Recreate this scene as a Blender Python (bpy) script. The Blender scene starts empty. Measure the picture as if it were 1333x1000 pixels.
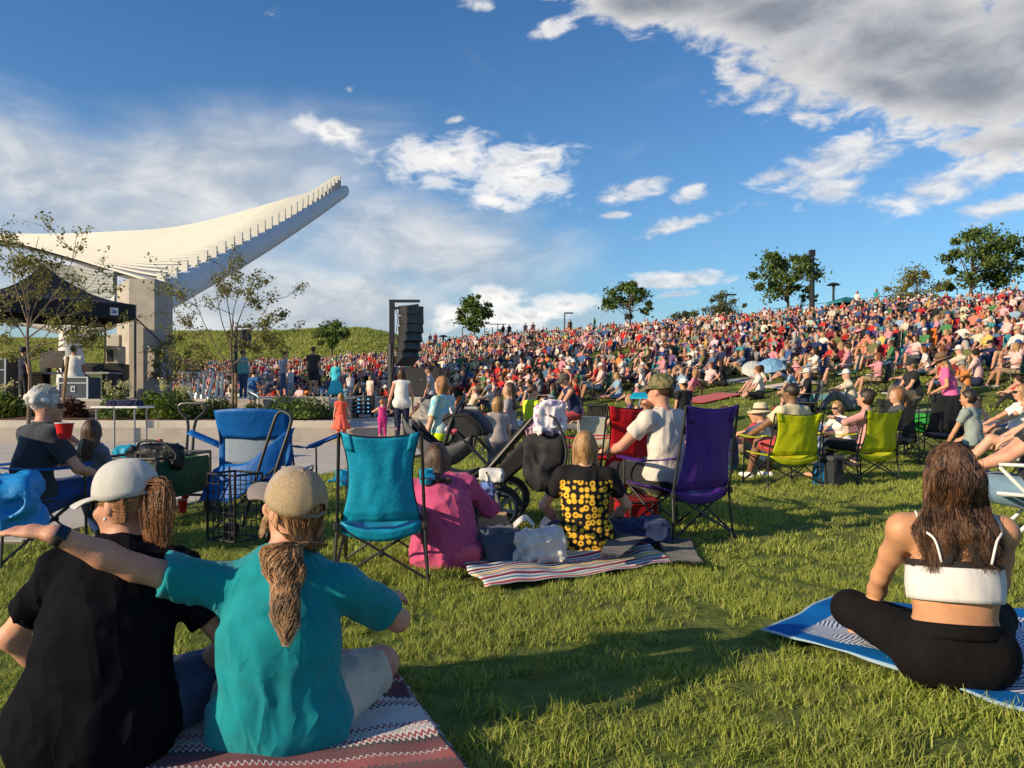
import bpy, bmesh, math, random
import numpy as np
from mathutils import Vector, Matrix
S = bpy.context.scene
COL = S.collection
R = math.radians
# ---------------------------------------------------------------- camera
F = 1007.0
EYE = 1.1
HZ = 510.0
cam_d = bpy.data.cameras.new('camera')
cam = bpy.data.objects.new('camera', cam_d)
COL.objects.link(cam)
cam.location = (0, 0, EYE)
cam.rotation_euler = (R(90), 0, 0)
cam_d.sensor_width = 36
cam_d.lens = 36 * F / 1333
cam_d.shift_y = (HZ - 500) / 1333
cam_d.clip_start = 0.05
cam_d.clip_end = 3000
S.camera = cam
# ---------------------------------------------------------------- light, sky, exposure
SUN_AZ = R(27)            # how far behind the camera plane the sun stands, to the left
SUN_EL = R(20)
to_sun = Vector((-math.cos(SUN_AZ) * math.cos(SUN_EL), -math.sin(SUN_AZ) * math.cos(SUN_EL), math.sin(SUN_EL)))
sl = bpy.data.lights.new('sun', 'SUN')
sl.energy = 4.2
sl.angle = R(0.5)
sl.color = (1.0, 0.80, 0.53)
so = bpy.data.objects.new('sun', sl)
COL.objects.link(so)
so.rotation_euler = to_sun.to_track_quat('Z', 'Y').to_euler()
so.location = (-20, -10, 20)
S.view_settings.view_transform = 'Standard'
S.view_settings.look = 'None'
S.view_settings.gamma = 1
S.view_settings.use_curve_mapping = False
S.view_settings.exposure = 0.58
S.render.engine = 'CYCLES'
S.cycles.max_bounces = 6
S.cycles.transparent_max_bounces = 12

W = bpy.data.worlds.new('World')
S.world = W
W.use_nodes = True
wt = W.node_tree
wt.nodes.clear()

class NT:
    """tiny node-graph writer"""
    def __init__(s, t): s.t = t
    def n(s, typ, **kw):
        o = s.t.nodes.new(typ)
        for k, v in kw.items():
            if k.startswith('_'): setattr(o, k[1:], v)
        return o
    def lk(s, a, b): s.t.links.new(a, b)
    def setin(s, node, i, v):
        if v is None: return
        if isinstance(v, bpy.types.NodeSocket): s.lk(v, node.inputs[i])
        else: node.inputs[i].default_value = v
    def math(s, op, a, b=None, c=None, clamp=False):
        o = s.n('ShaderNodeMath'); o.operation = op; o.use_clamp = clamp
        s.setin(o, 0, a); s.setin(o, 1, b); s.setin(o, 2, c)
        return o.outputs[0]
    def mr(s, v, a, b, c=0.0, d=1.0, typ='SMOOTHSTEP'):
        o = s.n('ShaderNodeMapRange'); o.interpolation_type = typ
        for i, x in enumerate((v, a, b, c, d)): s.setin(o, i, x)
        return o.outputs[0]
    def mix(s, f, a, b, mode='MIX'):
        o = s.n('ShaderNodeMix'); o.data_type = 'RGBA'; o.blend_type = mode
        s.setin(o, 0, f)
        for i, x in ((6, a), (7, b)):
            if isinstance(x, tuple) and len(x) == 3: x = x + (1,)
            s.setin(o, i, x)
        return o.outputs[2]
    def noise(s, vec, scale, detail=4, rough=0.5, dist=0.0, dim='3D'):
        o = s.n('ShaderNodeTexNoise'); o.noise_dimensions = dim
        if vec is not None: s.lk(vec, o.inputs['Vector'])
        o.inputs['Scale'].default_value = scale
        o.inputs['Detail'].default_value = detail
        o.inputs['Roughness'].default_value = rough
        o.inputs['Distortion'].default_value = dist
        return o.outputs[0]
    def mapping(s, vec, loc=(0, 0, 0), rot=(0, 0, 0), sc=(1, 1, 1)):
        o = s.n('ShaderNodeMapping'); s.lk(vec, o.inputs[0])
        o.inputs[1].default_value = loc; o.inputs[2].default_value = rot; o.inputs[3].default_value = sc
        return o.outputs[0]

def sky_dir(px, py):
    az = math.atan((px - 666.5) / F)
    el = math.atan((HZ - py) / F * math.cos(az))
    return az, el

g = NT(wt)
tc = g.n('ShaderNodeTexCoord')
sep = g.n('ShaderNodeSeparateXYZ'); g.lk(tc.outputs['Generated'], sep.inputs[0])
X, Y, Z = sep.outputs
az = g.math('ARCTAN2', X, Y)
el = g.math('ARCSINE', Z)
cmb = g.n('ShaderNodeCombineXYZ'); g.lk(az, cmb.inputs[0]); g.lk(el, cmb.inputs[1])
ae = cmb.outputs[0]
sky = g.n('ShaderNodeTexSky'); sky.sky_type = 'NISHITA'
sky.sun_disc = False
sky.sun_elevation = SUN_EL
sky.sun_rotation = math.atan2(to_sun.x, to_sun.y)
sky.air_density = 1.25
sky.dust_density = 0.4
sky.ozone_density = 3.0
# noise fields for the clouds
strm = g.mapping(ae, rot=(0, 0, R(-14)), sc=(1.0, 2.1, 1))
n_big = g.noise(strm, 7.0, 8, 0.58, 0.3)
n_fine = g.noise(strm, 21.0, 8, 0.62, 0.4)
soft = g.mapping(ae, rot=(0, 0, R(24)), sc=(1.0, 2.6, 1))
n_soft = g.noise(soft, 4.0, 7, 0.6, 0.9)

def blob(px, py, rx, ry, tilt=0.0):
    a, e = sky_dir(px, py)
    m1 = g.mapping(ae, loc=(-a, -e, 0))
    m2 = g.mapping(m1, rot=(0, 0, R(-tilt)))
    m3 = g.mapping(m2, sc=(F / rx * 0.95, F / ry * 0.95, 1))
    ln = g.n('ShaderNodeVectorMath'); ln.operation = 'LENGTH'; g.lk(m3, ln.inputs[0])
    return g.mr(ln.outputs['Value'], 1.35, 0.0, 0.0, 1.0, 'LINEAR')

def field(blobs):
    f = None
    for b in blobs:
        v = blob(*b)
        f = v if f is None else g.math('SMOOTH_MAX', f, v, 0.12)
    return f

def dens(f, noi, amp, lo, hi, nf=None, amp2=0.0):
    v = g.math('MULTIPLY_ADD', noi, amp, f)
    v = g.math('ADD', v, -amp * 0.5)
    if nf is not None:
        v = g.math('ADD', v, g.math('MULTIPLY_ADD', nf, amp2, -amp2 * 0.5))
    return v, g.mr(v, lo, hi)

fD = field([(40, 235, 190, 85, -14), (260, 240, 250, 90, 14), (560, 320, 200, 75, -8), (330, 390, 330, 60, 0), (150, 360, 260, 60, 0)])
vD, dD = dens(fD, n_soft, 0.80, 0.10, 0.85)
fH = field([(420, 425, 420, 55, 0), (690, 425, 170, 45, 0), (180, 300, 170, 40, 0)])
vH, dH = dens(fH, n_soft, 0.5, 0.10, 0.85)
fB = field([(580, 208, 108, 38, 6), (672, 232, 90, 46, 10), (434, 172, 50, 20, -8), (648, 392, 54, 30, 0), (738, 398, 66, 26, 0), (700, 410, 80, 18, 0), (586, 412, 40, 20, 30), (660, 415, 90, 18, 0),
            (700, 205, 50, 18, 10), (640, 262, 50, 18, -10)])
vB, dB = dens(fB, n_big, 0.90, 0.32, 0.86, n_fine, 1.35)
fC = field([(835, 243, 80, 20, 14), (900, 252, 34, 18, 10), (880, 294, 70, 14, 12), (1095, 210, 140, 36, 14), (1085, 245, 60, 28, 0), (1225, 245, 120, 32, 6), (1020, 228, 60, 16, 6),
            (1310, 268, 80, 20, 4), (868, 366, 105, 16, 3), (880, 384, 40, 8, 2), (718, 38, 46, 18, 22), (625, 8, 40, 13, 0), (455, 117, 12, 8, 0),
            (800, 280, 25, 7, 0), (1290, 215, 80, 26, 0), (590, 156, 22, 7, 12)])
vC, dC = dens(fC, n_big, 0.75, 0.42, 0.86, n_fine, 1.25)
fA = field([(1180, 55, 260, 95, -12), (1010, 15, 190, 62, -8), (860, 0, 150, 34, -5), (1270, 95, 200, 80, -14), (1150, 112, 120, 42, -26), (1400, 50, 240, 110, 0), (1480, 150, 200, 40, 0)])
vA, dA = dens(fA, n_big, 0.95, 0.30, 0.62, n_fine, 1.0)
# drifting clouds for the part of the sky behind and beside the camera
behind = g.mr(g.math('ABSOLUTE', az), R(52), R(75))
n_bk = g.noise(tc.outputs['Generated'], 3.2, 7, 0.55, 0.2)
dK = g.math('MULTIPLY', g.mr(n_bk, 0.50, 0.66), behind)

sc_sky = g.n('ShaderNodeVectorMath'); sc_sky.operation = 'MULTIPLY'
g.lk(sky.outputs[0], sc_sky.inputs[0]); sc_sky.inputs[1].default_value = (0.46, 0.665, 0.87)
deep = g.mr(el, R(2), R(38), 0.0, 1.0)   # the clear sky deepens steadily with height, all round
col = g.mix(deep, sc_sky.outputs[0], g.mix(1.0, sc_sky.outputs[0], (0.60, 0.76, 0.86), 'MULTIPLY'))
K = 5.1
def c3(r, gg, b): return (r * K, gg * K, b * K, 1)
lo_fine = g.mr(n_fine, 0.30, 0.70)
# soft high cloud: pale with greyer, bluer undersides
cD = g.mix(g.mr(n_big, 0.35, 0.7), c3(.50, .57, .66), c3(1.05, 1.02, .98))
col = g.mix(g.math('MULTIPLY', dH, 0.62), col, c3(.50, .60, .72))
col = g.mix(g.math('MULTIPLY', dD, 0.85), col, cD)
cB = g.mix(g.math('MULTIPLY', g.mr(vB, 0.4, 1.05), lo_fine), c3(1.35, 1.28, 1.18), c3(.60, .65, .74))
col = g.mix(g.math('MULTIPLY', dB, 0.95), col, cB)
cC = g.mix(g.mr(n_fine, 0.35, 0.7), c3(.62, .67, .76), c3(1.10, 1.06, 1.02))
col = g.mix(g.math('MULTIPLY', dC, 0.85), col, cC)
inner = g.mr(g.math('ADD', vA, g.math('MULTIPLY_ADD', n_fine, -1.0, 0.5)), 0.36, 0.98)
cA = g.mix(inner, c3(.98, .95, .92), c3(.30, .33, .385))
tex = g.mr(g.noise(strm, 13, 6, 0.6, 0.2), 0.42, 0.68)
cA = g.mix(g.math('MULTIPLY', tex, 0.45), cA, c3(.66, .68, .72))
col = g.mix(g.math('MULTIPLY', dA, 0.97), col, cA)
col = g.mix(g.math('MULTIPLY', dK, 0.6), col, c3(.75, .78, .82))
bg = g.n('ShaderNodeBackground'); g.lk(col, bg.inputs[0]); bg.inputs[1].default_value = 0.118
wo = g.n('ShaderNodeOutputWorld'); g.lk(bg.outputs[0], wo.inputs[0])
# ---------------------------------------------------------------- helpers
rng = np.random.default_rng(7)
rnd = random.Random(11)
def V(*a): return np.array(a, float)
def at(px, py, y): return ((px - 666.5) / F * y, y, EYE + (HZ - py) / F * y)
def gx(px, y): return (px - 666.5) / F * y

def tag(o, label=None, cat=None, group=None, kind=None):
    if label: o['label'] = label
    if cat: o['category'] = cat
    if group: o['group'] = group
    if kind: o['kind'] = kind
    return o
def empty(name, loc=(0, 0, 0), rz=0.0, label=None, cat=None, group=None, parent=None):
    o = bpy.data.objects.new(name, None); COL.objects.link(o)
    o.empty_display_size = 0.1
    o.location = loc; o.rotation_euler = (0, 0, rz)
    if parent: o.parent = parent
    return tag(o, label, cat, group)
def mesh(name, verts, faces, mats, parent=None, smooth=False, fm=None, loc=None, link=True):
    me = bpy.data.meshes.new(name)
    verts = np.asarray(verts, float)
    if isinstance(faces, np.ndarray):
        n, k = faces.shape
        me.vertices.add(len(verts)); me.vertices.foreach_set('co', verts.ravel().astype(np.float32))
        me.loops.add(n * k); me.loops.foreach_set('vertex_index', faces.ravel().astype(np.int32))
        me.polygons.add(n); me.polygons.foreach_set('loop_start', np.arange(0, n * k, k, dtype=np.int32))
        me.update(calc_edges=True)
    else:
        me.from_pydata([tuple(v) for v in verts], [], [tuple(f) for f in faces]); me.update()
    for m in (mats if isinstance(mats, (list, tuple)) else [mats]):
        me.materials.append(m)
    if fm is not None:
        me.polygons.foreach_set('material_index', np.asarray(fm, np.int32))
    if smooth:
        me.polygons.foreach_set('use_smooth', np.ones(len(me.polygons), bool))
    o = bpy.data.objects.new(name, me)
    if link: COL.objects.link(o)
    if parent: o.parent = parent
    if loc is not None: o.location = loc
    return o
def children(o): return [c for c in o.children]
def copy_tree(o, parent=None):
    c = o.copy(); COL.objects.link(c)
    if parent: c.parent = parent
    for ch in list(o.children): copy_tree(ch, c)
    return c

class MB:
    """collects boxes, tubes, lathes into one mesh"""
    def __init__(s): s.v = []; s.f = []; s.m = []
    def add(s, vs, fs, mi=0):
        b = len(s.v); s.v += [tuple(v) for v in vs]; s.f += [tuple(b + i for i in f) for f in fs]; s.m += [mi] * len(fs)
        return s
    def box(s, c, size, rz=0.0, mi=0, M=None, bev=0.0):
        x, y, z = size[0] / 2, size[1] / 2, size[2] / 2
        if bev > 0:
            bev = min(bev, x * .9, y * .9, z * .9)
            vs = []
            for sx in (-1, 1):
                for sy in (-1, 1):
                    for sz in (-1, 1):
                        vs += [(sx * x, sy * (y - bev), sz * (z - bev)), (sx * (x - bev), sy * y, sz * (z - bev)), (sx * (x - bev), sy * (y - bev), sz * z)]
            bm = bmesh.new()
            for v in vs: bm.verts.new(v)
            bmesh.ops.convex_hull(bm, input=bm.verts)
            bm.verts.index_update()
            V_ = [v.co.copy() for v in bm.verts]; F_ = [[v.index for v in f.verts] for f in bm.faces]; bm.free()
        else:
            V_ = [Vector((a, b, c_)) for a in (-x, x) for b in (-y, y) for c_ in (-z, z)]
            F_ = [(0, 1, 3, 2), (4, 6, 7, 5), (0, 4, 5, 1), (2, 3, 7, 6), (0, 2, 6, 4), (1, 5, 7, 3)]
        T = Matrix.Translation(c) @ (M if M is not None else Matrix.Rotation(rz, 4, 'Z'))
        return s.add([T @ v for v in V_], F_, mi)
    def tube(s, pts, r, n=8, mi=0, cap=True):
        pts = [Vector(p) for p in pts]
        rs = r if isinstance(r, (list, tuple)) else [r] * len(pts)
        rings = []; up = None
        for i, p in enumerate(pts):
            t = (pts[min(i + 1, len(pts) - 1)] - pts[max(i - 1, 0)])
            if t.length < 1e-9: t = Vector((0, 0, 1))
            t.normalize()
            if up is None: up = Vector((0, 0, 1)) if abs(t.z) < 0.9 else Vector((1, 0, 0))
            a = t.cross(up)
            if a.length < 1e-6: a = t.cross(Vector((0.3, 1, 0.1)))
            a.normalize(); b = t.cross(a); up = -b if b.dot(up) < 0 else b
            rings.append([p + (a * math.cos(q) + b * math.sin(q)) * rs[i] for q in (2 * math.pi * k / n for k in range(n))])
        vs = [v for rg in rings for v in rg]; fs = []
        for i in range(len(pts) - 1):
            for k in range(n):
                fs.append((i * n + k, i * n + (k + 1) % n, (i + 1) * n + (k + 1) % n, (i + 1) * n + k))
        if cap:
            fs.append(tuple(range(n - 1, -1, -1))); fs.append(tuple(range((len(pts) - 1) * n, len(pts) * n)))
        return s.add(vs, fs, mi)
    def lathe(s, prof, c=(0, 0, 0), n=16, mi=0):
        vs = []; fs = []
        for r, z in prof:
            for k in range(n):
                q = 2 * math.pi * k / n
                vs.append((c[0] + r * math.cos(q), c[1] + r * math.sin(q), c[2] + z))
        for i in range(len(prof) - 1):
            for k in range(n):
                fs.append((i * n + k, i * n + (k + 1) % n, (i + 1) * n + (k + 1) % n, (i + 1) * n + k))
        fs.append(tuple(range(n - 1, -1, -1))); fs.append(tuple(range((len(prof) - 1) * n, len(prof) * n)))
        return s.add(vs, fs, mi)
    def prism(s, poly, z0, z1, mi=0):
        n = len(poly)
        vs = [(x, y, z0) for x, y in poly] + [(x, y, z1) for x, y in poly]
        fs = [tuple(range(n - 1, -1, -1)), tuple(range(n, 2 * n))] + [(k, (k + 1) % n, n + (k + 1) % n, n + k) for k in range(n)]
        return s.add(vs, fs, mi)
    def grid(s, fn, nu, nv, mi=0, thick=0.0):
        P = [[Vector(fn(i / nu, j / nv)) for j in range(nv + 1)] for i in range(nu + 1)]
        vs = [p for row in P for p in row]
        idx = lambda i, j: i * (nv + 1) + j
        fs = [(idx(i, j), idx(i + 1, j), idx(i + 1, j + 1), idx(i, j + 1)) for i in range(nu) for j in range(nv)]
        if thick:
            N = []
            for i in range(nu + 1):
                for j in range(nv + 1):
                    a = P[min(i + 1, nu)][j] - P[max(i - 1, 0)][j]; b = P[i][min(j + 1, nv)] - P[i][max(j - 1, 0)]
                    q = a.cross(b); q = q.normalized() if q.length > 0 else Vector((0, 0, 1)); N.append(q)
            o = len(vs); vs = vs + [v - q * thick for v, q in zip(vs, N)]
            fs += [tuple(o + k for k in reversed(f)) for f in fs[:nu * nv]]
            for i in range(nu):
                fs.append((idx(i, 0), o + idx(i, 0), o + idx(i + 1, 0), idx(i + 1, 0)))
                fs.append((idx(i, nv), idx(i + 1, nv), o + idx(i + 1, nv), o + idx(i, nv)))
            for j in range(nv):
                fs.append((idx(0, j), idx(0, j + 1), o + idx(0, j + 1), o + idx(0, j)))
                fs.append((idx(nu, j), o + idx(nu, j), o + idx(nu, j + 1), idx(nu, j + 1)))
        return s.add(vs, fs, mi)
    def build(s, name, mats, parent=None, smooth=False, loc=None, link=True):
        o = mesh(name, s.v, s.f, mats, parent, False, s.m, loc, link)
        if smooth:
            o.data.polygons.foreach_set('use_smooth', np.ones(len(o.data.polygons), bool))
            if smooth != 'all' : o.data.set_sharp_from_angle(angle=R(40))
        return o

# ---------------------------------------------------------------- materials
MATS = {}
def mat(name, col, rough=0.7, var=0.10, vscale=8.0, bump=0.0, bscale=60.0, metal=0.0, sheen=0.0, trans=0.0, spec=0.4, sub=0.0, dirt=None, coord='Object', stretch=(1, 1, 1), alpha=None, fold=0.0):
    if name in MATS: return MATS[name]
    m = bpy.data.materials.new(name); m.use_nodes = True
    t = m.node_tree; t.nodes.clear(); q = NT(t)
    p = q.n('ShaderNodeBsdfPrincipled'); out = q.n('ShaderNodeOutputMaterial')
    tcn = q.n('ShaderNodeTexCoord'); vec = q.mapping(tcn.outputs[coord], sc=stretch)
    if isinstance(col, bpy.types.NodeSocket): pass
    c = tuple(col) + (1,)
    n1 = q.noise(vec, vscale, 5, 0.6)
    f = q.mr(n1, 0.3, 0.7)
    c2 = tuple(min(1, x * (1 + var)) for x in col); c1 = tuple(x * (1 - var) for x in col)
    cc = q.mix(f, c1, c2)
    if dirt:
        nd = q.noise(vec, dirt[1], 6, 0.65, 0.5)
        cc = q.mix(q.mr(nd, 0.5, 0.72, 0, dirt[2] if len(dirt) > 2 else 0.6), cc, dirt[0])
    q.lk(cc, p.inputs['Base Color'])
    p.inputs['Roughness'].default_value = rough
    p.inputs['Metallic'].default_value = metal
    p.inputs['Specular IOR Level'].default_value = spec
    if sheen: p.inputs['Sheen Weight'].default_value = sheen
    if sub:
        p.inputs['Subsurface Weight'].default_value = sub
        p.inputs['Subsurface Radius'].default_value = (0.02, 0.008, 0.004)
        p.inputs['Subsurface Scale'].default_value = 0.5
    if bump:
        nb = q.noise(vec, bscale, 4, 0.6)
        b = q.n('ShaderNodeBump'); b.inputs['Strength'].default_value = 1.0; b.inputs['Distance'].default_value = bump
        q.lk(nb, b.inputs['Height']); q.lk(b.outputs[0], p.inputs['Normal'])
        if fold:   # soft creases: two layers of ridged noise under the weave
            h_ = None
            for sc_, ds in ((3.2, .8), (8, .7)):
                r_ = q.noise(q.mapping(vec, sc=(1, 1, .6)), sc_, 2, .5, ds); r_ = q.math('ABSOLUTE', q.math('MULTIPLY_ADD', r_, 2.0, -1.0)); r_ = q.math('POWER', q.math('SUBTRACT', 1.0, r_), 3.0)
                r_ = q.math('MULTIPLY', r_, 3.0 / sc_); h_ = r_ if h_ is None else q.math('ADD', h_, r_)
            b2 = q.n('ShaderNodeBump'); b2.inputs['Distance'].default_value = fold; q.lk(h_, b2.inputs['Height']); q.lk(b2.outputs[0], b.inputs['Normal'])
    sh = p.outputs[0]
    if trans:
        tr = q.n('ShaderNodeBsdfTranslucent'); q.lk(cc, tr.inputs[0])
        ms = q.n('ShaderNodeMixShader'); ms.inputs[0].default_value = trans
        q.lk(sh, ms.inputs[1]); q.lk(tr.outputs[0], ms.inputs[2]); sh = ms.outputs[0]
    if alpha is not None:
        ta = q.n('ShaderNodeBsdfTransparent'); ms = q.n('ShaderNodeMixShader'); ms.inputs[0].default_value = alpha
        q.lk(ta.outputs[0], ms.inputs[1]); q.lk(sh, ms.inputs[2]); sh = ms.outputs[0]
    q.lk(sh, out.inputs[0])
    MATS[name] = m
    return m
def mat_fn(name, fn, rough=0.7, spec=0.4, sheen=0.0, bump=None, trans=0.0):
    """fn(q, tc) -> colour socket (and optionally height socket)"""
    if name in MATS: return MATS[name]
    m = bpy.data.materials.new(name); m.use_nodes = True
    t = m.node_tree; t.nodes.clear(); q = NT(t)
    p = q.n('ShaderNodeBsdfPrincipled'); out = q.n('ShaderNodeOutputMaterial'); tcn = q.n('ShaderNodeTexCoord')
    r = fn(q, tcn)
    h = None
    if isinstance(r, tuple): r, h = r
    q.lk(r, p.inputs['Base Color']); p.inputs['Roughness'].default_value = rough; p.inputs['Specular IOR Level'].default_value = spec
    if sheen: p.inputs['Sheen Weight'].default_value = sheen
    if h is not None:
        b = q.n('ShaderNodeBump'); b.inputs['Distance'].default_value = bump or 0.01
        q.lk(h, b.inputs['Height']); q.lk(b.outputs[0], p.inputs['Normal'])
    sh = p.outputs[0]
    if trans:
        tr = q.n('ShaderNodeBsdfTranslucent'); q.lk(r, tr.inputs[0])
        ms = q.n('ShaderNodeMixShader'); ms.inputs[0].default_value = trans
        q.lk(sh, ms.inputs[1]); q.lk(tr.outputs[0], ms.inputs[2]); sh = ms.outputs[0]
    q.lk(sh, out.inputs[0]); MATS[name] = m
    return m
def cloth(name, col, var=0.08, **k):
    k.setdefault('bump', 0.0012); k.setdefault('bscale', 300); k.setdefault('sheen', 0.15); k.setdefault('spec', 0.2)
    return mat(name, col, 0.85, var, 14.0, **k)
def nylon(name, col): return mat(name, col, 0.55, 0.10, 9.0, bump=0.006, bscale=16, spec=0.35, trans=0.30)
M_black_metal = mat('black_metal', (0.018, 0.018, 0.020), 0.4, 0.2, 20, spec=0.5)
M_black_plastic = mat('black_plastic', (0.022, 0.022, 0.024), 0.5, 0.2, 20)
M_steel = mat('brushed_steel', (0.55, 0.56, 0.58), 0.35, 0.08, 30, metal=0.9)
M_grey_metal = mat('grey_metal', (0.28, 0.29, 0.31), 0.4, 0.1, 20, metal=0.5)
M_white = mat('white_plastic', (0.75, 0.75, 0.74), 0.5, 0.05)
M_concrete = mat('concrete', (0.38, 0.345, 0.30), 0.85, 0.10, 2.5, bump=0.004, bscale=40, dirt=((0.24, 0.215, 0.19), 1.6, 0.5))
M_concrete_pale = mat('pale_concrete', (0.52, 0.47, 0.40), 0.85, 0.08, 1.5, bump=0.003, bscale=50, dirt=((0.36, 0.33, 0.29), 0.8, 0.4))
M_pave = mat('paving_concrete', (0.50, 0.455, 0.40), 0.9, 0.07, 1.2, bump=0.003, bscale=60, dirt=((0.36, 0.33, 0.29), 0.7, 0.45))
M_skin = mat('skin_light', (0.60, 0.335, 0.225), 0.55, 0.12, 9, sub=0.08, dirt=((0.50, 0.22, 0.14), 34, .35), bump=0.0006, bscale=180, spec=0.35)
M_skin_tan = mat('skin_tan', (0.54, 0.27, 0.145), 0.5, 0.12, 9, sub=0.08, dirt=((0.42, 0.18, 0.10), 30, .3), bump=0.0006, bscale=180, spec=0.35)
M_skin_red = mat('skin_ruddy', (0.58, 0.29, 0.195), 0.55, 0.14, 9, sub=0.08, bump=0.0008, bscale=140, dirt=((0.44, 0.17, 0.11), 38, .45), spec=0.35)
M_skin_brown = mat('skin_brown', (0.22, 0.11, 0.065), 0.5, 0.10, 12, spec=0.35)
def hairmat(name, a, b, rough=0.45, stretch=(1, 1, .12)):
    def fn(q, t):
        v = q.mapping(t.outputs['Object'], sc=stretch)
        n = q.noise(v, 90, 4, .6); n2 = q.noise(v, 22, 3, .5)
        f = q.math('MULTIPLY', q.math('ADD', n, n2), 0.5)
        return q.mix(q.mr(f, 0.36, 0.64), a, b), n
    return mat_fn(name, fn, rough, 0.45, bump=0.006)
M_hair_brown = hairmat('hair_brown', (0.020, 0.010, 0.006), (0.115, 0.055, 0.026))
M_hair_dark = hairmat('hair_dark', (0.010, 0.006, 0.005), (0.040, 0.022, 0.014))
M_hair_blond = hairmat('hair_blond', (0.16, 0.08, 0.03), (0.46, 0.27, 0.11))
M_hair_ginger = hairmat('hair_auburn', (0.13, 0.050, 0.018), (0.46, 0.21, 0.085))
M_hair_grey = hairmat('hair_silver', (0.34, 0.33, 0.31), (0.80, 0.79, 0.75), stretch=(1, 1, 1))
M_eye = mat('eye_dark', (0.02, 0.012, 0.01), 0.25)
M_lip = mat('lip', (0.42, 0.13, 0.11), 0.5)
M_lens = mat('sunglass_lens', (0.008, 0.010, 0.014), 0.08, spec=0.8)

# ---------------------------------------------------------------- value noise and signed distance shapes
_P = rng.random((64, 64, 64)).astype(np.float32)
def vnoise(p):
    p = np.asarray(p); i = np.floor(p).astype(int); f = p - i; f = f * f * (3 - 2 * f)
    r = 0
    for dx in (0, 1):
        for dy in (0, 1):
            for dz in (0, 1):
                w = (f[..., 0] if dx else 1 - f[..., 0]) * (f[..., 1] if dy else 1 - f[..., 1]) * (f[..., 2] if dz else 1 - f[..., 2])
                r = r + w * _P[(i[..., 0] + dx) & 63, (i[..., 1] + dy) & 63, (i[..., 2] + dz) & 63]
    return r
def fbm(p, o=3):
    r = 0; a = 0.5
    for k in range(o): r = r + a * vnoise(p * 2 ** k + 17 * k); a *= 0.5
    return r

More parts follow.
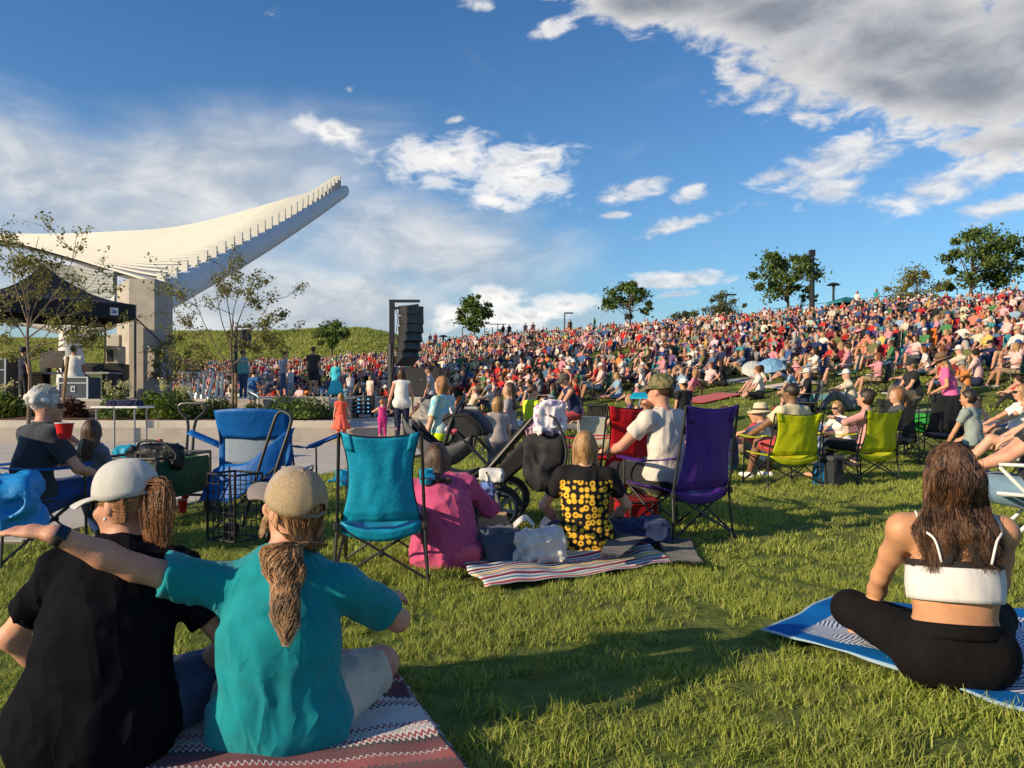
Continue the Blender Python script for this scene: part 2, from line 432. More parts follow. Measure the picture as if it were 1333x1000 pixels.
class Sdf:
    """smooth union of tapered capsules and ellipsoids, turned into one closed mesh"""
    def __init__(s): s.p = []
    def cone(s, a, b, ra, rb=None, lab=0, k=0.025, capa=False, capb=False, flat=None, sub=False):
        s.p.append(('c', np.array(a, float), np.array(b, float), ra, ra if rb is None else rb, lab, k, capa, capb, flat, sub)); return s
    def ell(s, c, r, lab=0, k=0.025, rot=None, sub=False):
        s.p.append(('e', np.array(c, float), np.array(r, float), rot, None, lab, k, 0, 0, None, sub)); return s
    def rbox(s, c, half, r, lab=0, k=.02, M=None):
        s.p.append(('b', np.array(c, float), np.array(half, float), r, M, lab, k, 0, 0, None, False)); return s
    def build(s, vox, noise=None, smooth=1):
        lo = np.full(3, 1e9); hi = -lo
        def bb(q):
            if q[0] == 'c':
                rr = max(q[3], q[4]) * (max(1, q[9][1]) if q[9] else 1)
                return np.minimum(q[1], q[2]) - rr, np.maximum(q[1], q[2]) + rr
            if q[0] == 'b': rr = q[2] if q[4] is None else np.linalg.norm(q[2])
            else: rr = q[2].max() if q[3] is not None else q[2]
            return q[1] - rr, q[1] + rr
        for q in s.p:
            a, b = bb(q)
            if not q[10]: lo = np.minimum(lo, a); hi = np.maximum(hi, b)
        lo -= vox * 3; hi += vox * 3
        n = np.ceil((hi - lo) / vox).astype(int) + 1
        G = np.full(n, 1.0, np.float32); L = np.zeros(n, np.int16); Lm = np.full(n, 9.0, np.float32)
        for q in s.p:
            a, b = bb(q); mg = q[6] * 1.2 + vox * 2
            i0 = np.maximum(0, np.floor((a - mg - lo) / vox).astype(int)); i1 = np.minimum(n, np.ceil((b + mg - lo) / vox).astype(int) + 1)
            if (i1 <= i0).any(): continue
            ax = [lo[d] + vox * np.arange(i0[d], i1[d]) for d in range(3)]
            P = np.stack(np.meshgrid(*ax, indexing='ij'), -1).astype(np.float32)
            if q[0] == 'c':
                A, B, ra, rb = q[1], q[2], q[3], q[4]
                flat = q[9]
                w = B - A; 
                if flat is not None:
                    dv = np.array(flat[0], float); dv = dv / np.linalg.norm(dv); fk = flat[1]
                    # squash along dv about the axis
                    rel = P - A; tt0 = np.clip((rel @ w) / max(w @ w, 1e-9), 0, 1)
                    off = rel - tt0[..., None] * w
                    comp = off @ dv
                    off = off + (comp * (1 / fk - 1))[..., None] * dv
                    d = np.linalg.norm(off, axis=-1) - (ra + (rb - ra) * tt0)
                    d = d * min(1, (1 + fk) / 2)
                    rel_t = rel
                else:
                    rel = P - A; tt0 = np.clip((rel @ w) / max(w @ w, 1e-9), 0, 1)
                    d = np.linalg.norm(rel - tt0[..., None] * w, axis=-1) - (ra + (rb - ra) * tt0)
                wl = np.linalg.norm(w)
                if q[7]: d = np.maximum(d, -(rel @ w) / wl)
                if q[8]: d = np.maximum(d, (rel @ w) / wl - wl)
            elif q[0] == 'b':
                rel = P - q[1]
                if q[4] is not None: rel = rel @ np.array(q[4], float)
                qq = np.abs(rel) - (q[2] - q[3]); d = np.linalg.norm(np.maximum(qq, 0), axis=-1) + np.minimum(qq.max(-1), 0) - q[3]
            else:
                rel = P - q[1]
                if q[3] is not None: rel = rel @ np.array(q[3], float)
                k0 = np.linalg.norm(rel / q[2], axis=-1); k1 = np.linalg.norm(rel / q[2] ** 2, axis=-1)
                d = k0 * (k0 - 1.0) / np.maximum(k1, 1e-6)
            sl_ = tuple(slice(i0[c], i1[c]) for c in range(3))
            g0 = G[sl_]; k = q[6]
            if q[10]:
                h = np.clip(0.5 - 0.5 * (g0 + d) / k, 0, 1)
                G[sl_] = g0 * (1 - h) + (-d) * h + k * h * (1 - h)
            else:
                h = np.clip(0.5 + 0.5 * (g0 - d) / k, 0, 1)
                G[sl_] = g0 * (1 - h) + d * h - k * h * (1 - h)
                lm = Lm[sl_]; mk = d < lm
                lm[mk] = d[mk]; L[sl_][mk] = q[5]
        if noise is not None:
            near = np.abs(G) < 0.06
            idx = np.argwhere(near); P = lo + vox * idx
            G[near] += noise(P)
        v, f, c = surfnet(G)
        lab = L[c[:, 0], c[:, 1], c[:, 2]]
        if smooth:
            for _ in range(smooth): v = lap(v, f)
        return lo + v * vox, f, lab

def lap(v, f, w=0.5):
    acc = np.zeros_like(v); cnt = np.zeros(len(v))
    for k in range(4):
        a = f[:, k]; b = f[:, (k + 1) % 4]
        for d in range(3):
            acc[:, d] += np.bincount(a, v[b, d], len(v)) + np.bincount(b, v[a, d], len(v))
        cnt += np.bincount(a, minlength=len(v)) + np.bincount(b, minlength=len(v))
    return v * (1 - w) + w * acc / np.maximum(cnt, 1)[:, None]

def surfnet(G):
    s = G < 0
    nx, ny, nz = G.shape
    cnt = np.zeros((nx - 1, ny - 1, nz - 1), np.int8)
    for a in (0, 1):
        for b in (0, 1):
            for c in (0, 1):
                cnt += s[a:nx - 1 + a, b:ny - 1 + b, c:nz - 1 + c]
    cells = np.argwhere((cnt > 0) & (cnt < 8))
    vid = np.full((nx - 1, ny - 1, nz - 1), -1, np.int64)
    vid[cells[:, 0], cells[:, 1], cells[:, 2]] = np.arange(len(cells))
    acc = np.zeros((len(cells), 3)); num = np.zeros(len(cells))
    for ax in range(3):
        o = [d for d in range(3) if d != ax]
        for u in (0, 1):
            for w in (0, 1):
                p0 = cells.copy(); p0[:, o[0]] += u; p0[:, o[1]] += w
                p1 = p0.copy(); p1[:, ax] += 1
                a = G[p0[:, 0], p0[:, 1], p0[:, 2]]; b = G[p1[:, 0], p1[:, 1], p1[:, 2]]
                m = (a < 0) != (b < 0)
                t = np.where(m, a / np.where(m, a - b, 1), 0)
                q = p0.astype(float); q[:, ax] += t
                acc[m] += q[m]; num[m] += 1
    v = acc / num[:, None]
    faces = []
    for ax in range(3):
        o = [(ax + 1) % 3, (ax + 2) % 3]
        sl0 = [slice(1, -1)] * 3; sl0[ax] = slice(0, -1)
        sl1 = [slice(1, -1)] * 3; sl1[ax] = slice(1, None)
        a = s[tuple(sl0)]; b = s[tuple(sl1)]
        e = np.argwhere(a != b)
        if not len(e): continue
        inside = a[e[:, 0], e[:, 1], e[:, 2]]
        base = e.copy(); base[:, o[0]] += 1; base[:, o[1]] += 1
        qs = []
        for du, dw in ((-1, -1), (0, -1), (0, 0), (-1, 0)):
            c = base.copy(); c[:, o[0]] += du; c[:, o[1]] += dw
            qs.append(vid[c[:, 0], c[:, 1], c[:, 2]])
        q = np.stack(qs, 1)
        q[~inside] = q[~inside][:, ::-1]
        faces.append(q)
    f = np.concatenate(faces)
    f = f[(f >= 0).all(1)]
    return v, f, cells

def sdf_obj(name, sdf, vox, mats, parent=None, noise=None, smooth=1, loc=None, multi=False, link=True):
    v, f, lab = sdf.build(vox, noise, smooth)
    fm = lab[f[:, 0]] if multi else None
    return mesh(name, v, f, mats, parent, True, fm, loc, link)

def strands(name, paths, r, mats, parent=None, n=3, taper=0.35):
    """paths: list of (k,3) arrays; each becomes a thin tapered tube"""
    vs = []; fs = []; base = 0
    for P in paths:
        P = np.asarray(P, float); k = len(P)
        t = np.gradient(P, axis=0); t /= np.linalg.norm(t, axis=1)[:, None] + 1e-9
        ref = V(0.3, 0.9, 0.2); a = np.cross(t, ref); a /= np.linalg.norm(a, axis=1)[:, None] + 1e-9; b = np.cross(t, a)
        rr = (r * (1 - (1 - taper) * np.linspace(0, 1, k) ** 2))[:, None]
        for j in range(n):
            q = 2 * math.pi * j / n
            vs.append(P + (a * math.cos(q) + b * math.sin(q)) * rr)
        i = np.arange(k - 1)
        for j in range(n):
            j2 = (j + 1) % n
            fs.append(np.stack([base + j * k + i, base + j2 * k + i, base + j2 * k + i + 1, base + j * k + i + 1], 1))
        base += k * n
    return mesh(name, np.concatenate(vs), np.concatenate(fs), mats, parent, True)
def bez(pts, n=16):
    """smooth curve through pts (Catmull-Rom)"""
    P = [np.array(p, float) for p in pts]; P = [2 * P[0] - P[1]] + P + [2 * P[-1] - P[-2]]
    out = []; m = len(P) - 3; per = max(2, n // m)
    for i in range(m):
        p0, p1, p2, p3 = P[i:i + 4]
        for j in range(per):
            t = j / per
            out.append(0.5 * ((2 * p1) + (-p0 + p2) * t + (2 * p0 - 5 * p1 + 4 * p2 - p3) * t * t + (-p0 + 3 * p1 - 3 * p2 + p3) * t ** 3))
    out.append(P[-2]); return np.array(out)
# ================================================================ terrain
T_PX = [-600, 0, 200, 400, 500, 560, 620, 700, 850, 1000, 1150, 1333, 1700]
T_S = [34, 34, 34, 31, 28, 25, 22, 19, 16, 13.5, 12, 11, 10]
T_C = [90, 88, 86, 86, 88, 88, 88, 84, 75, 66, 58, 52, 45]
T_Z = [2.5, 3.2, 3.6, 4.0, 4.8, 6.0, 6.8, 7.0, 7.1, 7.2, 7.2, 7.1, 7.0]
def ground_np(x, y):
    x = np.asarray(x, float); y = np.asarray(y, float)
    px = 666.5 + F * x / np.maximum(y, 1.0)
    s = np.interp(px, T_PX, T_S); c = np.interp(px, T_PX, T_C); z = np.interp(px, T_PX, T_Z)
    t = np.clip((y - s) / (c - s), 0, 1)
    e = 0.92 * t + 0.08 * t * t * (3 - 2 * t)
    h = z * e
    h += 0.012 * np.sin(x * 1.3 + 0.4) * np.sin(y * 1.1) * (y > 1)
    return h
def ground(x, y): return float(ground_np(x, y))
def hit(px, py, zoff=0.0):
    """where the view ray of a photo pixel meets the ground"""
    y = 1.5
    while y < 130:
        x, _, z = at(px, py, y)
        if z <= ground(x, y) + zoff: return x, y
        y += max(0.02, y * 0.004)
    return None
def grass_ground(q, t):
    v = t.outputs['Object']
    a = q.noise(v, 0.35, 5, .6); b = q.noise(v, 9, 5, .7); c = q.noise(v, 2.0, 4, .6)
    col = q.mix(q.mr(b, .3, .7), (0.075, 0.105, 0.020), (0.16, 0.19, 0.045))
    col = q.mix(q.math('MULTIPLY', q.mr(a, .45, .7), .5), col, (0.17, 0.17, 0.055))
    col = q.mix(q.math('MULTIPLY', q.mr(c, .60, .75), .7), col, (0.20, 0.155, 0.085))
    return col, b
M_ground = mat_fn('lawn_soil', grass_ground, 0.95, 0.1, bump=0.03)
ys = np.concatenate([[-400, -150, -60, -25, -10, -4], np.arange(-2, 12, 0.5), np.arange(12, 100, 1.5), [110, 130, 170, 230, 320, 500, 900, 1600]])
xs = np.concatenate([[-1500, -700, -350, -200], np.arange(-110, -30, 5), np.arange(-30, 60, 1.25), np.arange(60, 120, 5), [150, 220, 400, 800, 1500]])
XX, YY = np.meshgrid(xs, ys, indexing='ij')
ZZ = ground_np(XX, YY)
vv = np.stack([XX, YY, ZZ], -1).reshape(-1, 3)
ny_ = len(ys)
ii, jj = np.meshgrid(np.arange(len(xs) - 1), np.arange(ny_ - 1), indexing='ij')
b_ = (ii * ny_ + jj).ravel()
ff = np.stack([b_, b_ + ny_, b_ + ny_ + 1, b_ + 1], 1)
tag(mesh('ground', vv, ff, M_ground, smooth=True), kind='structure')

# far meadow hill
def meadow(q, t):
    v = q.mapping(t.outputs['Object'], sc=(1, .35, 1))
    a = q.noise(v, 0.10, 5, .6); b = q.noise(v, 1.2, 6, .75)
    col = q.mix(q.mr(b, .3, .7), (0.22, 0.27, 0.05), (0.40, 0.40, 0.11))
    col = q.mix(q.math('MULTIPLY', q.mr(a, .4, .65), .6), col, (0.13, 0.18, 0.035))
    return col, b
M_meadow = mat_fn('meadow_grass', meadow, 0.95, 0.1, bump=0.4)
H_PX = [-900, -300, 0, 150, 250, 330, 420, 470, 510, 560, 620, 700]
H_PY = [470, 452, 443, 438, 434, 431, 429, 430, 437, 455, 478, 500]
def hill_z(x, y):
    px = 666.5 + F * x / y
    zr = 1.1 + (HZ - np.interp(px, H_PX, H_PY)) / F * 125
    t = np.clip((y - 88) / 37, 0, 1); t2 = np.clip((y - 125) / 60, 0, 1)
    z = 1.0 + (zr - 1.0) * (t * t * (3 - 2 * t) * .5 + t * .5)
    return z - t2 ** 2 * 6 - 1.2 * (1 - np.minimum(t * 6, 1)) + 0.25 * np.sin(x * .2) * t
hx = np.arange(-170, 8, 2.0); hy = np.arange(86, 190, 3.0)
HX, HY = np.meshgrid(hx, hy, indexing='ij')
HZz = hill_z(HX, HY) + 0.3 * fbm(np.stack([HX * .4, HY * .4, HX * 0], -1))
n2 = len(hy); ii, jj = np.meshgrid(np.arange(len(hx) - 1), np.arange(n2 - 1), indexing='ij'); b_ = (ii * n2 + jj).ravel()
tag(mesh('hill', np.stack([HX, HY, HZz], -1).reshape(-1, 3), np.stack([b_, b_ + n2, b_ + n2 + 1, b_ + 1], 1), M_meadow, smooth=True), kind='structure')

# ================================================================ paving, plaza, stage
def slab(name, poly, z0, z1, m, parent=None):
    mb = MB(); mb.prism(poly, z0, z1); return mb.build(name, m, parent)
# pavement edge against the lawn
PAVE = [(-40, 4.5), (-3.55, 5.6), (-3.3, 7.1), (-2.36, 10.5), (-1.46, 13.8), (-1.0, 16.5), (-40, 16.5)]
def inset_pave(x, y):
    ex = np.interp(y, [4.5, 5.6, 7.1, 10.5, 13.8, 16.5], [-3.7, -3.55, -3.3, -2.36, -1.46, -1.0])
    return (y > 4.8) & (x < ex)
pv = empty('pavement'); tag(pv, kind='structure')
# pavement cast in bays with recessed joints
mb0 = MB(); mb0.prism([(x, y) for x, y in PAVE], -0.1, 0.012)
o = mb0.build('joint_bed', mat('joint_dark', (0.16, 0.15, 0.13), .95), pv)
bays_y = [5.6, 8.3, 11.0, 13.75, 16.49]
edge = lambda y: float(np.interp(y, [5.6, 7.1, 10.5, 13.8, 16.5], [-3.55, -3.3, -2.36, -1.46, -1.0]))
for k in range(4):
    y0, y1 = bays_y[k] + .006, bays_y[k + 1] - .006
    cuts = [-30, -24, -18, -14, -10.5, -7.0, -3.6]
    cuts = [c for c in cuts if c < edge(y0) - .5]
    for a, b in zip(cuts, cuts[1:] + [None]):
        if b is None: poly = [(a + .006, y0), (edge(y0), y0), (edge(y1), y1), (a + .006, y1)]
        else: poly = [(a + .006, y0), (b - .006, y0), (b - .006, y1), (a + .006, y1)]
        slab('paving_slab', poly, 0.0, 0.024, M_pave, pv)
PLZ = 0.33; STG = 0.91
pz = empty('plaza'); tag(pz, kind='structure')
slab('plaza_deck', [(-45, 16.75), (-1.85, 16.75), (-1.6, 20), (-2.4, 30), (-45, 30)], -.1, PLZ, M_concrete_pale, pz)
slab('plaza_step', [(-45, 16.5), (-1.85, 16.5), (-1.85, 16.748), (-45, 16.748)], -.1, PLZ - .004, M_concrete, pz)
cx0 = -34.0
while cx0 < -3.6:
    slab('kerb_stone', [(cx0 + .006, 16.62), (min(cx0 + 2.4, -3.5) - .006, 16.62), (min(cx0 + 2.4, -3.5) - .006, 16.9), (cx0 + .006, 16.9)], PLZ - .02, PLZ + .15, M_concrete_pale, pz)
    cx0 += 2.4
M_mulch = mat('bark_mulch', (0.105, 0.055, 0.032), .95, .5, 14, bump=.03, bscale=35)
mb = MB(); mb.grid(lambda u, v: (-34 + (30.4 - 1.05 * v) * u, 16.9 + 2.49 * v, PLZ + .13 + .22 * v + .025 * math.sin(u * 190 + v * 5) * math.sin(v * 9)), 120, 8, thick=.3); bed = mb.build('planting_bed', M_mulch, smooth='all'); tag(bed, kind='structure')
st = empty('stage_platform'); tag(st, kind='structure')
slab('stage_deck', [(-45, 19.6), (-4.62, 19.6), (-4.9, 32), (-45, 32)], PLZ - .05, STG, M_concrete_pale, st)
slab('retaining_wall', [(-6.0, 19.4), (-4.6, 19.4), (-4.6, 19.59), (-6.0, 19.59)], PLZ - .05, STG + .06, M_concrete_pale, st)
slab('retaining_wall', [(-45, 19.4), (-7.15, 19.4), (-7.15, 19.59), (-45, 19.59)], PLZ - .05, STG - .05, M_concrete, st)
for k in range(3):
    slab('step', [(-7.1, 18.5 + .36 * k), (-6.05, 18.5 + .36 * k), (-6.05, 19.595), (-7.1, 19.595)], PLZ + .1 if k == 0 else PLZ + .1 + .16 * k - .16 + .002, PLZ + .1 + .16 * (k + 1), M_concrete, st)

def block(px0, px1, pyt, pyb, y, z, label, depth=.6):
    x0, x1 = gx(px0, y), gx(px1, y); h = (pyb - pyt) / F * y
    r = empty('concrete_block', ((x0 + x1) / 2, y + depth / 2, z), 0, label, 'seat block')
    mb = MB(); mb.box((0, 0, h / 2), (x1 - x0, depth, h), bev=.012); mb.build('block_body', M_concrete_pale, r)
    mb = MB(); mb.box((0, 0, .018), (x1 - x0 + .006, depth + .006, .03)); mb.build('base_joint', mat('joint_dark', (0.16, 0.15, 0.13), .95), r)
    return r
block(546, 575, 520, 548, 20.5, PLZ, 'pale concrete seat block under the big black speaker cabinet', .8)
block(580, 622, 523, 560, 19.5, 0, 'pale concrete seat block behind the stroller and long haired girl', .55)
block(755, 790, 534, 572, 15.5, 0, 'grey concrete seat block that the man in navy tank top sits on', .6)

# ================================================================ band shell
M_shell = mat('white_shell_paint', (0.50, 0.50, 0.47), .55, .04, 1.0, dirt=((0.42, 0.40, 0.36), .5, .5))
shell = empty('stage_canopy', (-12, 26, STG), 0, 'sweeping white ribbed canopy rising to a beak over the stage', 'stage canopy')
SH0 = Vector(shell.location)
def S3(px, py, y): return Vector(at(px, py, y)) - SH0
topL = [(-260, 296, 44), (-60, 303, 43), (60, 306, 41), (130, 305, 39.5), (200, 303, 38.5), (262, 290, 37.5), (320, 272, 36.5), (380, 255, 36.0), (437.5, 239.5, 35.6)]
botL = [(-260, 270, 30), (-60, 300, 29.0), (20, 315, 28.2), (80, 331, 27.5), (120, 343, 27), (150, 352, 26.6), (170, 358, 26.3), (185, 362, 26.1), (200, 366, 26.0)]
tc_ = bez([S3(*p) for p in topL], 64); bc_ = bez([S3(*p) for p in botL], 64)
beamA = S3(200, 368, 26.0); beamB = S3(437.5, 243, 35.6)
def shell_pt(u, v):
    i = min(u, .9999) * 64; a = int(i); f = i - a
    t = tc_[a] * (1 - f) + tc_[min(a + 1, len(tc_) - 1)] * f; b = bc_[a] * (1 - f) + bc_[min(a + 1, len(bc_) - 1)] * f
    p = b * (1 - v) + t * v
    # the beam end follows a gentle concave line, the field sags between the edges
    w = u ** 3
    line = np.array(beamA * (1 - v) + beamB * v); line[2] -= .16 * math.sin(math.pi * v)
    p = p * (1 - w) + line * w
    p[2] -= 0.5 * math.sin(math.pi * v) * (1 - w) * .6
    return p
NPL = 27
VK = lambda t: 1 - (1 - t) ** 1.25
for k in range(NPL):
    v0 = VK(k / NPL); v1 = v0 + (VK((k + 1) / NPL) - v0) * .64
    vs = []; nu = 22
    for i in range(nu + 1):
        u = i / nu
        a = Vector(shell_pt(u, v0)); b = Vector(shell_pt(u, v1))
        vs += [a + Vector((0, 0, .05)), b + Vector((0, 0, .0)), a + Vector((0, 0, -.03)), b + Vector((0, 0, -.05))]
    fs = []
    for i in range(nu):
        p = i * 4; q = p + 4
        fs += [(p, q, q + 1, p + 1), (p, p + 2, q + 2, q), (p + 2, p + 3, q + 3, q + 2), (p + 1, q + 1, q + 3, p + 3)]
    fs += [(0, 1, 3, 2), (nu * 4, nu * 4 + 2, nu * 4 + 3, nu * 4 + 1)]
    mesh('roof_plank', vs, fs, M_shell, shell)
mb = MB(); mb.grid(lambda u, v: Vector(shell_pt(u * .985, v * .985 + .005)) + Vector((0, 0, -.13)), 22, 24, thick=.05); mb.build('gap_shade_backing', mat('gap_shade_grey', (0.10, 0.10, 0.10), .8), shell, smooth='all')  # dark sheet added below so plank gaps show as shadow lines
# fins where the planks end over the beam
for k in range(NPL):
    v = VK((k + .5) / NPL)
    e = Vector(shell_pt(.9999, v)); e2 = Vector(shell_pt(.97, v)); d = (e - e2).normalized()
    fh = .30 + .30 * v
    mb = MB(); c = e + d * .10 + Vector((0, 0, fh * .28))
    M_ = Matrix.Rotation(math.atan2(d.y, d.x), 4, 'Z')
    mb.box(c, (.34, .07, fh + .1), M=M_); mb.build('rib_end', M_shell, shell)
# edge beam: rounded box girder from the pillar to the tip
mb = MB()
bp = []; rr = []
for i in range(25):
    t = i / 24
    p = beamA * (1 - t) + beamB * t; p = Vector(p); p.z -= .16 * math.sin(math.pi * t)
    bp.append(p)
dirb = (beamB - beamA).normalized()
bp.append(beamB + dirb * .35); bp.append(beamB + dirb * .62); bp.append(beamB + dirb * .75)
vs = []; n = 16
for i, p in enumerate(bp):
    t = min(i / 24, 1)
    hgt = (1.02 - .40 * t); wid = .50 - .15 * t
    k_ = 1.0
    if i == 25: k_ = .93
    if i == 26: k_ = .66
    if i == 27: k_ = .2
    tt = (bp[min(i + 1, len(bp) - 1)] - bp[max(i - 1, 0)]).normalized(); side = tt.cross(Vector((0, 0, 1))).normalized(); up = side.cross(tt)
    for j in range(n):
        q = 2 * math.pi * j / n
        cx_, sy_ = math.cos(q), math.sin(q)
        cx_ = math.copysign(abs(cx_) ** .7, cx_); sy_ = math.copysign(abs(sy_) ** .7, sy_)
        vs.append(p + side * cx_ * wid * k_ + up * (sy_ * hgt / 2 * k_ - hgt * .52))
fs = [(i * n + j, i * n + (j + 1) % n, (i + 1) * n + (j + 1) % n, (i + 1) * n + j) for i in range(len(bp) - 1) for j in range(n)]
fs += [tuple(range(n)), tuple(range((len(bp) - 1) * n, len(bp) * n))]
mesh('edge_beam', vs, fs, mat('beam_blue_shade', (0.62, 0.66, 0.72), .45, .04, 1), shell, smooth=True)  # blue shadow of this edge is mixed into the beam colour
# soffit ribs, shade put into their grey, and the curved strut
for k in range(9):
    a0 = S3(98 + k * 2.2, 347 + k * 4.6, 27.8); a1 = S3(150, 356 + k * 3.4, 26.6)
    mb = MB(); mb.tube([a0, (a0 + a1) / 2 - Vector((0, 0, .05)), a1], .085, 6); mb.build('soffit_rib', mat('soffit_shade_grey', (0.30, 0.32, 0.33), .6), shell)
mb = MB(); mb.grid(lambda u, v: S3(20 + 130 * u, 333 + 26 * u + v * (16 + 16 * u), 28.6 - .3 * v), 8, 3, thick=.1); mb.build('soffit_panel', mat('soffit_shade_grey', (0.30, 0.32, 0.33), .6), shell)  # panel grey carries the shade under the roof too
mb = MB(); mb.tube(bez([S3(-60, 385, 29), S3(0, 400, 29), (S3(50, 412, 29)), S3(100, 425, 29), S3(140, 418, 28.2), S3(165, 395, 27)], 24), [.34] * 5 + [.4] * 21, 14) if False else None
pts = bez([S3(-60, 395, 29), S3(0, 405, 29), S3(50, 414, 29), S3(100, 424, 28.6), S3(140, 414, 27.6), S3(165, 392, 26.6)], 24)
mb.tube([tuple(p) for p in pts], .42, 14); mb.build('curved_strut', M_shell, shell, smooth=True)
mb = MB(); mb.tube([S3(92, 430, 27.5), S3(93, 470, 27.2), S3(93, 516, 27)], [.36, .42, .5], 14); mb.build('support_leg', M_shell, shell, smooth=True)
# concrete pillar
py0 = 24.0
pil = empty('pillar', (gx(184, py0), py0 + .5, STG), 0, 'tall grey concrete pillar holding the canopy beside the black tent', 'pillar')
px_ = lambda a, y: gx(a, y) - gx(184, py0)
h = (518 - 363) / F * py0
mb = MB()
A = [(px_(168, 24), -.5), (px_(201, 24), -.5), (px_(201, 24) + .02, .75), (px_(150, 24.9), .75), (px_(149, 24.7), .35)]
vs = [(x, y, 0) for x, y in A] + [(x, y, h - (.12 if i in (3, 4) else 0)) for i, (x, y) in enumerate(A)]
n = len(A)
mb.add(vs, [tuple(range(n - 1, -1, -1)), tuple(range(n, 2 * n))] + [(k, (k + 1) % n, n + (k + 1) % n, n + k) for k in range(n)])
mb.build('pillar_shaft', M_concrete, pil)
mb = MB(); mb.box((px_(146, 24.4), .3, 1.0), (.42, .7, 2.0), bev=.03); mb.build('pillar_foot', M_concrete_pale, pil)
sp_ = empty('pa_box', (gx(151, 23.3), 23.3, STG + 1.02), R(8), 'small cream equipment box standing by the pillar', 'equipment box')
mb = MB(); mb.box((0, 0, .27), (.44, .4, .54), bev=.03); mb.build('box_body', mat('beige_plastic', (0.55, 0.46, 0.33), .6), sp_)
mb = MB(); mb.box((-.1, -.205, .25), (.2, .012, .36), bev=.004); mb.build('grille', M_black_plastic, sp_)
mb = MB(); mb.box((-.0, .0, -.5), (.6, .5, 1.0)); mb.build('plinth', M_black_plastic, sp_)

# ---------------------------------------------------------------- black pop-up tent
RF = Vector((gx(176, 21), 21, STG)); RB = Vector((gx(137, 23.5), 23.5, STG))
e1 = RB - RF; e2 = Vector((-e1.y, e1.x, 0)) ; e2 = Vector((e1.y * -1.15, e1.x * 1.15, 0))
ctr = RF + e1 / 2 + e2 / 2
tent = empty('popup_tent', tuple(ctr), 0, 'black pop-up tent over the sound desk under the white canopy', 'tent')
corners = [RF - ctr, RB - ctr, RB + e2 - ctr, RF + e2 - ctr]
M_tent = mat('black_tent_fabric', (0.012, 0.013, 0.018), .7, .2, 6, bump=.006, bscale=9)
ez = 3.46 - STG; pk = Vector((0, 0, 4.53 - STG))
for i in range(4):
    a, b = corners[i] + Vector((0, 0, ez)), corners[(i + 1) % 4] + Vector((0, 0, ez))
    def fn(u, v, a=a, b=b):
        p = (a * (1 - u) + b * u) * (1 - v) + pk * v
        p = Vector(p); p.z -= .22 * math.sin(math.pi * v) + .0 * u; return p
    mb = MB(); mb.grid(fn, 8, 8, thick=.01); mb.build('roof_panel', M_tent, tent, smooth=True)
    mb = MB(); out = ((a + b) / 2); out.z = 0; out = out.normalized() * .012
    mb.grid(lambda u, v, a=a, b=b: a * (1 - u) + b * u + out + Vector((0, 0, -.4 * v - .015 * math.sin(u * 19))), 12, 2, thick=.006); mb.build('valance', M_tent, tent)
    mb = MB(); c = corners[i]; mb.box((c.x, c.y, ez / 2), (.045, .045, ez)); mb.box((c.x, c.y, .01), (.14, .14, .02)); mb.build('leg', M_black_metal, tent)
a, b = corners[3] + Vector((0, 0, ez)), corners[0] + Vector((0, 0, ez))
dirv = (b - a).normalized(); nor = Vector((-dirv.y, dirv.x, 0)); nor = nor if nor.dot((a + b)) > 0 else -nor
c = a * .14 + b * .86 + nor * .03 + Vector((0, 0, -.22))
Ml = Matrix.Rotation(math.atan2(dirv.y, dirv.x), 4, 'Z')
mb = MB(); mb.box(c, (.2, .006, .2), M=Ml); lp = mb.build('logo_patch', M_white, tent)
mb = MB()
for dx, dz, w, hh in ((-.03, .03, .09, .025), (.02, .0, .10, .025), (-.01, -.035, .12, .03)):
    mb.box(c + dirv * dx + Vector((0, 0, dz)) + nor * .004, (w, .006, hh), M=Ml)
mb.build('logo_mark', mat('logo_blue', (0.04, 0.08, 0.35), .5), lp)
mb = MB(); mb.tube([corners[0] + Vector((0, 0, ez - .35)), corners[0] + Vector((gx(262, 20.6) - RF.x, -.4, .5))], .02, 6)
mb.build('guy_strap', M_black_metal, tent)

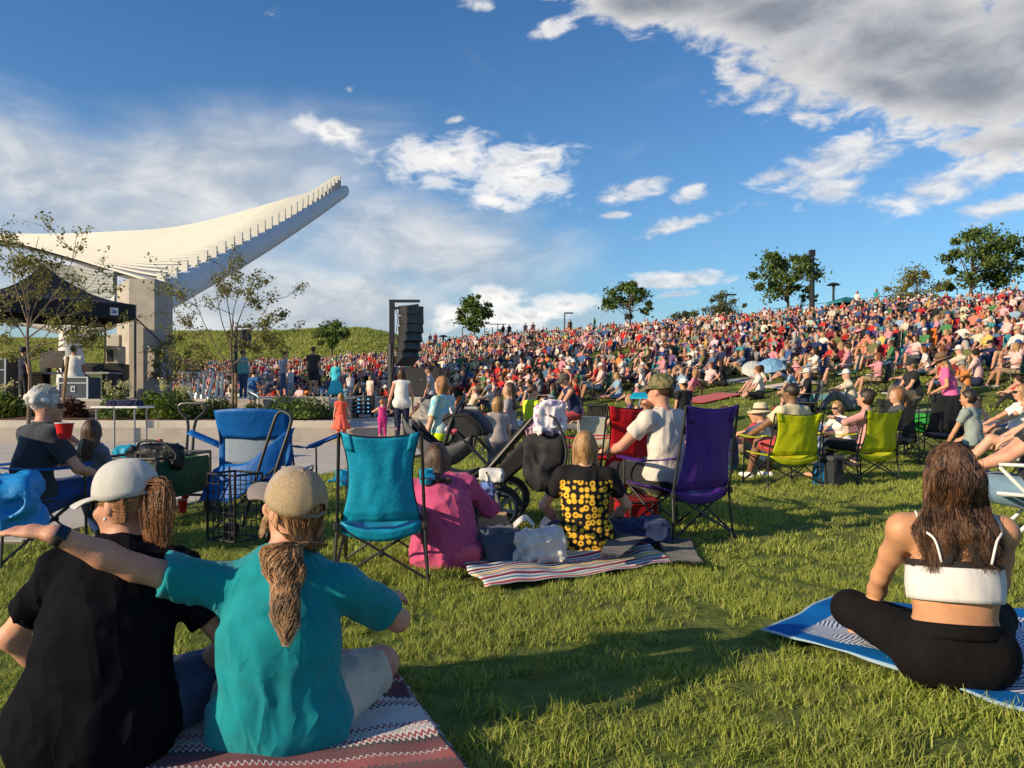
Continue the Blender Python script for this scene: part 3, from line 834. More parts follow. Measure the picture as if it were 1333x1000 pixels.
# ================================================================ loudspeakers
def speaker_tower(px, y, z0, hgt, label, n=6, sc=1.0):
    r = empty('speaker_tower', (gx(px, y), y, z0), 0, label, 'speaker tower')
    mb = MB(); mb.tube([(0, 0, 0), (0, 0, hgt * .62)], .11 * sc, 10); mb.box((0, 0, .03), (.8, .8, .06)); mb.build('mast', M_black_metal, r)
    mb = MB(); mb.box((0.03, 0, hgt * .5 + hgt * .25), (.15 * sc, .15 * sc, hgt * .5)); mb.build('upper_mast', M_black_metal, r)
    mb = MB(); mb.box((.42 * sc, 0, hgt - .04), (.95 * sc, .12, .08)); mb.box((.46 * sc, 0, hgt - .22), (.8 * sc, .1, .07), M=Matrix.Rotation(R(-8), 4, 'Y')); mb.build('fly_bar', M_black_metal, r)
    mb = MB(); mb.tube([(.1, -.1, hgt * .98), (.24, -.14, hgt * .85), (.12, -.12, hgt * .6), (.02, -.12, hgt * .3)], .012, 5); mb.build('cable', M_black_plastic, r)
    px0, pz0 = .62 * sc, hgt - .34
    ang = -3.0; M_gr = mat('speaker_grille', (0.075, 0.078, 0.082), .5, .2, 30)
    for k in range(n):
        Mr = Matrix.Rotation(R(38), 4, 'Z') @ Matrix.Rotation(R(ang * -1), 4, 'X')
        c = Vector((px0, 0, pz0))
        mb = MB(); mb.box(c, (.62 * sc, .5 * sc, .285 * sc), M=Mr, bev=.015); cab = mb.build('speaker_cabinet', M_black_plastic, r)
        mb = MB(); mb.box(c + Mr @ Vector((0, -.253 * sc, 0)), (.56 * sc, .012, .235 * sc), M=Mr); mb.build('grille', M_gr, cab)
        mb = MB()
        for q in (-.16, .16):
            mb.box(c + Mr @ Vector((q * sc, -.262 * sc, 0)), (.03 * sc, .01, .19 * sc), M=Mr @ Matrix.Rotation(R(28 * (1 if q > 0 else -1)), 4, 'Y'))
        mb.build('horn_slot', M_black_metal, cab)
        nx = Vector((math.sin(R(38)) * math.sin(R(ang)) , -math.cos(R(38)) * math.sin(R(ang)), 0))
        pz0 -= .295 * sc; ang += 6.5; px0 += -.017 * sc * (k - .3)
    return r
speaker_tower(509, 24, PLZ, 3.62, 'tall black mast hung with a curved stack of six speakers, beside woman in white')
speaker_tower(307, 50, 1.9, 3.4, 'smaller distant black speaker mast behind the young tree and stage', 4, 1.0)
sub = empty('speaker_cabinet', (gx(549, 22.5), 22.5, PLZ + .62), R(-4), 'wide black subwoofer cabinet standing on concrete block behind woman in white', 'speaker')
mb = MB(); mb.box((0, 0, .42), (1.25, .8, .86), bev=.02); mb.build('cabinet_body', M_black_plastic, sub)
mb = MB(); mb.box((0, -.405, .42), (1.15, .012, .76)); mb.build('grille', mat('sub_grille', (0.03, 0.03, 0.032), .8, .4, 60), sub)
mb = MB(); mb.box((.05, -.414, .5), (.05, .006, .02)); mb.build('badge', M_steel, sub)
mb = MB(); mb.box((0, 0, -.31), (1.2, .8, .62), bev=.02); tag(mb.build('concrete_block', M_concrete_pale, loc=(gx(549, 22.5), 22.5, PLZ)), 'concrete block hidden below the black subwoofer cabinet', 'seat block')
bpy.data.objects['concrete_block.003'].location.z = PLZ + .62
rack = empty('amp_rack', (gx(475, 23), 23, PLZ), R(6), 'black rack of amplifiers with blue lights beside the girl in orange', 'amp rack')
mb = MB(); mb.box((0, 0, .38), (.56, .6, .56), bev=.015); mb.build('rack_case', M_black_plastic, rack)
for k in range(4):
    mb = MB(); mb.box((0, -.305, .18 + .12 * k), (.5, .02, .105)); u_ = mb.build('amp_unit', mat('rack_unit', (0.03, 0.032, 0.036), .4), rack)
    mb = MB()
    for q in range(3): mb.box((-.16 + .14 * q, -.317, .19 + .12 * k), (.045, .006, .03))
    ml = mat('led_blue', (0.1, 0.3, 0.6), .4); ml.node_tree.nodes['Principled BSDF'].inputs['Emission Color'].default_value = (.15, .55, 1, 1); ml.node_tree.nodes['Principled BSDF'].inputs['Emission Strength'].default_value = .9
    mb.build('led_display', ml, u_)
for sx in (-1, 1):
    for sy in (-1, 1):
        mb = MB(); mb.tube([(sx * .22 - .02, sy * .22, .05), (sx * .22 + .02, sy * .22, .05)], .05, 10); mb.build('caster', M_black_plastic, rack)
ramp = empty('folding_ramp', (gx(462, 22), 22, PLZ), R(-20), 'leaning grey frame of bars beside the amplifier rack', 'cart')
mb = MB()
for k in range(5): mb.tube([(-.25, 0, .1 + .11 * k), (.2, .1, .22 + .11 * k)], .012, 5)
mb.tube([(-.25, 0, 0), (-.2, 0, .6)], .016, 6); mb.tube([(.2, .1, 0), (.22, .1, .75)], .016, 6); mb.build('bars', M_grey_metal, ramp)

# ---------------------------------------------------------------- handrail, posts, cases on the stage
hr = empty('handrail', (gx(320, 19), 19, PLZ), 0, 'pale grey tube handrail beside the stage steps', 'handrail')
mb = MB(); X0 = gx(334, 18.3) - gx(320, 19); mb.tube(bez([(-.06, .5, 1.05), (.02, .3, 1.05), (.16, -.3, .82), (X0, -.6, .66), (X0 + .01, -.62, .55), (X0 + .01, -.62, 0)], 30), .024, 8); mb.build('rail', M_steel, hr, smooth=True)
mb = MB(); mb.tube([(-.06, .5, .3), (-.06, .5, 1.06)], .024, 8); mb.build('post', M_steel, hr)
for i, (a, lean) in enumerate(((238, .02), (246, -.03), (258, .05), (265, .04), (275, .07), (283, .05), (289, .02))):
    y = 21.5 + .2 * i; z = STG
    mb = MB(); mb.tube([(-lean, 0, 0), (0, 0, .35), (lean, 0, .72)], [.06, .045, .035], 8)
    mb.tube([(lean - .14, 0, .73), (lean + .14, 0, .73)], .022, 6)
    tag(mb.build('stool', M_steel, loc=(gx(a, y), y, z), smooth=True), ['first', 'second', 'third', 'fourth', 'fifth', 'sixth', 'last'][i] + ' slim steel stand from the pillar on the stage deck', 'metal stand', 'row of slim steel stands on the stage')

def road_case(x, y, z, w, d, h, rz, label, col):
    r = empty('road_case', (x, y, z), rz, label, 'road case')
    mb = MB(); mb.box((0, 0, h / 2), (w - .02, d - .02, h - .02)); mb.build('case_body', mat('case_' + str(col[2]), col, .5, .15, 10), r)
    for sx in (-1, 1):
        for sy in (-1, 1):
            mb = MB(); mb.box((sx * (w / 2 - .012), sy * (d / 2 - .012), h / 2), (.035, .035, h)); mb.build('corner_strip', M_steel, r)
    for sz in (0.012, h - .012, h * .72):
        mb = MB(); mb.box((0, -d / 2 + .004, sz), (w - .04, .02, .025)); mb.build('edge_strip', M_steel, r)
    mb = MB(); mb.box((0, -d / 2 - .004, h * .45), (.12, .012, .16), bev=.004); l = mb.build('latch', M_steel, r)
    mb = MB(); mb.box((0, -d / 2 - .012, h * .45), (.05, .01, .09)); mb.build('latch_cup', M_black_metal, l)
    return r
road_case(gx(104, 20.6), 20.6, STG, .8, .6, .58, R(-3), 'dark blue flight case with silver edges below the man in white', (0.022, 0.035, 0.060))
road_case(gx(3, 20.4), 20.4, STG, .5, .6, 1.05, R(4), 'tall black flight case at the left edge under the tent', (0.015, 0.015, 0.018))
desk = empty('mixing_desk', (gx(98, 22.2), 22.2, STG), R(-3), 'dark mixing desk and monitor that the sound crew sit at', 'mixing desk')
mb = MB(); mb.box((0, 0, .72), (2.4, .7, .05)); mb.build('desk_top', M_grey_metal, desk)
mb = MB(); mb.box((.2, .05, .86), (.9, .6, .2), M=Matrix.Rotation(R(12), 4, 'X')); mb.build('console', M_black_plastic, desk)
mb = MB(); mb.box((-.75, .1, 1.12), (.7, .06, .5), M=Matrix.Rotation(R(-6), 4, 'X')); mb.build('monitor', mat('screen_dark', (0.05, 0.035, 0.03), .3), desk)
for sx in (-1.1, 1.1):
    mb = MB(); mb.box((sx, 0, .35), (.05, .6, .7)); mb.build('leg', M_black_metal, desk)

# ---------------------------------------------------------------- plants
def leafmat(name, a, b, tr=.35):
    def fn(q, t):
        gi = q.n('ShaderNodeNewGeometry')
        n = q.noise(t.outputs['Object'], 1.4, 3, .6)
        f = q.math('ADD', q.math('MULTIPLY', gi.outputs['Random Per Island'], .6), q.math('MULTIPLY', q.mr(n, .3, .7), .4))
        return q.mix(f, a, b)
    return mat_fn(name, fn, .6, .3, trans=tr)
M_leaf_ash = leafmat('leaf_olive', (0.11, 0.13, 0.028), (0.30, 0.27, 0.075))
M_leaf_dark = leafmat('leaf_deep_green', (0.040, 0.085, 0.018), (0.15, 0.20, 0.045), .25)
M_leaf_pale = leafmat('leaf_grey_green', (0.075, 0.095, 0.040), (0.15, 0.165, 0.065))
M_leaf_fresh = leafmat('leaf_fresh_green', (0.060, 0.115, 0.015), (0.17, 0.21, 0.035))
M_leaf_red = leafmat('leaf_purple', (0.045, 0.014, 0.014), (0.12, 0.035, 0.025))
M_flower = leafmat('flower_cream', (0.55, 0.52, 0.22), (0.78, 0.75, 0.42))
M_bark = mat('bark', (0.17, 0.125, 0.09), .9, .3, 30, bump=.01, bscale=60, stretch=(1, 1, .2))
M_bark_dark = mat('bark_dark', (0.09, 0.07, 0.055), .9, .3, 30, bump=.01, bscale=60)
def leaf_quads(C, size, asp=.55, nrm=None, r=None):
    r = r or rng
    n = len(C)
    a = r.normal(size=(n, 3)); a /= np.linalg.norm(a, axis=1)[:, None]
    b = r.normal(size=(n, 3)); b -= (b * a).sum(1)[:, None] * a; b /= np.linalg.norm(b, axis=1)[:, None]
    s = size * r.uniform(.6, 1.25, n)[:, None]
    c = np.cross(a, b)
    v = np.stack([C - a * s * .5, C + b * s * asp * .5 + c * s * .08, C + a * s * .5, C - b * s * asp * .5 + c * s * .08], 1).reshape(-1, 3)
    f = np.arange(n * 4).reshape(n, 4)
    return v, f
def crown_tree(px, pyb, crown, y, label, leaf=M_leaf_dark, nclump=46, nleaf=5000, lsize=.22, group='trees along the skyline', base_z=None, name='tree', seed=1, fill=.95, trunk_r=None, clump_r=.36):
    """crown = (px0, px1, py_top, py_bottom) as seen; built as a real volume at distance y"""
    r = np.random.default_rng(seed)
    x = gx(px, y); z0 = (ground(x, y) if base_z is None else base_z)
    zt = EYE + (HZ - crown[2]) / F * y; zb = EYE + (HZ - crown[3]) / F * y
    cx = (gx(crown[0], y) + gx(crown[1], y)) / 2 - x; rx = (gx(crown[1], y) - gx(crown[0], y)) / 2
    rt = empty(name, (x, y, z0), 0, label, 'tree', group)
    cz = (zt + zb) / 2 - z0; rz = (zt - zb) / 2; hgt = zt - z0
    pts = []
    while len(pts) < nclump:
        p = r.uniform(-1, 1, 3); d = np.linalg.norm(p)
        if d > 1 or d < .25: continue
        w = (1.0 - .35 * max(0, p[2]) - .12 * max(0, -p[2] - .4)) * (.72 + .5 * float(vnoise(p * 1.6 + seed * 3.3)))
        pts.append((cx + p[0] * rx * w * fill, p[1] * rx * w * fill, cz + p[2] * rz * .9))
    pts = np.array(pts)
    mb = MB(); tr = trunk_r or max(.07, hgt * .022)
    top = (cx * .5, 0, cz + rz * .45)
    mb.tube([tuple(p) for p in bez([(0, 0, -.1), (cx * .1 + .03, .03, cz * .35), (cx * .3, -.04, cz * .75), top], 12)], [tr * (1.25 - .085 * i) for i in range(13)], 8)
    mb.build('trunk', M_bark_dark, rt, smooth=True)
    mb = MB()
    for p in pts[:int(nclump * .7)]:
        t0 = r.uniform(.3, .8); a = np.array((cx * .35 * t0, 0, max(zb - z0 - .2, (cz + rz * .4) * t0 * (.55 + .5 * (p[2] / max(cz + rz, .1))))))
        a[2] = min(a[2], p[2]); m = (a + p) / 2 + r.normal(size=3) * rx * .06; m[2] += rz * .03
        mb.tube([tuple(q) for q in bez([a, m, p], 6)], [tr * .4 * (1 - .13 * i) for i in range(7)][:7], 5)
    mb.build('branches', M_bark_dark, rt, smooth=True)
    per = nleaf // nclump
    C = np.concatenate([p + r.normal(size=(per, 3)) * rx * clump_r * .40 * r.uniform(.3, 1.15) * np.array([1, 1, .7]) for p in pts])
    v, f = leaf_quads(C, lsize, .6, r=r)
    mesh('crown', v, f, leaf, rt)
    return rt
crown_tree(617, 437, (590, 646, 382, 434), 84, 'round bushy green tree on the ridge right of the speaker mast', nclump=34, nleaf=3600, lsize=.34, seed=3)
crown_tree(820, 427, (785, 853, 365, 418), 76, 'wide green tree alone on the ridge above the middle of the crowd', nclump=30, nleaf=3200, lsize=.34, seed=4, fill=1.0)
crown_tree(1026, 410, (978, 1066, 322, 392), 66, 'tall dark green tree standing left of the tall dark pole', nclump=34, nleaf=4300, lsize=.32, seed=5, fill=1.0)
crown_tree(1263, 400, (1210, 1332, 291, 384), 54, 'biggest dark green tree, right end of the ridge beside fence', nclump=40, nleaf=5600, lsize=.28, seed=6, fill=1.0)
crown_tree(1192, 402, (1152, 1240, 347, 402), 56, 'lower loose yellow green tree tucked left of the biggest tree', M_leaf_ash, nclump=28, nleaf=2600, lsize=.2, seed=7)
crown_tree(936, 420, (910, 970, 378, 417), 72, 'thin pale grey green tree with lamp pole in front of it', M_leaf_pale, nclump=40, nleaf=2400, lsize=.22, seed=8)
crown_tree(893, 425, (870, 912, 403, 422), 74, 'small scrubby pale tree beside the crowd on the ridge', M_leaf_pale, nclump=22, nleaf=1200, lsize=.24, seed=9)
crown_tree(432, 470, (405, 460, 411, 455), 92, 'rounded green tree in front of the grassy meadow hill', M_leaf_dark, nclump=28, nleaf=2600, lsize=.34, seed=10, base_z=4.4)
crown_tree(1040, 409, (1040, 1064, 372, 398), 68, 'low bushy shoot between the tall tree and the dark pole', M_leaf_dark, nclump=14, nleaf=900, lsize=.26, seed=12)
# little pine
x = gx(774, 80); pn = empty('pine_tree', (x, 80, ground(x, 80)), 0, 'tiny pointed pine standing alone on the ridge', 'tree', 'trees along the skyline')
mb = MB(); mb.tube([(0, 0, -.1), (0, 0, 1.6)], [.06, .02], 6); mb.build('trunk', M_bark_dark, pn)
C = np.array([(math.cos(q) * (1 - t) * .55 * w, math.sin(q) * (1 - t) * .55 * w, .2 + t * 1.5) for t, q, w in zip(rng.random(500), rng.random(500) * 6.28, rng.random(500))])
v, f = leaf_quads(C, .16, .3); mesh('crown', v, f, M_leaf_dark, pn)

def young_tree(px, y, z0, h, seed, label, limbs, nl, lsize=.075):
    """multi stemmed young tree; limbs = (start height, dx, dy, top z)"""
    r = np.random.default_rng(seed); rt = empty('young_tree', (gx(px, y), y, z0), 0, label, 'tree', 'young trees in the planting bed')
    mb = MB(); top = (.03, 0, h * .62)
    tp = bez([(0, 0, 0), (.02, .02, h * .25), (-.02, 0, h * .45), top], 15)
    mb.tube([tuple(p) for p in tp], [.042 - .0016 * i for i in range(len(tp))], 8); mb.build('trunk', M_bark, rt, smooth=True)
    br = MB(); L = []
    def limb(a, b, rad, depth):
        a = np.array(a); b = np.array(b); d = b - a; ln = np.linalg.norm(d)
        m = a + d * .5 + np.array([0, 0, -.06 * ln]) + r.normal(size=3) * .05 * ln
        P = bez([a, m, b], 10); br.tube([tuple(p) for p in P], [rad * (1 - .075 * i) for i in range(len(P))], 5)
        if depth > 0:
            for _ in range(4 if depth > 1 else 5):
                t = r.uniform(.3, .95); s = P[int(t * (len(P) - 1))]
                dd = d / ln * r.uniform(.22, .42) * ln + r.normal(size=3) * .20 * ln; dd[2] = dd[2] * .6 + .10 * ln
                limb(s, s + dd, rad * .5, depth - 1)
        if depth == 0:
            for p in P[3:]:
                if r.random() < .72: L.append(p + r.normal(size=3) * .02)
    for z, dx, dy, zt in limbs:
        limb((0.0, 0, z * h), (dx, dy, zt * h), .018, 2)
    br.build('branches', M_bark, rt, smooth=True)
    L = np.array(L); idx = r.integers(0, len(L), nl); C = L[idx] + r.normal(size=(nl, 3)) * np.array([.055, .055, .045])
    v, f = leaf_quads(C, lsize, .5, r=r); mesh('crown', v, f, M_leaf_ash, rt)
    return rt
young_tree(37, 15.6, PLZ + .08, 3.95, 21, 'sparse young tree behind the grey curly haired woman', [(.3, -.5, .1, .5), (.36, .7, -.1, .62), (.42, -.8, .2, .72), (.45, 1.15, 0, .72), (.5, .5, .3, .86), (.55, -.35, -.2, .98), (.6, .15, .1, .97), (.33, 1.35, .1, .55), (.5, 1.2, -.2, .93), (.52, -.6, .3, .88), (.4, .9, .4, .5)], 4000, .08)
young_tree(302, 18.0, PLZ + .1, 3.75, 22, 'sparse multi branched young tree in front of canopy beam', [(.28, -.75, .1, .62), (.34, .8, -.1, .6), (.42, -.45, .2, .82), (.45, .95, 0, .78), (.5, .25, .3, .92), (.55, -.2, -.2, .97), (.35, 1.15, .1, .5), (.5, .65, -.2, .9), (.3, -1.3, .3, .38), (.42, 1.25, .2, .67), (.3, -.95, 0, .8)], 4200, .08)
young_tree(218, 24, STG - .2, 2.3, 23, 'smaller young tree low beside the right of the pillar', [(.25, -.4, .1, .6), (.3, .5, -.1, .65), (.4, .2, .2, .9), (.4, -.3, 0, .95), (.3, .8, .2, .5)], 1900, .09)

def shrub(px, py, w, h, y, z0, m, label, n=900, ls=.09, flowers=0, cat='shrub', spiky=False, group='shrubs in the planting bed'):
    r = np.random.default_rng(int(px * 7 + py)); rt = empty('shrub', (gx(px, y), y, z0), 0, label, cat, group)
    rx = w / F * y / 2; rz = h / F * y
    k = r.normal(size=(n, 3)); k /= np.linalg.norm(k, axis=1)[:, None]; k[:, 2] = abs(k[:, 2])
    lump = .75 + .5 * vnoise(k * 2.5 + px)
    C = k * (r.random(n) ** .45 * lump)[:, None] * np.array([rx, rx * .8, rz])
    v, f = leaf_quads(C, ls, .32 if spiky else .6, r=r); mesh('foliage', v, f, m, rt)
    mb = MB()
    for _ in range(9):
        q = r.normal(size=3); q[2] = abs(q[2]) + .5; q = q / np.linalg.norm(q) * np.array([rx, rx * .8, rz]) * .8
        mb.tube([(0, 0, -.03), tuple(q * .5 + r.normal(size=3) * .02), tuple(q)], [.012, .009, .005], 5)
    mb.build('stems', M_bark, rt)
    if flowers:
        C = []; mb = MB(); v = f = None
        for _ in range(flowers):
            q = np.array([r.uniform(-.8, .8) * rx, r.uniform(-.5, .2) * rx, rz * r.uniform(.85, 1.35)])
            v, f = leaf_quads(q + r.normal(size=(40, 3)) * np.array([.045, .045, .05]), .05, .9, r=r); mesh('flower_head', v, f, M_flower, rt); mb.tube([(q[0] * .6, q[1] * .6, rz * .3), tuple(q)], .006, 4)
        mb.build('flower_stems', M_leaf_fresh, rt)
    return rt
BZ = PLZ + .20
shrub(197, 540, 62, 32, 17.6, BZ, M_leaf_fresh, 'green shrub left of the one with cream flower plumes', 1300, .1, 0)
shrub(228, 545, 62, 34, 17.2, BZ, M_leaf_fresh, 'green shrub with big cream flower plumes near the handrail', 1500, .12, 9, spiky=True)
shrub(282, 541, 50, 26, 17.5, BZ, M_leaf_fresh, 'bright green clump at the foot of the second young tree', 1200, .1, 0, spiky=True)
shrub(388, 552, 92, 26, 17.2, BZ, M_leaf_dark, 'spreading low dark green shrub against the pale stage wall', 2200, .09)
shrub(150, 535, 46, 34, 17.6, BZ, M_leaf_fresh, 'tall yellow flowering plant in front of the pillar', 1300, .1, 10, spiky=True)
shrub(93, 532, 40, 26, 17.6, BZ, M_leaf_red, 'dark purple leaved shrub in front of flight case', 1000, .09)
shrub(178, 535, 30, 20, 18.2, BZ, M_leaf_red, 'small dark purple shrub at the foot of the pillar', 700, .08)
shrub(62, 532, 44, 30, 18.0, BZ, M_leaf_fresh, 'green yellow flowered plant beside the leaning wooden stake', 1200, .1, 6, spiky=True)
shrub(8, 534, 60, 34, 17.8, BZ, M_leaf_fresh, 'leafy green shrub at the left edge behind the seated woman', 1500, .1, 3)
shrub(330, 541, 30, 18, 18.0, BZ, M_leaf_fresh, 'small green tuft at the foot of the stage steps', 500, .08)
shrub(147, 552, 30, 14, 17.0, BZ, M_leaf_dark, 'low green plant just behind the folding table', 500, .07)
for px, yy, hh, ln, lb in ((80, 17.0, 1.35, .07, 'leaning brown wooden stake beside the seated woman'), (307, 17.9, 1.0, .0, 'brown wooden stake supporting the second young tree')):
    mb = MB(); mb.tube([(0, 0, 0), (ln, 0, hh * .5), (ln * 2, 0, hh)], .035, 7); tag(mb.build('wooden_stake', mat('stake_wood', (0.26, 0.16, 0.085), .9, .2, 20), loc=(gx(px, yy), yy, BZ)), lb, 'stake')

# ================================================================ skyline furniture
def pole(px, y, pt, name='street_lamp', label='', cat='lamp post', r=.06, head='flat', dirx=1, base=None, grp='lamp posts on the ridge'):
    x = gx(px, y); z0 = ground(x, y) if base is None else base; h = EYE + (HZ - pt) / F * y - z0
    rt = empty(name, (x, y, z0), 0, label, cat, grp)
    mb = MB(); mb.tube([(0, 0, -.1), (0, 0, h)], [r * 1.2, r], 8); mb.build('post', M_black_metal, rt)
    if head == 'flat':
        mb = MB(); mb.box((dirx * .45, 0, h - .05), (.9, .3, .12), bev=.03); mb.build('lamp_head', M_black_metal, rt)
    elif head == 'top':
        mb = MB(); mb.lathe([(.04, h - .1), (.12, h - .05), (.12, h + .25), (.55, h + .28), (.3, h + .45), (.05, h + .5)], n=12); mb.build('lamp_head', M_black_metal, rt)
    return rt, h
pole(735, 80, 407, label='black street lamp with flat head pointing right, above the crowd centre')
pole(945, 68, 383, label='black street lamp in front of the thin pale tree', dirx=1)
pole(577, 84, 442, label='short black lamp with round top left of the bushy tree', head='top', r=.05)
for px, pt, wd_ in ((602, 427, 'thin pole seen left of the trunk of the bushy ridge tree'), (631, 424, 'thin pole just right of the bushy ridge tree trunk'), (641, 426, 'thin pole between the bushy ridge tree and teal banner post')):
    pole(px, 90, pt, label=wd_, head=None, r=.05, grp='thin poles beside the bushy tree')
rt, h = pole(648, 88, 421, label='post with small teal banner right of the round bushy tree', head=None, r=.05, name='banner_post', cat='banner post', grp=None)
mb = MB(); mb.box((.22, 0, h - 1.3), (.5, .04, 1.3)); mb.box((0, 0, h - .1), (1.9, .08, .1)); mb.build('banner', mat('banner_teal', (0.03, 0.16, 0.2), .7), rt)
rt, h = pole(1057, 64, 327, label='tallest dark square tower pole with side arm on the ridge', r=.20, head=None, name='light_tower', cat='tower pole', grp=None)
mb = MB(); mb.box((.5, 0, h * .66), (.9, .25, .14), bev=.03); mb.build('arm', M_black_metal, rt)
mb = MB(); mb.box((0, 0, h * .97), (.42, .42, .5)); mb.build('cap', M_black_metal, rt)
rt, h = pole(1085, 62, 376, label='black lamp with round cap and cross arm right of tower pole', r=.09, head='top')
mb = MB(); mb.box((0, 0, h * .35), (1.1, .12, .1)); mb.build('cross_arm', M_black_metal, rt)
# fence on the right of the ridge
FA, FB = Vector((gx(990, 69), 69, 0)), Vector((gx(1345, 53.5), 53.5, 0))
fn_ = empty('fence', tuple(FA), 0, 'dark post and rail fence running along the ridge on the right', 'fence')
nP = 13; mbr = MB(); prev = None
for i in range(nP + 1):
    p = FA.lerp(FB, i / nP); z = ground(p.x, p.y); a = p - FA; a.z = z
    ht = 1.15 + .55 * i / nP
    mb = MB(); mb.tube([a + Vector((0, 0, -.1)), a + Vector((0, 0, ht))], .035, 6); mb.build('fence_post', M_black_metal, fn_)
    if prev is not None:
        for q in (.12, .6, 1.0):
            mb = MB(); mb.tube([prev[0] + Vector((0, 0, prev[1] * q)), a + Vector((0, 0, ht * q))], .022, 5); mb.build('fence_rail', M_black_metal, fn_)
    prev = (a, ht)
bw = empty('retaining_wall', (gx(1345, 56), 57, ground(gx(1345, 56), 57)), R(-40), 'low tan stone wall behind the crowd at the right edge', 'wall')
M_tan = mat('tan_stone', (0.42, 0.27, 0.15), .9, .15, 3, bump=.02, bscale=8)
for k in range(3):
    for j in range(6):
        mb = MB(); mb.box((-3.6 + 1.25 * j + .3 * (k % 2), 0, .15 + .33 * k), (1.23, .6, .315), bev=.03); mb.build('stone', M_tan, bw)
def umbrella(px, py, w, y, colr, label, tilt=0.0, pole_h=1.3):
    x, _, z = at(px, py, y); r = w / F * y / 2
    rt = empty('umbrella', (x, y, z), 0, label, 'umbrella', 'umbrellas held up in the crowd'); rt.rotation_euler = (R(tilt), R(-tilt * .6), 0)
    mb = MB(); n = 8; vs = [(0, 0, r * .42)]; fs = []
    for ring, (rr, zz) in enumerate(((.5, .33), (1.0, 0.0))):
        for k in range(16):
            q = math.pi * 2 * k / 16; sc = rr * (1 if k % 2 == 0 else .95)
            vs.append((r * sc * math.cos(q), r * sc * math.sin(q), r * zz * (1 if k % 2 == 0 else 1.02) + (0 if k % 2 == 0 else r * .05)))
    for k in range(16): fs += [(0, 1 + k, 1 + (k + 1) % 16), (1 + k, 17 + k, 17 + (k + 1) % 16, 1 + (k + 1) % 16)]
    mb.add(vs, fs); mb.build('umbrella_cover', mat('umbrella_' + '%02d%02d' % (int(colr[0] * 99), int(colr[2] * 99)), colr, .6, .1), rt)
    mb = MB(); mb.tube([(0, 0, r * .4), (0, 0, -pole_h)], .014, 5); mb.build('umbrella_pole', M_black_metal, rt)
umbrella(1004, 413, 16, 62, (0.02, 0.03, 0.14), 'navy umbrella above the crowd left of the tower pole', 10)
umbrella(1253, 398, 30, 46, (0.015, 0.02, 0.05), 'black umbrella above the crowd under the biggest tree', 5)
umbrella(1287, 393, 26, 47, (0.20, 0.015, 0.05), 'dark red and navy umbrella right of the biggest trunk', 5)
umbrella(838, 430, 16, 74, (0.02, 0.28, 0.24), 'teal umbrella on the crest beside the wide tree', 0)
umbrella(1003, 476, 32, 24, (0.16, 0.33, 0.52), 'pale blue umbrella low on the slope facing the stage', 35, .5)
umbrella(980, 480, 30, 24.5, (0.42, 0.44, 0.42), 'pale grey umbrella low on the slope left of blue one', 40, .5)
umbrella(1207, 404, 16, 50, (0.02, 0.12, 0.16), 'dark teal umbrella under the loose yellow green tree', 5)
umbrella(1098, 411, 24, 58, (0.60, 0.58, 0.52), 'white umbrella in front of teal shelter near lamp', 10)
rt = empty('shelter', (gx(1101, 60), 60, ground(gx(1101, 60), 60)), R(10), 'teal pop-up shelter on the ridge under the capped lamp', 'tent')
mb = MB()
cs = [(-1.0, -1.0), (1.0, -1.0), (1.0, 1.0), (-1.0, 1.0)]
mb.add([(x, y, 1.0) for x, y in cs] + [(0, 0, 1.35)] + [(x, y, .8) for x, y in cs], [(0, 1, 4), (1, 2, 4), (2, 3, 4), (3, 0, 4), (0, 5, 6, 1), (1, 6, 7, 2), (2, 7, 8, 3), (3, 8, 5, 0)]); mb.build('roof', mat('shelter_teal', (0.02, 0.16, 0.20), .6), rt)
for x, y in cs:
    mb = MB(); mb.tube([(x * .98, y * .98, 0), (x * .98, y * .98, 1.0)], .025, 5); mb.build('leg', M_steel, rt)
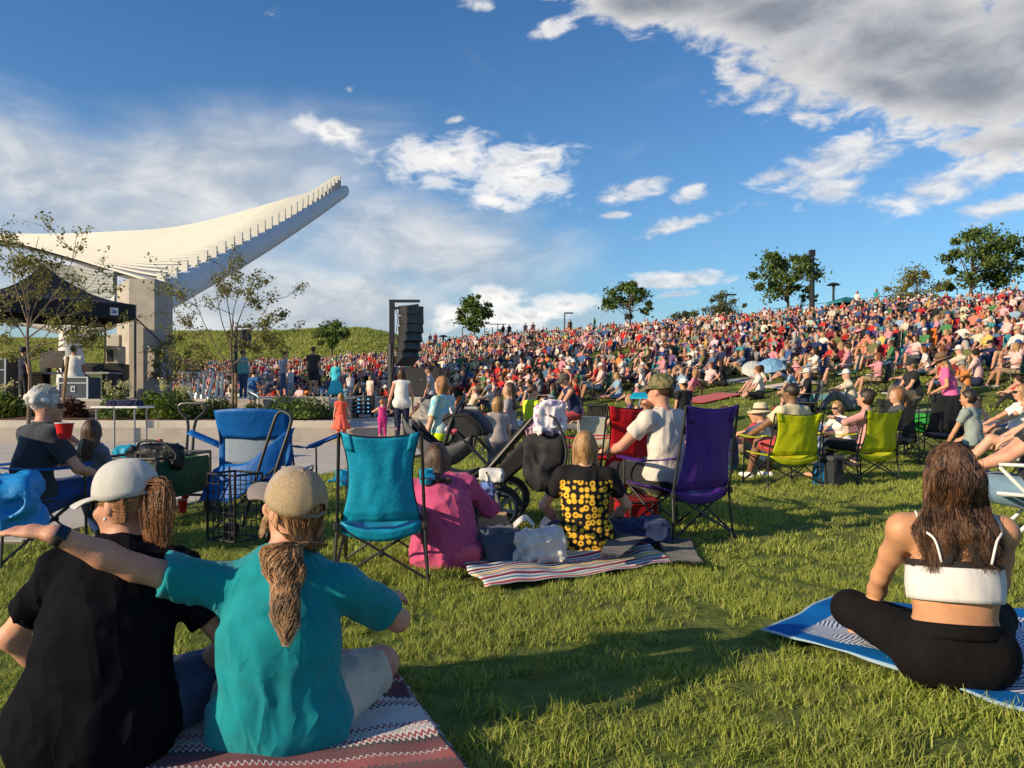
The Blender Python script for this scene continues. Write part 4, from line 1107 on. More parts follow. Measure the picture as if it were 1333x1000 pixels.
# ================================================================ people
def rot(ax, a):
    return np.array(Matrix.Rotation(a, 3, ax))
def unit(v): v = np.asarray(v, float); return v / (np.linalg.norm(v) + 1e-9)
def ik(a, t, l1, l2, pole):
    a = np.array(a, float); t = np.array(t, float); d = t - a; L = np.linalg.norm(d)
    mx = (l1 + l2) * .997
    if L > mx: t = a + d / L * mx; d = t - a; L = mx
    L = max(L, abs(l1 - l2) + .02)
    u = d / np.linalg.norm(d); x = (l1 * l1 - l2 * l2 + L * L) / (2 * L); y = math.sqrt(max(l1 * l1 - x * x, 0))
    p = np.array(pole, float); p = p - u * (p @ u); p = unit(p)
    return a + u * x + p * y, t
POSES = dict(
    stand=dict(hip=(0, 0, .93), lean=0, curve=2, hl=(-.25, .06, .84), hr=(.25, .06, .84), fl=(-.10, .0, .07), fr=(.10, .02, .07), kl=(0, 1, 0), kr=(0, 1, 0), el=(-.5, -1, 0), er=(.5, -1, 0)),
    knees=dict(hip=(0, 0, .11), lean=4, curve=16, hl=(-.05, .50, .44), hr=(.06, .52, .42), fl=(-.14, .60, .06), fr=(.14, .60, .06), kl=(-.1, .2, 1), kr=(.1, .2, 1), el=(-1, 0, -.4), er=(1, 0, -.4)),
    cross=dict(hip=(0, 0, .11), lean=2, curve=10, hl=(-.20, .32, .20), hr=(.20, .32, .20), fl=(.14, .34, .07), fr=(-.14, .42, .07), kl=(-1, .5, .12), kr=(1, .5, .12), el=(-1, -.3, -.2), er=(1, -.3, -.2)),
    back=dict(hip=(0, 0, .11), lean=-26, curve=8, hl=(-.30, -.34, .04), hr=(.30, -.34, .04), fl=(-.12, .78, .07), fr=(.14, .68, .06), kl=(0, 0, 1), kr=(0, 0, 1), el=(-.4, -1, 0), er=(.4, -1, 0)),
    legs=dict(hip=(0, 0, .11), lean=6, curve=14, hl=(-.16, .36, .20), hr=(.10, .44, .22), fl=(-.10, .86, .07), fr=(.10, .84, .07), kl=(-.2, 0, 1), kr=(.2, 0, 1), el=(-1, -.3, -.1), er=(1, -.3, -.1)),
    chair=dict(hip=(0, 0, .42), lean=-12, curve=10, hl=(-.14, .24, .52), hr=(.17, .22, .52), fl=(-.14, .56, .07), fr=(.14, .52, .07), kl=(0, .4, 1), kr=(0, .4, 1), el=(-1, -.6, -.4), er=(1, -.6, -.4)),
    chair2=dict(hip=(0, 0, .42), lean=-8, curve=14, hl=(-.27, .26, .60), hr=(.10, .22, .98), fl=(-.12, .50, .07), fr=(.16, .62, .07), kl=(0, .4, 1), kr=(0, .4, 1), el=(-1, -.6, -.4), er=(1, .2, -.8)),
    clap=dict(hip=(0, 0, .11), lean=2, curve=8, hl=(-.02, .34, .62), hr=(.02, .34, .63), fl=(.14, .34, .07), fr=(-.14, .42, .07), kl=(-1, .5, .12), kr=(1, .5, .12), el=(-1, -.2, -.5), er=(1, -.2, -.5)),
    wave=dict(hip=(0, 0, .11), lean=0, curve=8, hl=(-.20, .34, .24), hr=(.14, .20, 1.02), fl=(-.16, .58, .06), fr=(.12, .62, .06), kl=(-.1, .2, 1), kr=(.1, .2, 1), el=(-1, -.3, -.1), er=(1, .1, -.4)),
)
def pose(base, **k):
    d = dict(POSES[base]); d.update(k); return d

def person(name, loc, rz, ps, h=1.75, sex='m', bulk=1.0, skin=None, shirt=None, sleeve=.55, bottom=None, blen='long', hair=None, htype='short', shoes=None,
           cap=None, vox=.014, label=None, group=None, single=None, head=(0, 0, 0), eyes=True, glasses=False, wr=.0, cat='person', belly=0.0, extra=None, fingers=None, neckline=0.0, hairlen=.30, long_shirt=False, hem=False, face=True, parent=None):
    s = h / 1.75
    k = s * bulk
    T = lambda p: np.array(p, float) * s
    P = T(ps['hip']); ln = R(ps['lean']); cv = R(ps['curve']); sd = R(ps.get('side', 0)); tw = R(ps.get('tw', 0))
    def up(l): return unit(np.array([math.sin(sd), math.sin(l), math.cos(l)]))
    d1, d2 = up(ln - cv * .3), up(ln + cv * .7)
    C = P + d1 * .27 * s; N = C + d2 * .235 * s
    Rz = rot('Z', tw)
    right = Rz @ np.array([1.0, 0, 0]); right = unit(right - d2 * (right @ d2)); fwd = np.cross(d2, right)
    sw = (.178 if sex == 'm' else .155) * s * (1 + (bulk - 1) * .5)
    sh = ps.get('shrug', 0) * s
    SLp = N - d2 * .045 * s - right * sw + np.array([0, 0, sh]); SRp = N - d2 * .045 * s + right * sw + np.array([0, 0, sh])
    Wl, Wr = T(ps['hl']), T(ps['hr'])
    EL, Wl = ik(SLp, Wl, .285 * s, .25 * s, ps['el']); ER, Wr = ik(SRp, Wr, .285 * s, .25 * s, ps['er'])
    hpw = .088 * s
    pr = rot('Z', tw * .3) @ np.array([1.0, 0, 0])
    HL, HR = P - pr * hpw, P + pr * hpw
    KL, AL = ik(HL, T(ps['fl']), .43 * s, .42 * s, ps['kl']); KR, AR = ik(HR, T(ps['fr']), .43 * s, .42 * s, ps['kr'])
    # head
    hy, hp, hro = [R(a) for a in head]
    hd = unit(d2 * .6 + np.array([0, 0, .8]))
    hdir = rot('Z', tw + hy) @ rot('X', hp) @ rot('Y', hro)
    nk = N + hd * .055 * s + fwd * .012 * s
    Hc = nk + (hd * .4 + hdir @ np.array([0, .12, 1.0]) * .6) * .118 * s
    HS = s if h > 1.3 else s * (1.0 + (1.3 - h) * .45)
    hp_ = lambda x, y, z: Hc + hdir @ (np.array([x, y, z]) * HS)
    HM = Matrix([list(hdir[0] * HS) + [Hc[0]], list(hdir[1] * HS) + [Hc[1]], list(hdir[2] * HS) + [Hc[2]], [0, 0, 0, 1]])
    info = dict(P=P, C=C, N=N, SL=SLp, SR=SRp, EL=EL, ER=ER, WL=Wl, WR=Wr, KL=KL, KR=KR, AL=AL, AR=AR, Hc=Hc, hp=hp_, HM=HM, s=s, fwd=fwd, right=right, d2=d2, hdir=hdir, HS=HS, k=k)
    one = single is not None
    B = Sdf(); SH = B if one else Sdf(); BT = B if one else Sdf(); HA = B if one else Sdf(); SO = B if one else Sdf()
    lab = dict(skin=0, shirt=1, bottom=2, hair=3, shoe=4)
    th = .92 if not one else 1.0
    fem = sex == 'f'
    def torso(D, f, L, full=True):
        if full: D.cone(HL, HR, .108 * k * f, lab=L['b'], k=.04, flat=(fwd, 1.0))
        D.cone(P + d1 * .02, C - d1 * .03, (.128 if fem else .136) * k * f * (1 + belly * .6), (.118 if fem else .14) * k * f * (1 + belly * .4), lab=L['t'], k=.05, flat=(fwd, .80 + belly * .5))
        D.cone(C - d1 * .02, N - d2 * .10 * s, (.128 if fem else .150) * k * f, (.125 if fem else .142) * k * f, lab=L['t'], k=.06, flat=(fwd, .70))
        D.cone(SLp + d2 * .008, SRp + d2 * .008, .056 * k * f, lab=L['t'], k=.05)
        D.cone(N - d2 * .07 * s, N - d2 * .005 * s, .085 * k * f, .058 * s * f, lab=L['t'], k=.05, flat=(fwd, .8))
        if fem:
            for sx in (-1, 1):
                D.ell(C + d2 * .07 * s + fwd * .085 * k + right * sx * .062 * k, np.array([.058, .05, .058]) * k * f, lab=L['t'], k=.04)
    # ---- body
    if not one or True:
        if not one: torso(B, th, dict(b=0, t=0))
        B.cone(N - d2 * .03, hp_(0, -.018, -.06), .060 * s * (1 if not fem else .88), .052 * HS * (1 if not fem else .88), lab=0, k=.03)
        B.ell(hp_(0, -.012, .025), np.array([.075, .094, .096]) * HS, 0, .02, rot=hdir)
        B.ell(hp_(0, .020, -.040), np.array([.059, .072, .074]) * HS, 0, .03, rot=hdir)
        B.ell(hp_(0, .062, -.092), np.array([.026, .022, .022]) * HS, 0, .025, rot=hdir)
        if face and not one:
            B.cone(hp_(0, .084, .006), hp_(0, .106, -.026), .009 * HS, .0135 * HS, 0, .012)
            B.cone(hp_(-.03, .076, .024), hp_(.03, .076, .024), .013 * HS, lab=0, k=.02)
            for sx in (-1, 1):
                B.ell(hp_(sx * .077, -.008, -.008), np.array([.011, .020, .031]) * HS, 0, .008, rot=hdir)
                B.ell(hp_(sx * .038, .066, -.028), np.array([.022, .018, .02]) * HS, 0, .02, rot=hdir)
                B.ell(hp_(sx * .031, .096, .002), np.array([.014, .012, .009]) * HS, 0, .008, rot=hdir, sub=True)
            B.cone(hp_(-.018, .086, -.060), hp_(.018, .086, -.060), .008 * HS, lab=0, k=.01)
        elif one:
            B.cone(hp_(0, .08, 0), hp_(0, .10, -.03), .012 * HS, .015 * HS, 0, .015)
        sl_lab = lab['shirt'] if one else 0
        for (S_, E_, W_, sx) in ((SLp, EL, Wl, -1), (SRp, ER, Wr, 1)):
            ak = s * (1 + (bulk - 1) * .7) * (1 if not fem else .88)
            if one and sleeve > 0:
                m = S_ + (E_ - S_) * min(sleeve, 1)
                B.cone(S_, m, .060 * ak, .052 * ak, 1, .03); B.cone(m, E_, .044 * ak, .038 * ak, 0, .015)
                if sleeve > 1: B.cone(E_, E_ + (W_ - E_) * (sleeve - 1), .044 * ak, .038 * ak, 1, .02)
            else:
                B.cone(S_, S_ * .5 + E_ * .5, .052 * ak, .045 * ak, 0, .03); B.cone(S_ * .5 + E_ * .5, E_, .045 * ak, .036 * ak, 0, .02)
            B.cone(E_, E_ * .6 + W_ * .4, .037 * ak, .037 * ak, 0, .02); B.cone(E_ * .6 + W_ * .4, W_, .037 * ak, .025 * ak, 0, .02)
            # hand
            fd = unit(W_ - E_); hk = s * (.95 if fem else 1.0)
            hm = ps.get('handL' if sx < 0 else 'handR')
            hdv = unit(hm[0]) if hm else unit(fd + np.array([0, 0, -.15])); pn = unit(hm[1]) if hm else unit(np.cross(np.cross(hdv, np.array([0, 0, 1.0]) + .01 * right), hdv))
            pn = unit(pn - hdv * (pn @ hdv)); ac = np.cross(hdv, pn)
            curl = hm[2] if hm and len(hm) > 2 else .5
            pc = W_ + hdv * .045 * hk
            B.cone(W_, pc + hdv * .02 * hk, .027 * hk, .036 * hk, 0, .02, flat=(pn, .55))
            if fingers:
                for q in range(4):
                    o = (q - 1.5) * .0185 * hk; L1 = (.040, .045, .042, .034)[q] * hk
                    b0 = W_ + hdv * .082 * hk + ac * o; dr = unit(hdv - pn * curl * .45); b1 = b0 + dr * L1; dr2 = unit(hdv - pn * curl * 1.5); b2 = b1 + dr2 * L1 * .62; dr3 = unit(hdv * (1 - curl) - pn * curl * 1.8 + hdv * .1); b3 = b2 + dr3 * L1 * .5
                    for a_, c_, r0, r1 in ((b0 - hdv * .02 * hk, b1, .0098, .0088), (b1, b2, .0088, .0080), (b2, b3, .0080, .0066)): B.cone(a_, c_, r0 * hk, r1 * hk, 0, .004)
                t0 = W_ + hdv * .02 * hk + ac * sx * -.025 * hk; t1 = t0 + unit(hdv * .8 + ac * sx * -.7 - pn * .25) * .045 * hk; t2 = t1 + unit(hdv - pn * curl * .5 + ac * sx * -.1) * .032 * hk
                B.cone(t0, t1, .014 * hk, .011 * hk, 0, .008); B.cone(t1, t2, .011 * hk, .009 * hk, 0, .005)
            else:
                B.cone(pc + hdv * .02 * hk, pc + unit(hdv - pn * curl * .7) * .085 * hk, .032 * hk, .020 * hk, 0, .015, flat=(pn, .5))
                B.cone(W_ + hdv * .03 * hk, W_ + hdv * .065 * hk - ac * sx * .042 * hk, .013 * hk, .010 * hk, 0, .01)
        for (H_, K_, A_, sx) in ((HL, KL, AL, -1), (HR, KR, AR, 1)):
            lk = s * (1 + (bulk - 1) * .8)
            rth = (.086, .060); rsh = (.055, .036)
            if one:
                short = blen == 'short'
                B.cone(H_, H_ + (K_ - H_) * (.8 if short else 1), rth[0] * lk * 1.08, (rth[1] + .008) * lk, 2, .03)
                if short: B.cone(H_ + (K_ - H_) * .7, K_, .056 * lk, .052 * lk, 0, .02)
                B.cone(K_, K_ * .6 + A_ * .4, .050 * lk, .054 * lk, 0 if short else 2, .02); B.cone(K_ * .6 + A_ * .4, A_, .053 * lk, .036 * lk, 0 if short else 2, .02)
            else:
                B.cone(H_, K_, rth[0] * lk * .95, rth[1] * lk * .94, 0, .03)
                B.cone(K_, K_ * .62 + A_ * .38, .052 * lk, .055 * lk, 0, .02); B.cone(K_ * .62 + A_ * .38, A_, .055 * lk, .033 * lk, 0, .02)
            # foot
            sdv = A_ - K_; fdv = np.array([0, 1.0, 0]) if not ps.get('ft') else np.array(ps['ft'], float)
            if abs(unit(sdv)[1]) > .8: fdv = unit(fdv * .25 + np.array([0, 0, 1.0]))
            if abs(unit(sdv)[0]) > .55: fdv = unit(np.array([np.sign(sdv[0]) * .9, .45, -.05]))
            heel = A_ - fdv * .035 * s + np.array([0, 0, -.03]) * s * (1 if fdv[2] < .5 else 0); toe = heel + fdv * .18 * s
            if shoes is not None and not one:
                SO.cone(heel, toe, .040 * s, .036 * s, 4, .01, flat=((0, 0, 1), .9)); SO.cone(A_ + np.array([0, 0, .0]), heel, .038 * s, .038 * s, 4, .02)
                B.cone(heel, toe, .030 * s, .026 * s, 0, .02)
            else:
                B.cone(A_, heel, .034 * s, .034 * s, 4 if one else 0, .02); B.cone(heel, toe, .036 * s, .030 * s, 4 if one else 0, .02)
    if one: torso(B, 1.0, dict(b=2, t=1))
    # ---- clothes
    if not one and shirt is not None:
        SH.cone(HL + d1 * (.035 if not long_shirt else -.005), HR + d1 * (.035 if not long_shirt else -.005), (.118 if not long_shirt else .122) * k, lab=1, k=.05) if ps.get('tuck') is None else None
        if long_shirt: SH.cone(P + d1 * .02, C, .140 * k, .136 * k, lab=1, k=.05, flat=(fwd, .84))
        torso(SH, 1.0, dict(b=1, t=1), full=False)
        ak = s * (1 + (bulk - 1) * .7) * (1 if not fem else .9)
        if sleeve > 0:
            for S_, E_, W_ in ((SLp, EL, Wl), (SRp, ER, Wr)):
                SH.cone(S_, S_ + (E_ - S_) * min(sleeve, 1.0), .064 * ak, (.062 if sleeve <= 1 else .05) * ak, 1, .035, capb=sleeve <= 1)
                if sleeve > 1: SH.cone(E_, E_ + (W_ - E_) * (sleeve - 1), .052 * ak, .042 * ak, 1, .02, capb=True)
    if not one and bottom is not None:
        BT.cone(HL, HR, .112 * k, lab=2, k=.04); BT.cone(P, P + d1 * .09, .125 * k, .122 * k, 2, .04, flat=(fwd, .82), capb=True)
        lk = s * (1 + (bulk - 1) * .8)
        for H_, K_, A_ in ((HL, KL, AL), (HR, KR, AR)):
            if blen == 'skirt':
                BT.cone(P, (KL + KR) / 2, .13 * k, .20 * k, 2, .06, capb=True)
            elif blen == 'short':
                BT.cone(H_, H_ + (K_ - H_) * .82, .100 * lk, .086 * lk, 2, .03, capb=True)
            else:
                BT.cone(H_, K_, .093 * lk, .066 * lk, 2, .03); BT.cone(K_, K_ + (A_ - K_) * .93, .064 * lk, .052 * lk, 2, .03, capb=True)
    # ---- hair
    hasH = hair is not None or one
    if hasH and htype != 'bald':
        HA.ell(hp_(0, -.022, .036), np.array([.083, .096, .096]) * HS, 3, .015, rot=hdir)
        if htype in ('long', 'bob', 'pony', 'bun'):
            HA.ell(hp_(0, -.030, -.01), np.array([.084, .080, .09]) * HS, 3, .02, rot=hdir)
        if htype == 'curly':
            for q in rng.normal(size=(26, 3)):
                q = unit(q); q[1] = q[1] * .9 - .25; q[2] = abs(q[2]) * 1.0 - .18
                HA.ell(hp_(*(q * np.array([.083, .092, .098]) + np.array([0, -.02, .03]))), np.array([.026, .026, .024]) * HS * 1.35, 3, .008)
        if htype == 'bob':
            for sx in (-1, 0, 1): HA.cone(hp_(sx * .055, -.045 + abs(sx) * .03, 0), hp_(sx * .062, -.05 + abs(sx) * .035, -.15), .045 * HS, .034 * HS, 3, .03)
        if htype == 'long':
            for sx in (-1, 0, 1):
                a_ = hp_(sx * .052, -.05 + abs(sx) * .03, 0); b_0 = hp_(sx * .066, -.075 + abs(sx) * .03, -.15); c_0 = N - fwd * (.10 + .02 * (sx == 0)) * k + right * sx * .07 * s - d2 * (hairlen - .16) * s
                HA.cone(a_, b_0, .048 * HS, .042 * HS, 3, .03); HA.cone(b_0, c_0, .040 * HS, .026 * HS, 3, .03)
        if htype == 'pony':
            a_ = hp_(0, -.105, .03); b_0 = hp_(0, -.15, -.02); c_0 = hp_(0, -.135, -.17)
            HA.cone(a_, b_0, .022 * HS, .028 * HS, 3, .02); HA.cone(b_0, c_0, .03 * HS, .016 * HS, 3, .02)
        if htype == 'bun': HA.ell(hp_(0, -.10, .07), np.array([.035, .035, .035]) * HS, 3, .02)
        if not one and htype != 'curly':
            HA.ell(hp_(0, .088, -.035), np.array([.070, .062, .088]) * HS, 3, .02, rot=hdir, sub=True)
        if htype in ('short',) and not one:
            HA.ell(hp_(0, .03, -.085), np.array([.10, .09, .06]) * HS, 3, .02, rot=hdir, sub=True)
    if one:
        o_ = sdf_obj(name, B, vox, single, None, multi=True, link=False)
        return o_, info
    rt = empty(name, loc, rz, label, cat, group, parent=parent)
    wn = None
    if wr > 0:
        sd_ = rnd.random() * 50
        def wn(Pt):
            q = Pt * np.array([13, 13, 7]) + sd_
            r_ = 1 - np.abs(vnoise(q + 2.2 * np.stack([vnoise(Pt * 6), vnoise(Pt * 6 + 9), vnoise(Pt * 6 + 19)], -1)) * 2 - 1)
            return -wr * (r_ ** 2 * 1.4 - .5) - wr * .6 * (fbm(Pt * 9 + sd_) - .45)
    bo = sdf_obj('body', B, vox, skin or M_skin, rt)
    if shirt is not None: sdf_obj('shirt', SH, vox, shirt, rt, noise=wn)
    if bottom is not None: sdf_obj({'long': 'trousers', 'short': 'shorts', 'skirt': 'skirt'}[blen], BT, vox, bottom, rt, noise=wn)
    if hem and shirt is not None and 0 < sleeve <= 1:
        for S_, E_ in ((SLp, EL), (SRp, ER)):
            c = S_ + (E_ - S_) * sleeve; a_ = unit(E_ - S_); ak = s * (1 + (bulk - 1) * .7) * (1 if not fem else .9); mb = MB()
            Mh = Matrix.Translation(c) @ Vector(a_).to_track_quat('Z', 'Y').to_matrix().to_4x4(); r0 = .0625 * ak
            mb.lathe([(r0 - .012, -.002), (r0 + .0005, .000), (r0 + .0022, -.003), (r0 + .0022, -.020), (r0 + .0005, -.0225), (r0 - .012, -.022)], n=36); h_ = mb.build('sleeve_hem', shirt, rt, smooth='all'); h_.matrix_local = Mh
    if hair is not None and htype != 'bald' and HA.p:
        hn = lambda Pt: .010 * (fbm(Pt * np.array([30, 30, 8 if htype not in ('curly', 'short') else 30])) - .45)
        sdf_obj('hair', HA, min(vox, .011), hair, rt, noise=hn)
    if shoes is not None:
        v, f, _ = SO.build(min(vox, .018)); 
        mid = (AL + AR) / 2
        side = v @ unit(AL - AR) > mid @ unit(AL - AR)
        for m_ in (True, False):
            keep = side[f[:, 0]] == m_; ff_ = f[keep]
            if not len(ff_): continue
            u, inv = np.unique(ff_, return_inverse=True); mesh('shoe', v[u], inv.reshape(-1, 4), shoes, rt, True)
    if eyes and face:
        for sx in (-1, 1):
            mb = MB(); c = hp_(sx * .031, .0845, .002); mb.lathe([(.001, -.006), (.007, -.004), (.0085, 0), (.007, .004), (.001, .006)], n=8)
            eo = mb.build('eye', M_eye, rt, smooth='all'); eo.matrix_local = Matrix.Translation(c) @ HM.to_3x3().to_4x4() @ Matrix.Diagonal((1.35, .9, 1, 1))
        mb = MB(); mb.tube([(-.021, .088, -.060), (0, .0945, -.058), (.021, .088, -.060)], [.003, .0058, .003], 6); mo = mb.build('mouth', M_lip, rt, smooth='all'); mo.matrix_local = HM
    if glasses:
        mb = MB()
        for sx in (-1, 1):
            mb.grid(lambda u, v, sx=sx: (sx * (.008 + .052 * u), .103 - .030 * u * u, .018 - .038 * v + .004 * u), 5, 3, thick=.004)
            mb.tube([(sx * .060, .075, .014), (sx * .078, -.01, .012)], .0025, 5)
        mb.tube([(-.01, .104, .008), (.01, .104, .008)], .003, 5)
        go = mb.build('sunglasses', M_lens, rt, smooth=True); go.matrix_local = HM
    if cap: make_cap(rt, HM, *cap) if isinstance(cap, tuple) else cap(rt, HM)
    if extra: extra(rt, info)
    return rt, info

def make_cap(rt, HM, m, style='cap', m2=None, yaw=0.0, opening=True, brimm=None):
    Q = HM @ Matrix.Rotation(R(yaw), 4, 'Z') @ Matrix.Diagonal((1.05, 1.05, 1.0, 1))
    root = None
    # crown: six gores, with an opening over the strap at the back
    def crownpt(u, v, off=0.0):
        a = 2 * math.pi * u + math.pi / 2
        ph = (1 - v) * math.pi / 2
        cx_, sx_ = math.cos(a), math.sin(a)
        r = (math.cos(v * math.pi / 2) if True else 1)
        pw = max(0, math.sin(ph)) ** .78
        x = .089 * cx_ * pw; y = .104 * sx_ * pw - .012
        z = .115 * (math.sin(v * math.pi / 2) ** .9) + .028
        # gentle seam grooves between gores
        sm = abs(((u * 6 + .5) % 1) - .5) * 2
        gr = -.0010 * max(0, (sm - .86) / .14)
        if sx_ < 0 and opening:
            t = 1 - min(1, abs(((u - .5) * 2 * math.pi)) / .42)
            if t > 0: z += .050 * (1 - v) ** 4 * math.sqrt(max(0, 1 - (1 - t) ** 2)) * (1 if v < 1 else 0)
        z -= .012 * (1 - v) * (1 - abs(sx_)) if True else 0
        k = 1 + off + gr / .09
        return (x * k, y * k, z + off * .08)
    if style == 'bucket':
        mb = MB(); n = 28
        prof = [(.001, .150), (.045, .150), (.075, .135), (.088, .09), (.094, .045), (.098, .035), (.150, .018), (.165, .010), (.163, .006), (.10, .028)]
        vs = []; fs = []
        for r_, z in prof:
            for k in range(n):
                q = 2 * math.pi * k / n; w = 1 + .0 * k
                vs.append((r_ * math.cos(q) * .92, r_ * math.sin(q) * 1.06 - .01, z + (.012 * math.sin(2 * q) if r_ > .12 else 0)))
        for i in range(len(prof) - 1):
            for k in range(n): fs.append((i * n + k, i * n + (k + 1) % n, (i + 1) * n + (k + 1) % n, (i + 1) * n + k))
        mb.add(vs, fs); o = mb.build('hat', m, rt, smooth=True); o.matrix_local = Q
        mb = MB(); mb.lathe([(.096, .04), (.0985, .04), (.0955, .066), (.092, .066)], n=28); b = mb.build('hat_band', m2 or m, o, smooth=True); b.matrix_local = Matrix.Diagonal((.93, 1.07, 1, 1)) @ Matrix.Translation((0, -.01, 0))
        return o
    mb = MB(); mb.grid(lambda u, v: crownpt(u, v), 48, 12, thick=-.002)
    if m2 is not None and style == 'trucker':
        # front two gores in a solid fabric
        nf = len(mb.f)
        mb.m = [0 if not (math.sin(2 * math.pi * ((f[0] if f[0] < 49 * 13 else f[0] - 49 * 13) // 13) / 48 + math.pi / 2) > .45) else 1 for f in mb.f]
    o = mb.build('cap', [m, m2 or m], rt, smooth='all'); o.matrix_local = Q
    mb = MB()
    def br(u, v):
        a = (u - .5) * 2.1
        x = math.sin(a) * .088; y = math.cos(a) * .100 - .012
        k = v
        return (x * (1 + .12 * k) , y + k * (.078 * math.cos(a * .75) + .012), .030 - .022 * k * k - .30 * (x * x) / .09 * .4 * (.3 + k) - .004)
    mb.grid(br, 16, 6, thick=.004); b = mb.build('cap_brim', brimm or m2 or m, o, smooth=True)
    mb = MB(); mb.lathe([(.001, .148), (.006, .147), (.008, .142)], (0, -.012, -.002), n=8); b = mb.build('cap_button', m, o, smooth='all')
    if opening:
        mb = MB(); mb.tube([(-.04, -.100, .033), (0, -.117, .033), (.04, -.100, .033)], .0065, 6); mb.build('cap_strap', brimm or m, o)
    return o

# ---------------------------------------------------------------- folding camp chair
def camp_chair(loc, rz, m, label, w=.56, hb=.92, hs=.42, name='camp_chair', arm=None, group='folding camp chairs', trim=None, frame=None, mesh_arm=True, cup=False, back_w=None, cat='folding chair'):
    """faces +Y in its own frame; the back is at -Y and leans away"""
    rt = empty(name, loc, rz, label, cat, group)
    fr = frame or M_black_metal; arm = arm or m; trim = trim or fr
    hw = w / 2; d = .26; bw = (back_w or w) / 2
    top = {}
    # uprights of the back: from the rear foot up to the top of the back
    for sx in (-1, 1):
        mb = MB(); mb.tube([(sx * (hw + .03), -d - .02, hs - .06), (sx * (bw + .01), -d - .13, hb)], .0095, 8); mb.build('back_post', fr, rt)
        mb = MB(); mb.tube([(sx * (hw + .03), -d - .02, hs - .06), (sx * (hw + .05), -d - .05, .0)], .0095, 8); mb.build('leg', fr, rt)
        mb = MB(); mb.tube([(sx * (hw + .03), d, .0), (sx * (hw + .02), d - .01, hs + .19)], .0095, 8); mb.build('leg', fr, rt)
        for sy in (-d - .05, d):
            mb = MB(); mb.lathe([(.020, 0), (.022, .012), (.014, .035)], (sx * (hw + .05 if sy < 0 else hw + .03), sy, 0), n=8); mb.build('foot', M_black_plastic, rt)
        # side cross bars
        mb = MB(); mb.tube([(sx * (hw + .05), -d - .05, .035), (sx * (hw + .00), d - .02, hs - .02)], .008, 6)
        mb.tube([(sx * (hw + .03), d, .035), (sx * (hw + .0), -d, hs - .04)], .008, 6); mb.build('side_brace', fr, rt)
        mb = MB(); mb.box((sx * (hw + .032), -d - .03, hs - .06), (.034, .04, .045), bev=.008); mb.build('joint', M_black_plastic, rt)
        # armrest: sagging strap of cloth between post and front leg
        def afn(u, v, sx=sx):
            yy = -d - .06 + u * (2 * d + .08); zz = hs + .22 - .025 * math.sin(math.pi * u) - .02 * u
            return (sx * (hw + .005 + .075 * v * (1 + .2 * math.sin(math.pi * u)) ), yy, zz - .012 * math.sin(math.pi * v) - (.015 if v in (0, 1) else 0))
        mb = MB(); mb.grid(afn, 10, 4, thick=.006); a_ = mb.build('armrest', arm, rt, smooth=True)
        if cup:
            mb = MB(); mb.lathe([(.036, -.09), (.042, 0.0), (.046, .0), (.040, -.094)], (sx * (hw + .045), d - .05, hs + .21), n=12); mb.build('cup_holder', m, a_)
    for sy, z0, z1 in ((-d - .03, .04, hs - .07), (d - .005, .04, hs - .04)):
        mb = MB(); mb.tube([(-(hw + .04), sy, z0), (hw, sy * .92, z1)], .008, 6); mb.tube([(hw + .04, sy - .018, z0), (-hw, sy * .92 - .018, z1)], .008, 6); mb.build('cross_brace', fr, rt)
        mb = MB(); mb.box((0, sy * .96 - .01, (z0 + z1) / 2), (.03, .05, .03), bev=.006); mb.build('pivot', M_black_plastic, rt)
    sd_ = rnd.random() * 90
    def bfn(u, v):
        z = hs - .03 + v * (hb - hs + .03); hwz = (hw + .01) * (1 - v) + (bw + .0) * v
        hwz -= .045 * math.sin(math.pi * v) ** 1.0
        x = (u * 2 - 1) * hwz
        sag = .05 * (1 - (u * 2 - 1) ** 2) * (1 - .55 * v)
        wv = .016 * (float(vnoise(np.array([u * 4 + sd_, v * 2.2 + u * 3, .5]))) - .5) + .008 * (float(vnoise(np.array([u * 9 + sd_, v * 4 - u * 4, 3.5]))) - .5)
        y = -d - .03 - v * .10 - sag * 1.0 + wv * 1.6 + (.02 if v < .05 else 0)
        zz = z - (.028 * (1 - (u * 2 - 1) ** 2)) * v
        return (x, y, zz)
    mb = MB(); mb.grid(bfn, 22, 22, thick=-.004); bo = mb.build('backrest', m, rt, smooth='all')
    mb = MB(); mb.tube([bfn(i / 14, 1.0) for i in range(15)], .006, 6); 
    for sx in (0, 1): mb.tube([bfn(sx, i / 12) for i in range(13)], .006, 6)
    mb.build('trim', trim, bo)
    for sx in (0, 1):
        mb = MB(); p = bfn(sx, .9); mb.grid(lambda u, v, sx=sx: tuple(Vector(bfn(sx * .88 + u * .12, .80 + .2 * v)) + Vector((0, -.007, .003))), 3, 4, thick=-.004); mb.build('corner_pocket', m, bo, smooth='all')
    def sfn(u, v):
        x = (u * 2 - 1) * (hw + .01); y = -d - .01 + v * (2 * d - .02)
        z = hs - .035 - .055 * (1 - (u * 2 - 1) ** 2) * (1 - .3 * v) + .03 * v + .006 * math.sin(u * 14 + v * 6)
        return (x, y, z)
    mb = MB(); mb.grid(sfn, 12, 12, thick=.006); mb.build('seat', m, rt, smooth='all')
    mb = MB(); mb.grid(lambda u, v: (((u * 2 - 1) * (hw + .008)), -d - .03 + .015 * v - .02 * (1 - (u * 2 - 1) ** 2), hs - .03 - v * .065 - .05 * (1 - (u * 2 - 1) ** 2)), 10, 3, thick=.004); mb.build('seat_apron', m, rt, smooth='all')
    return rt
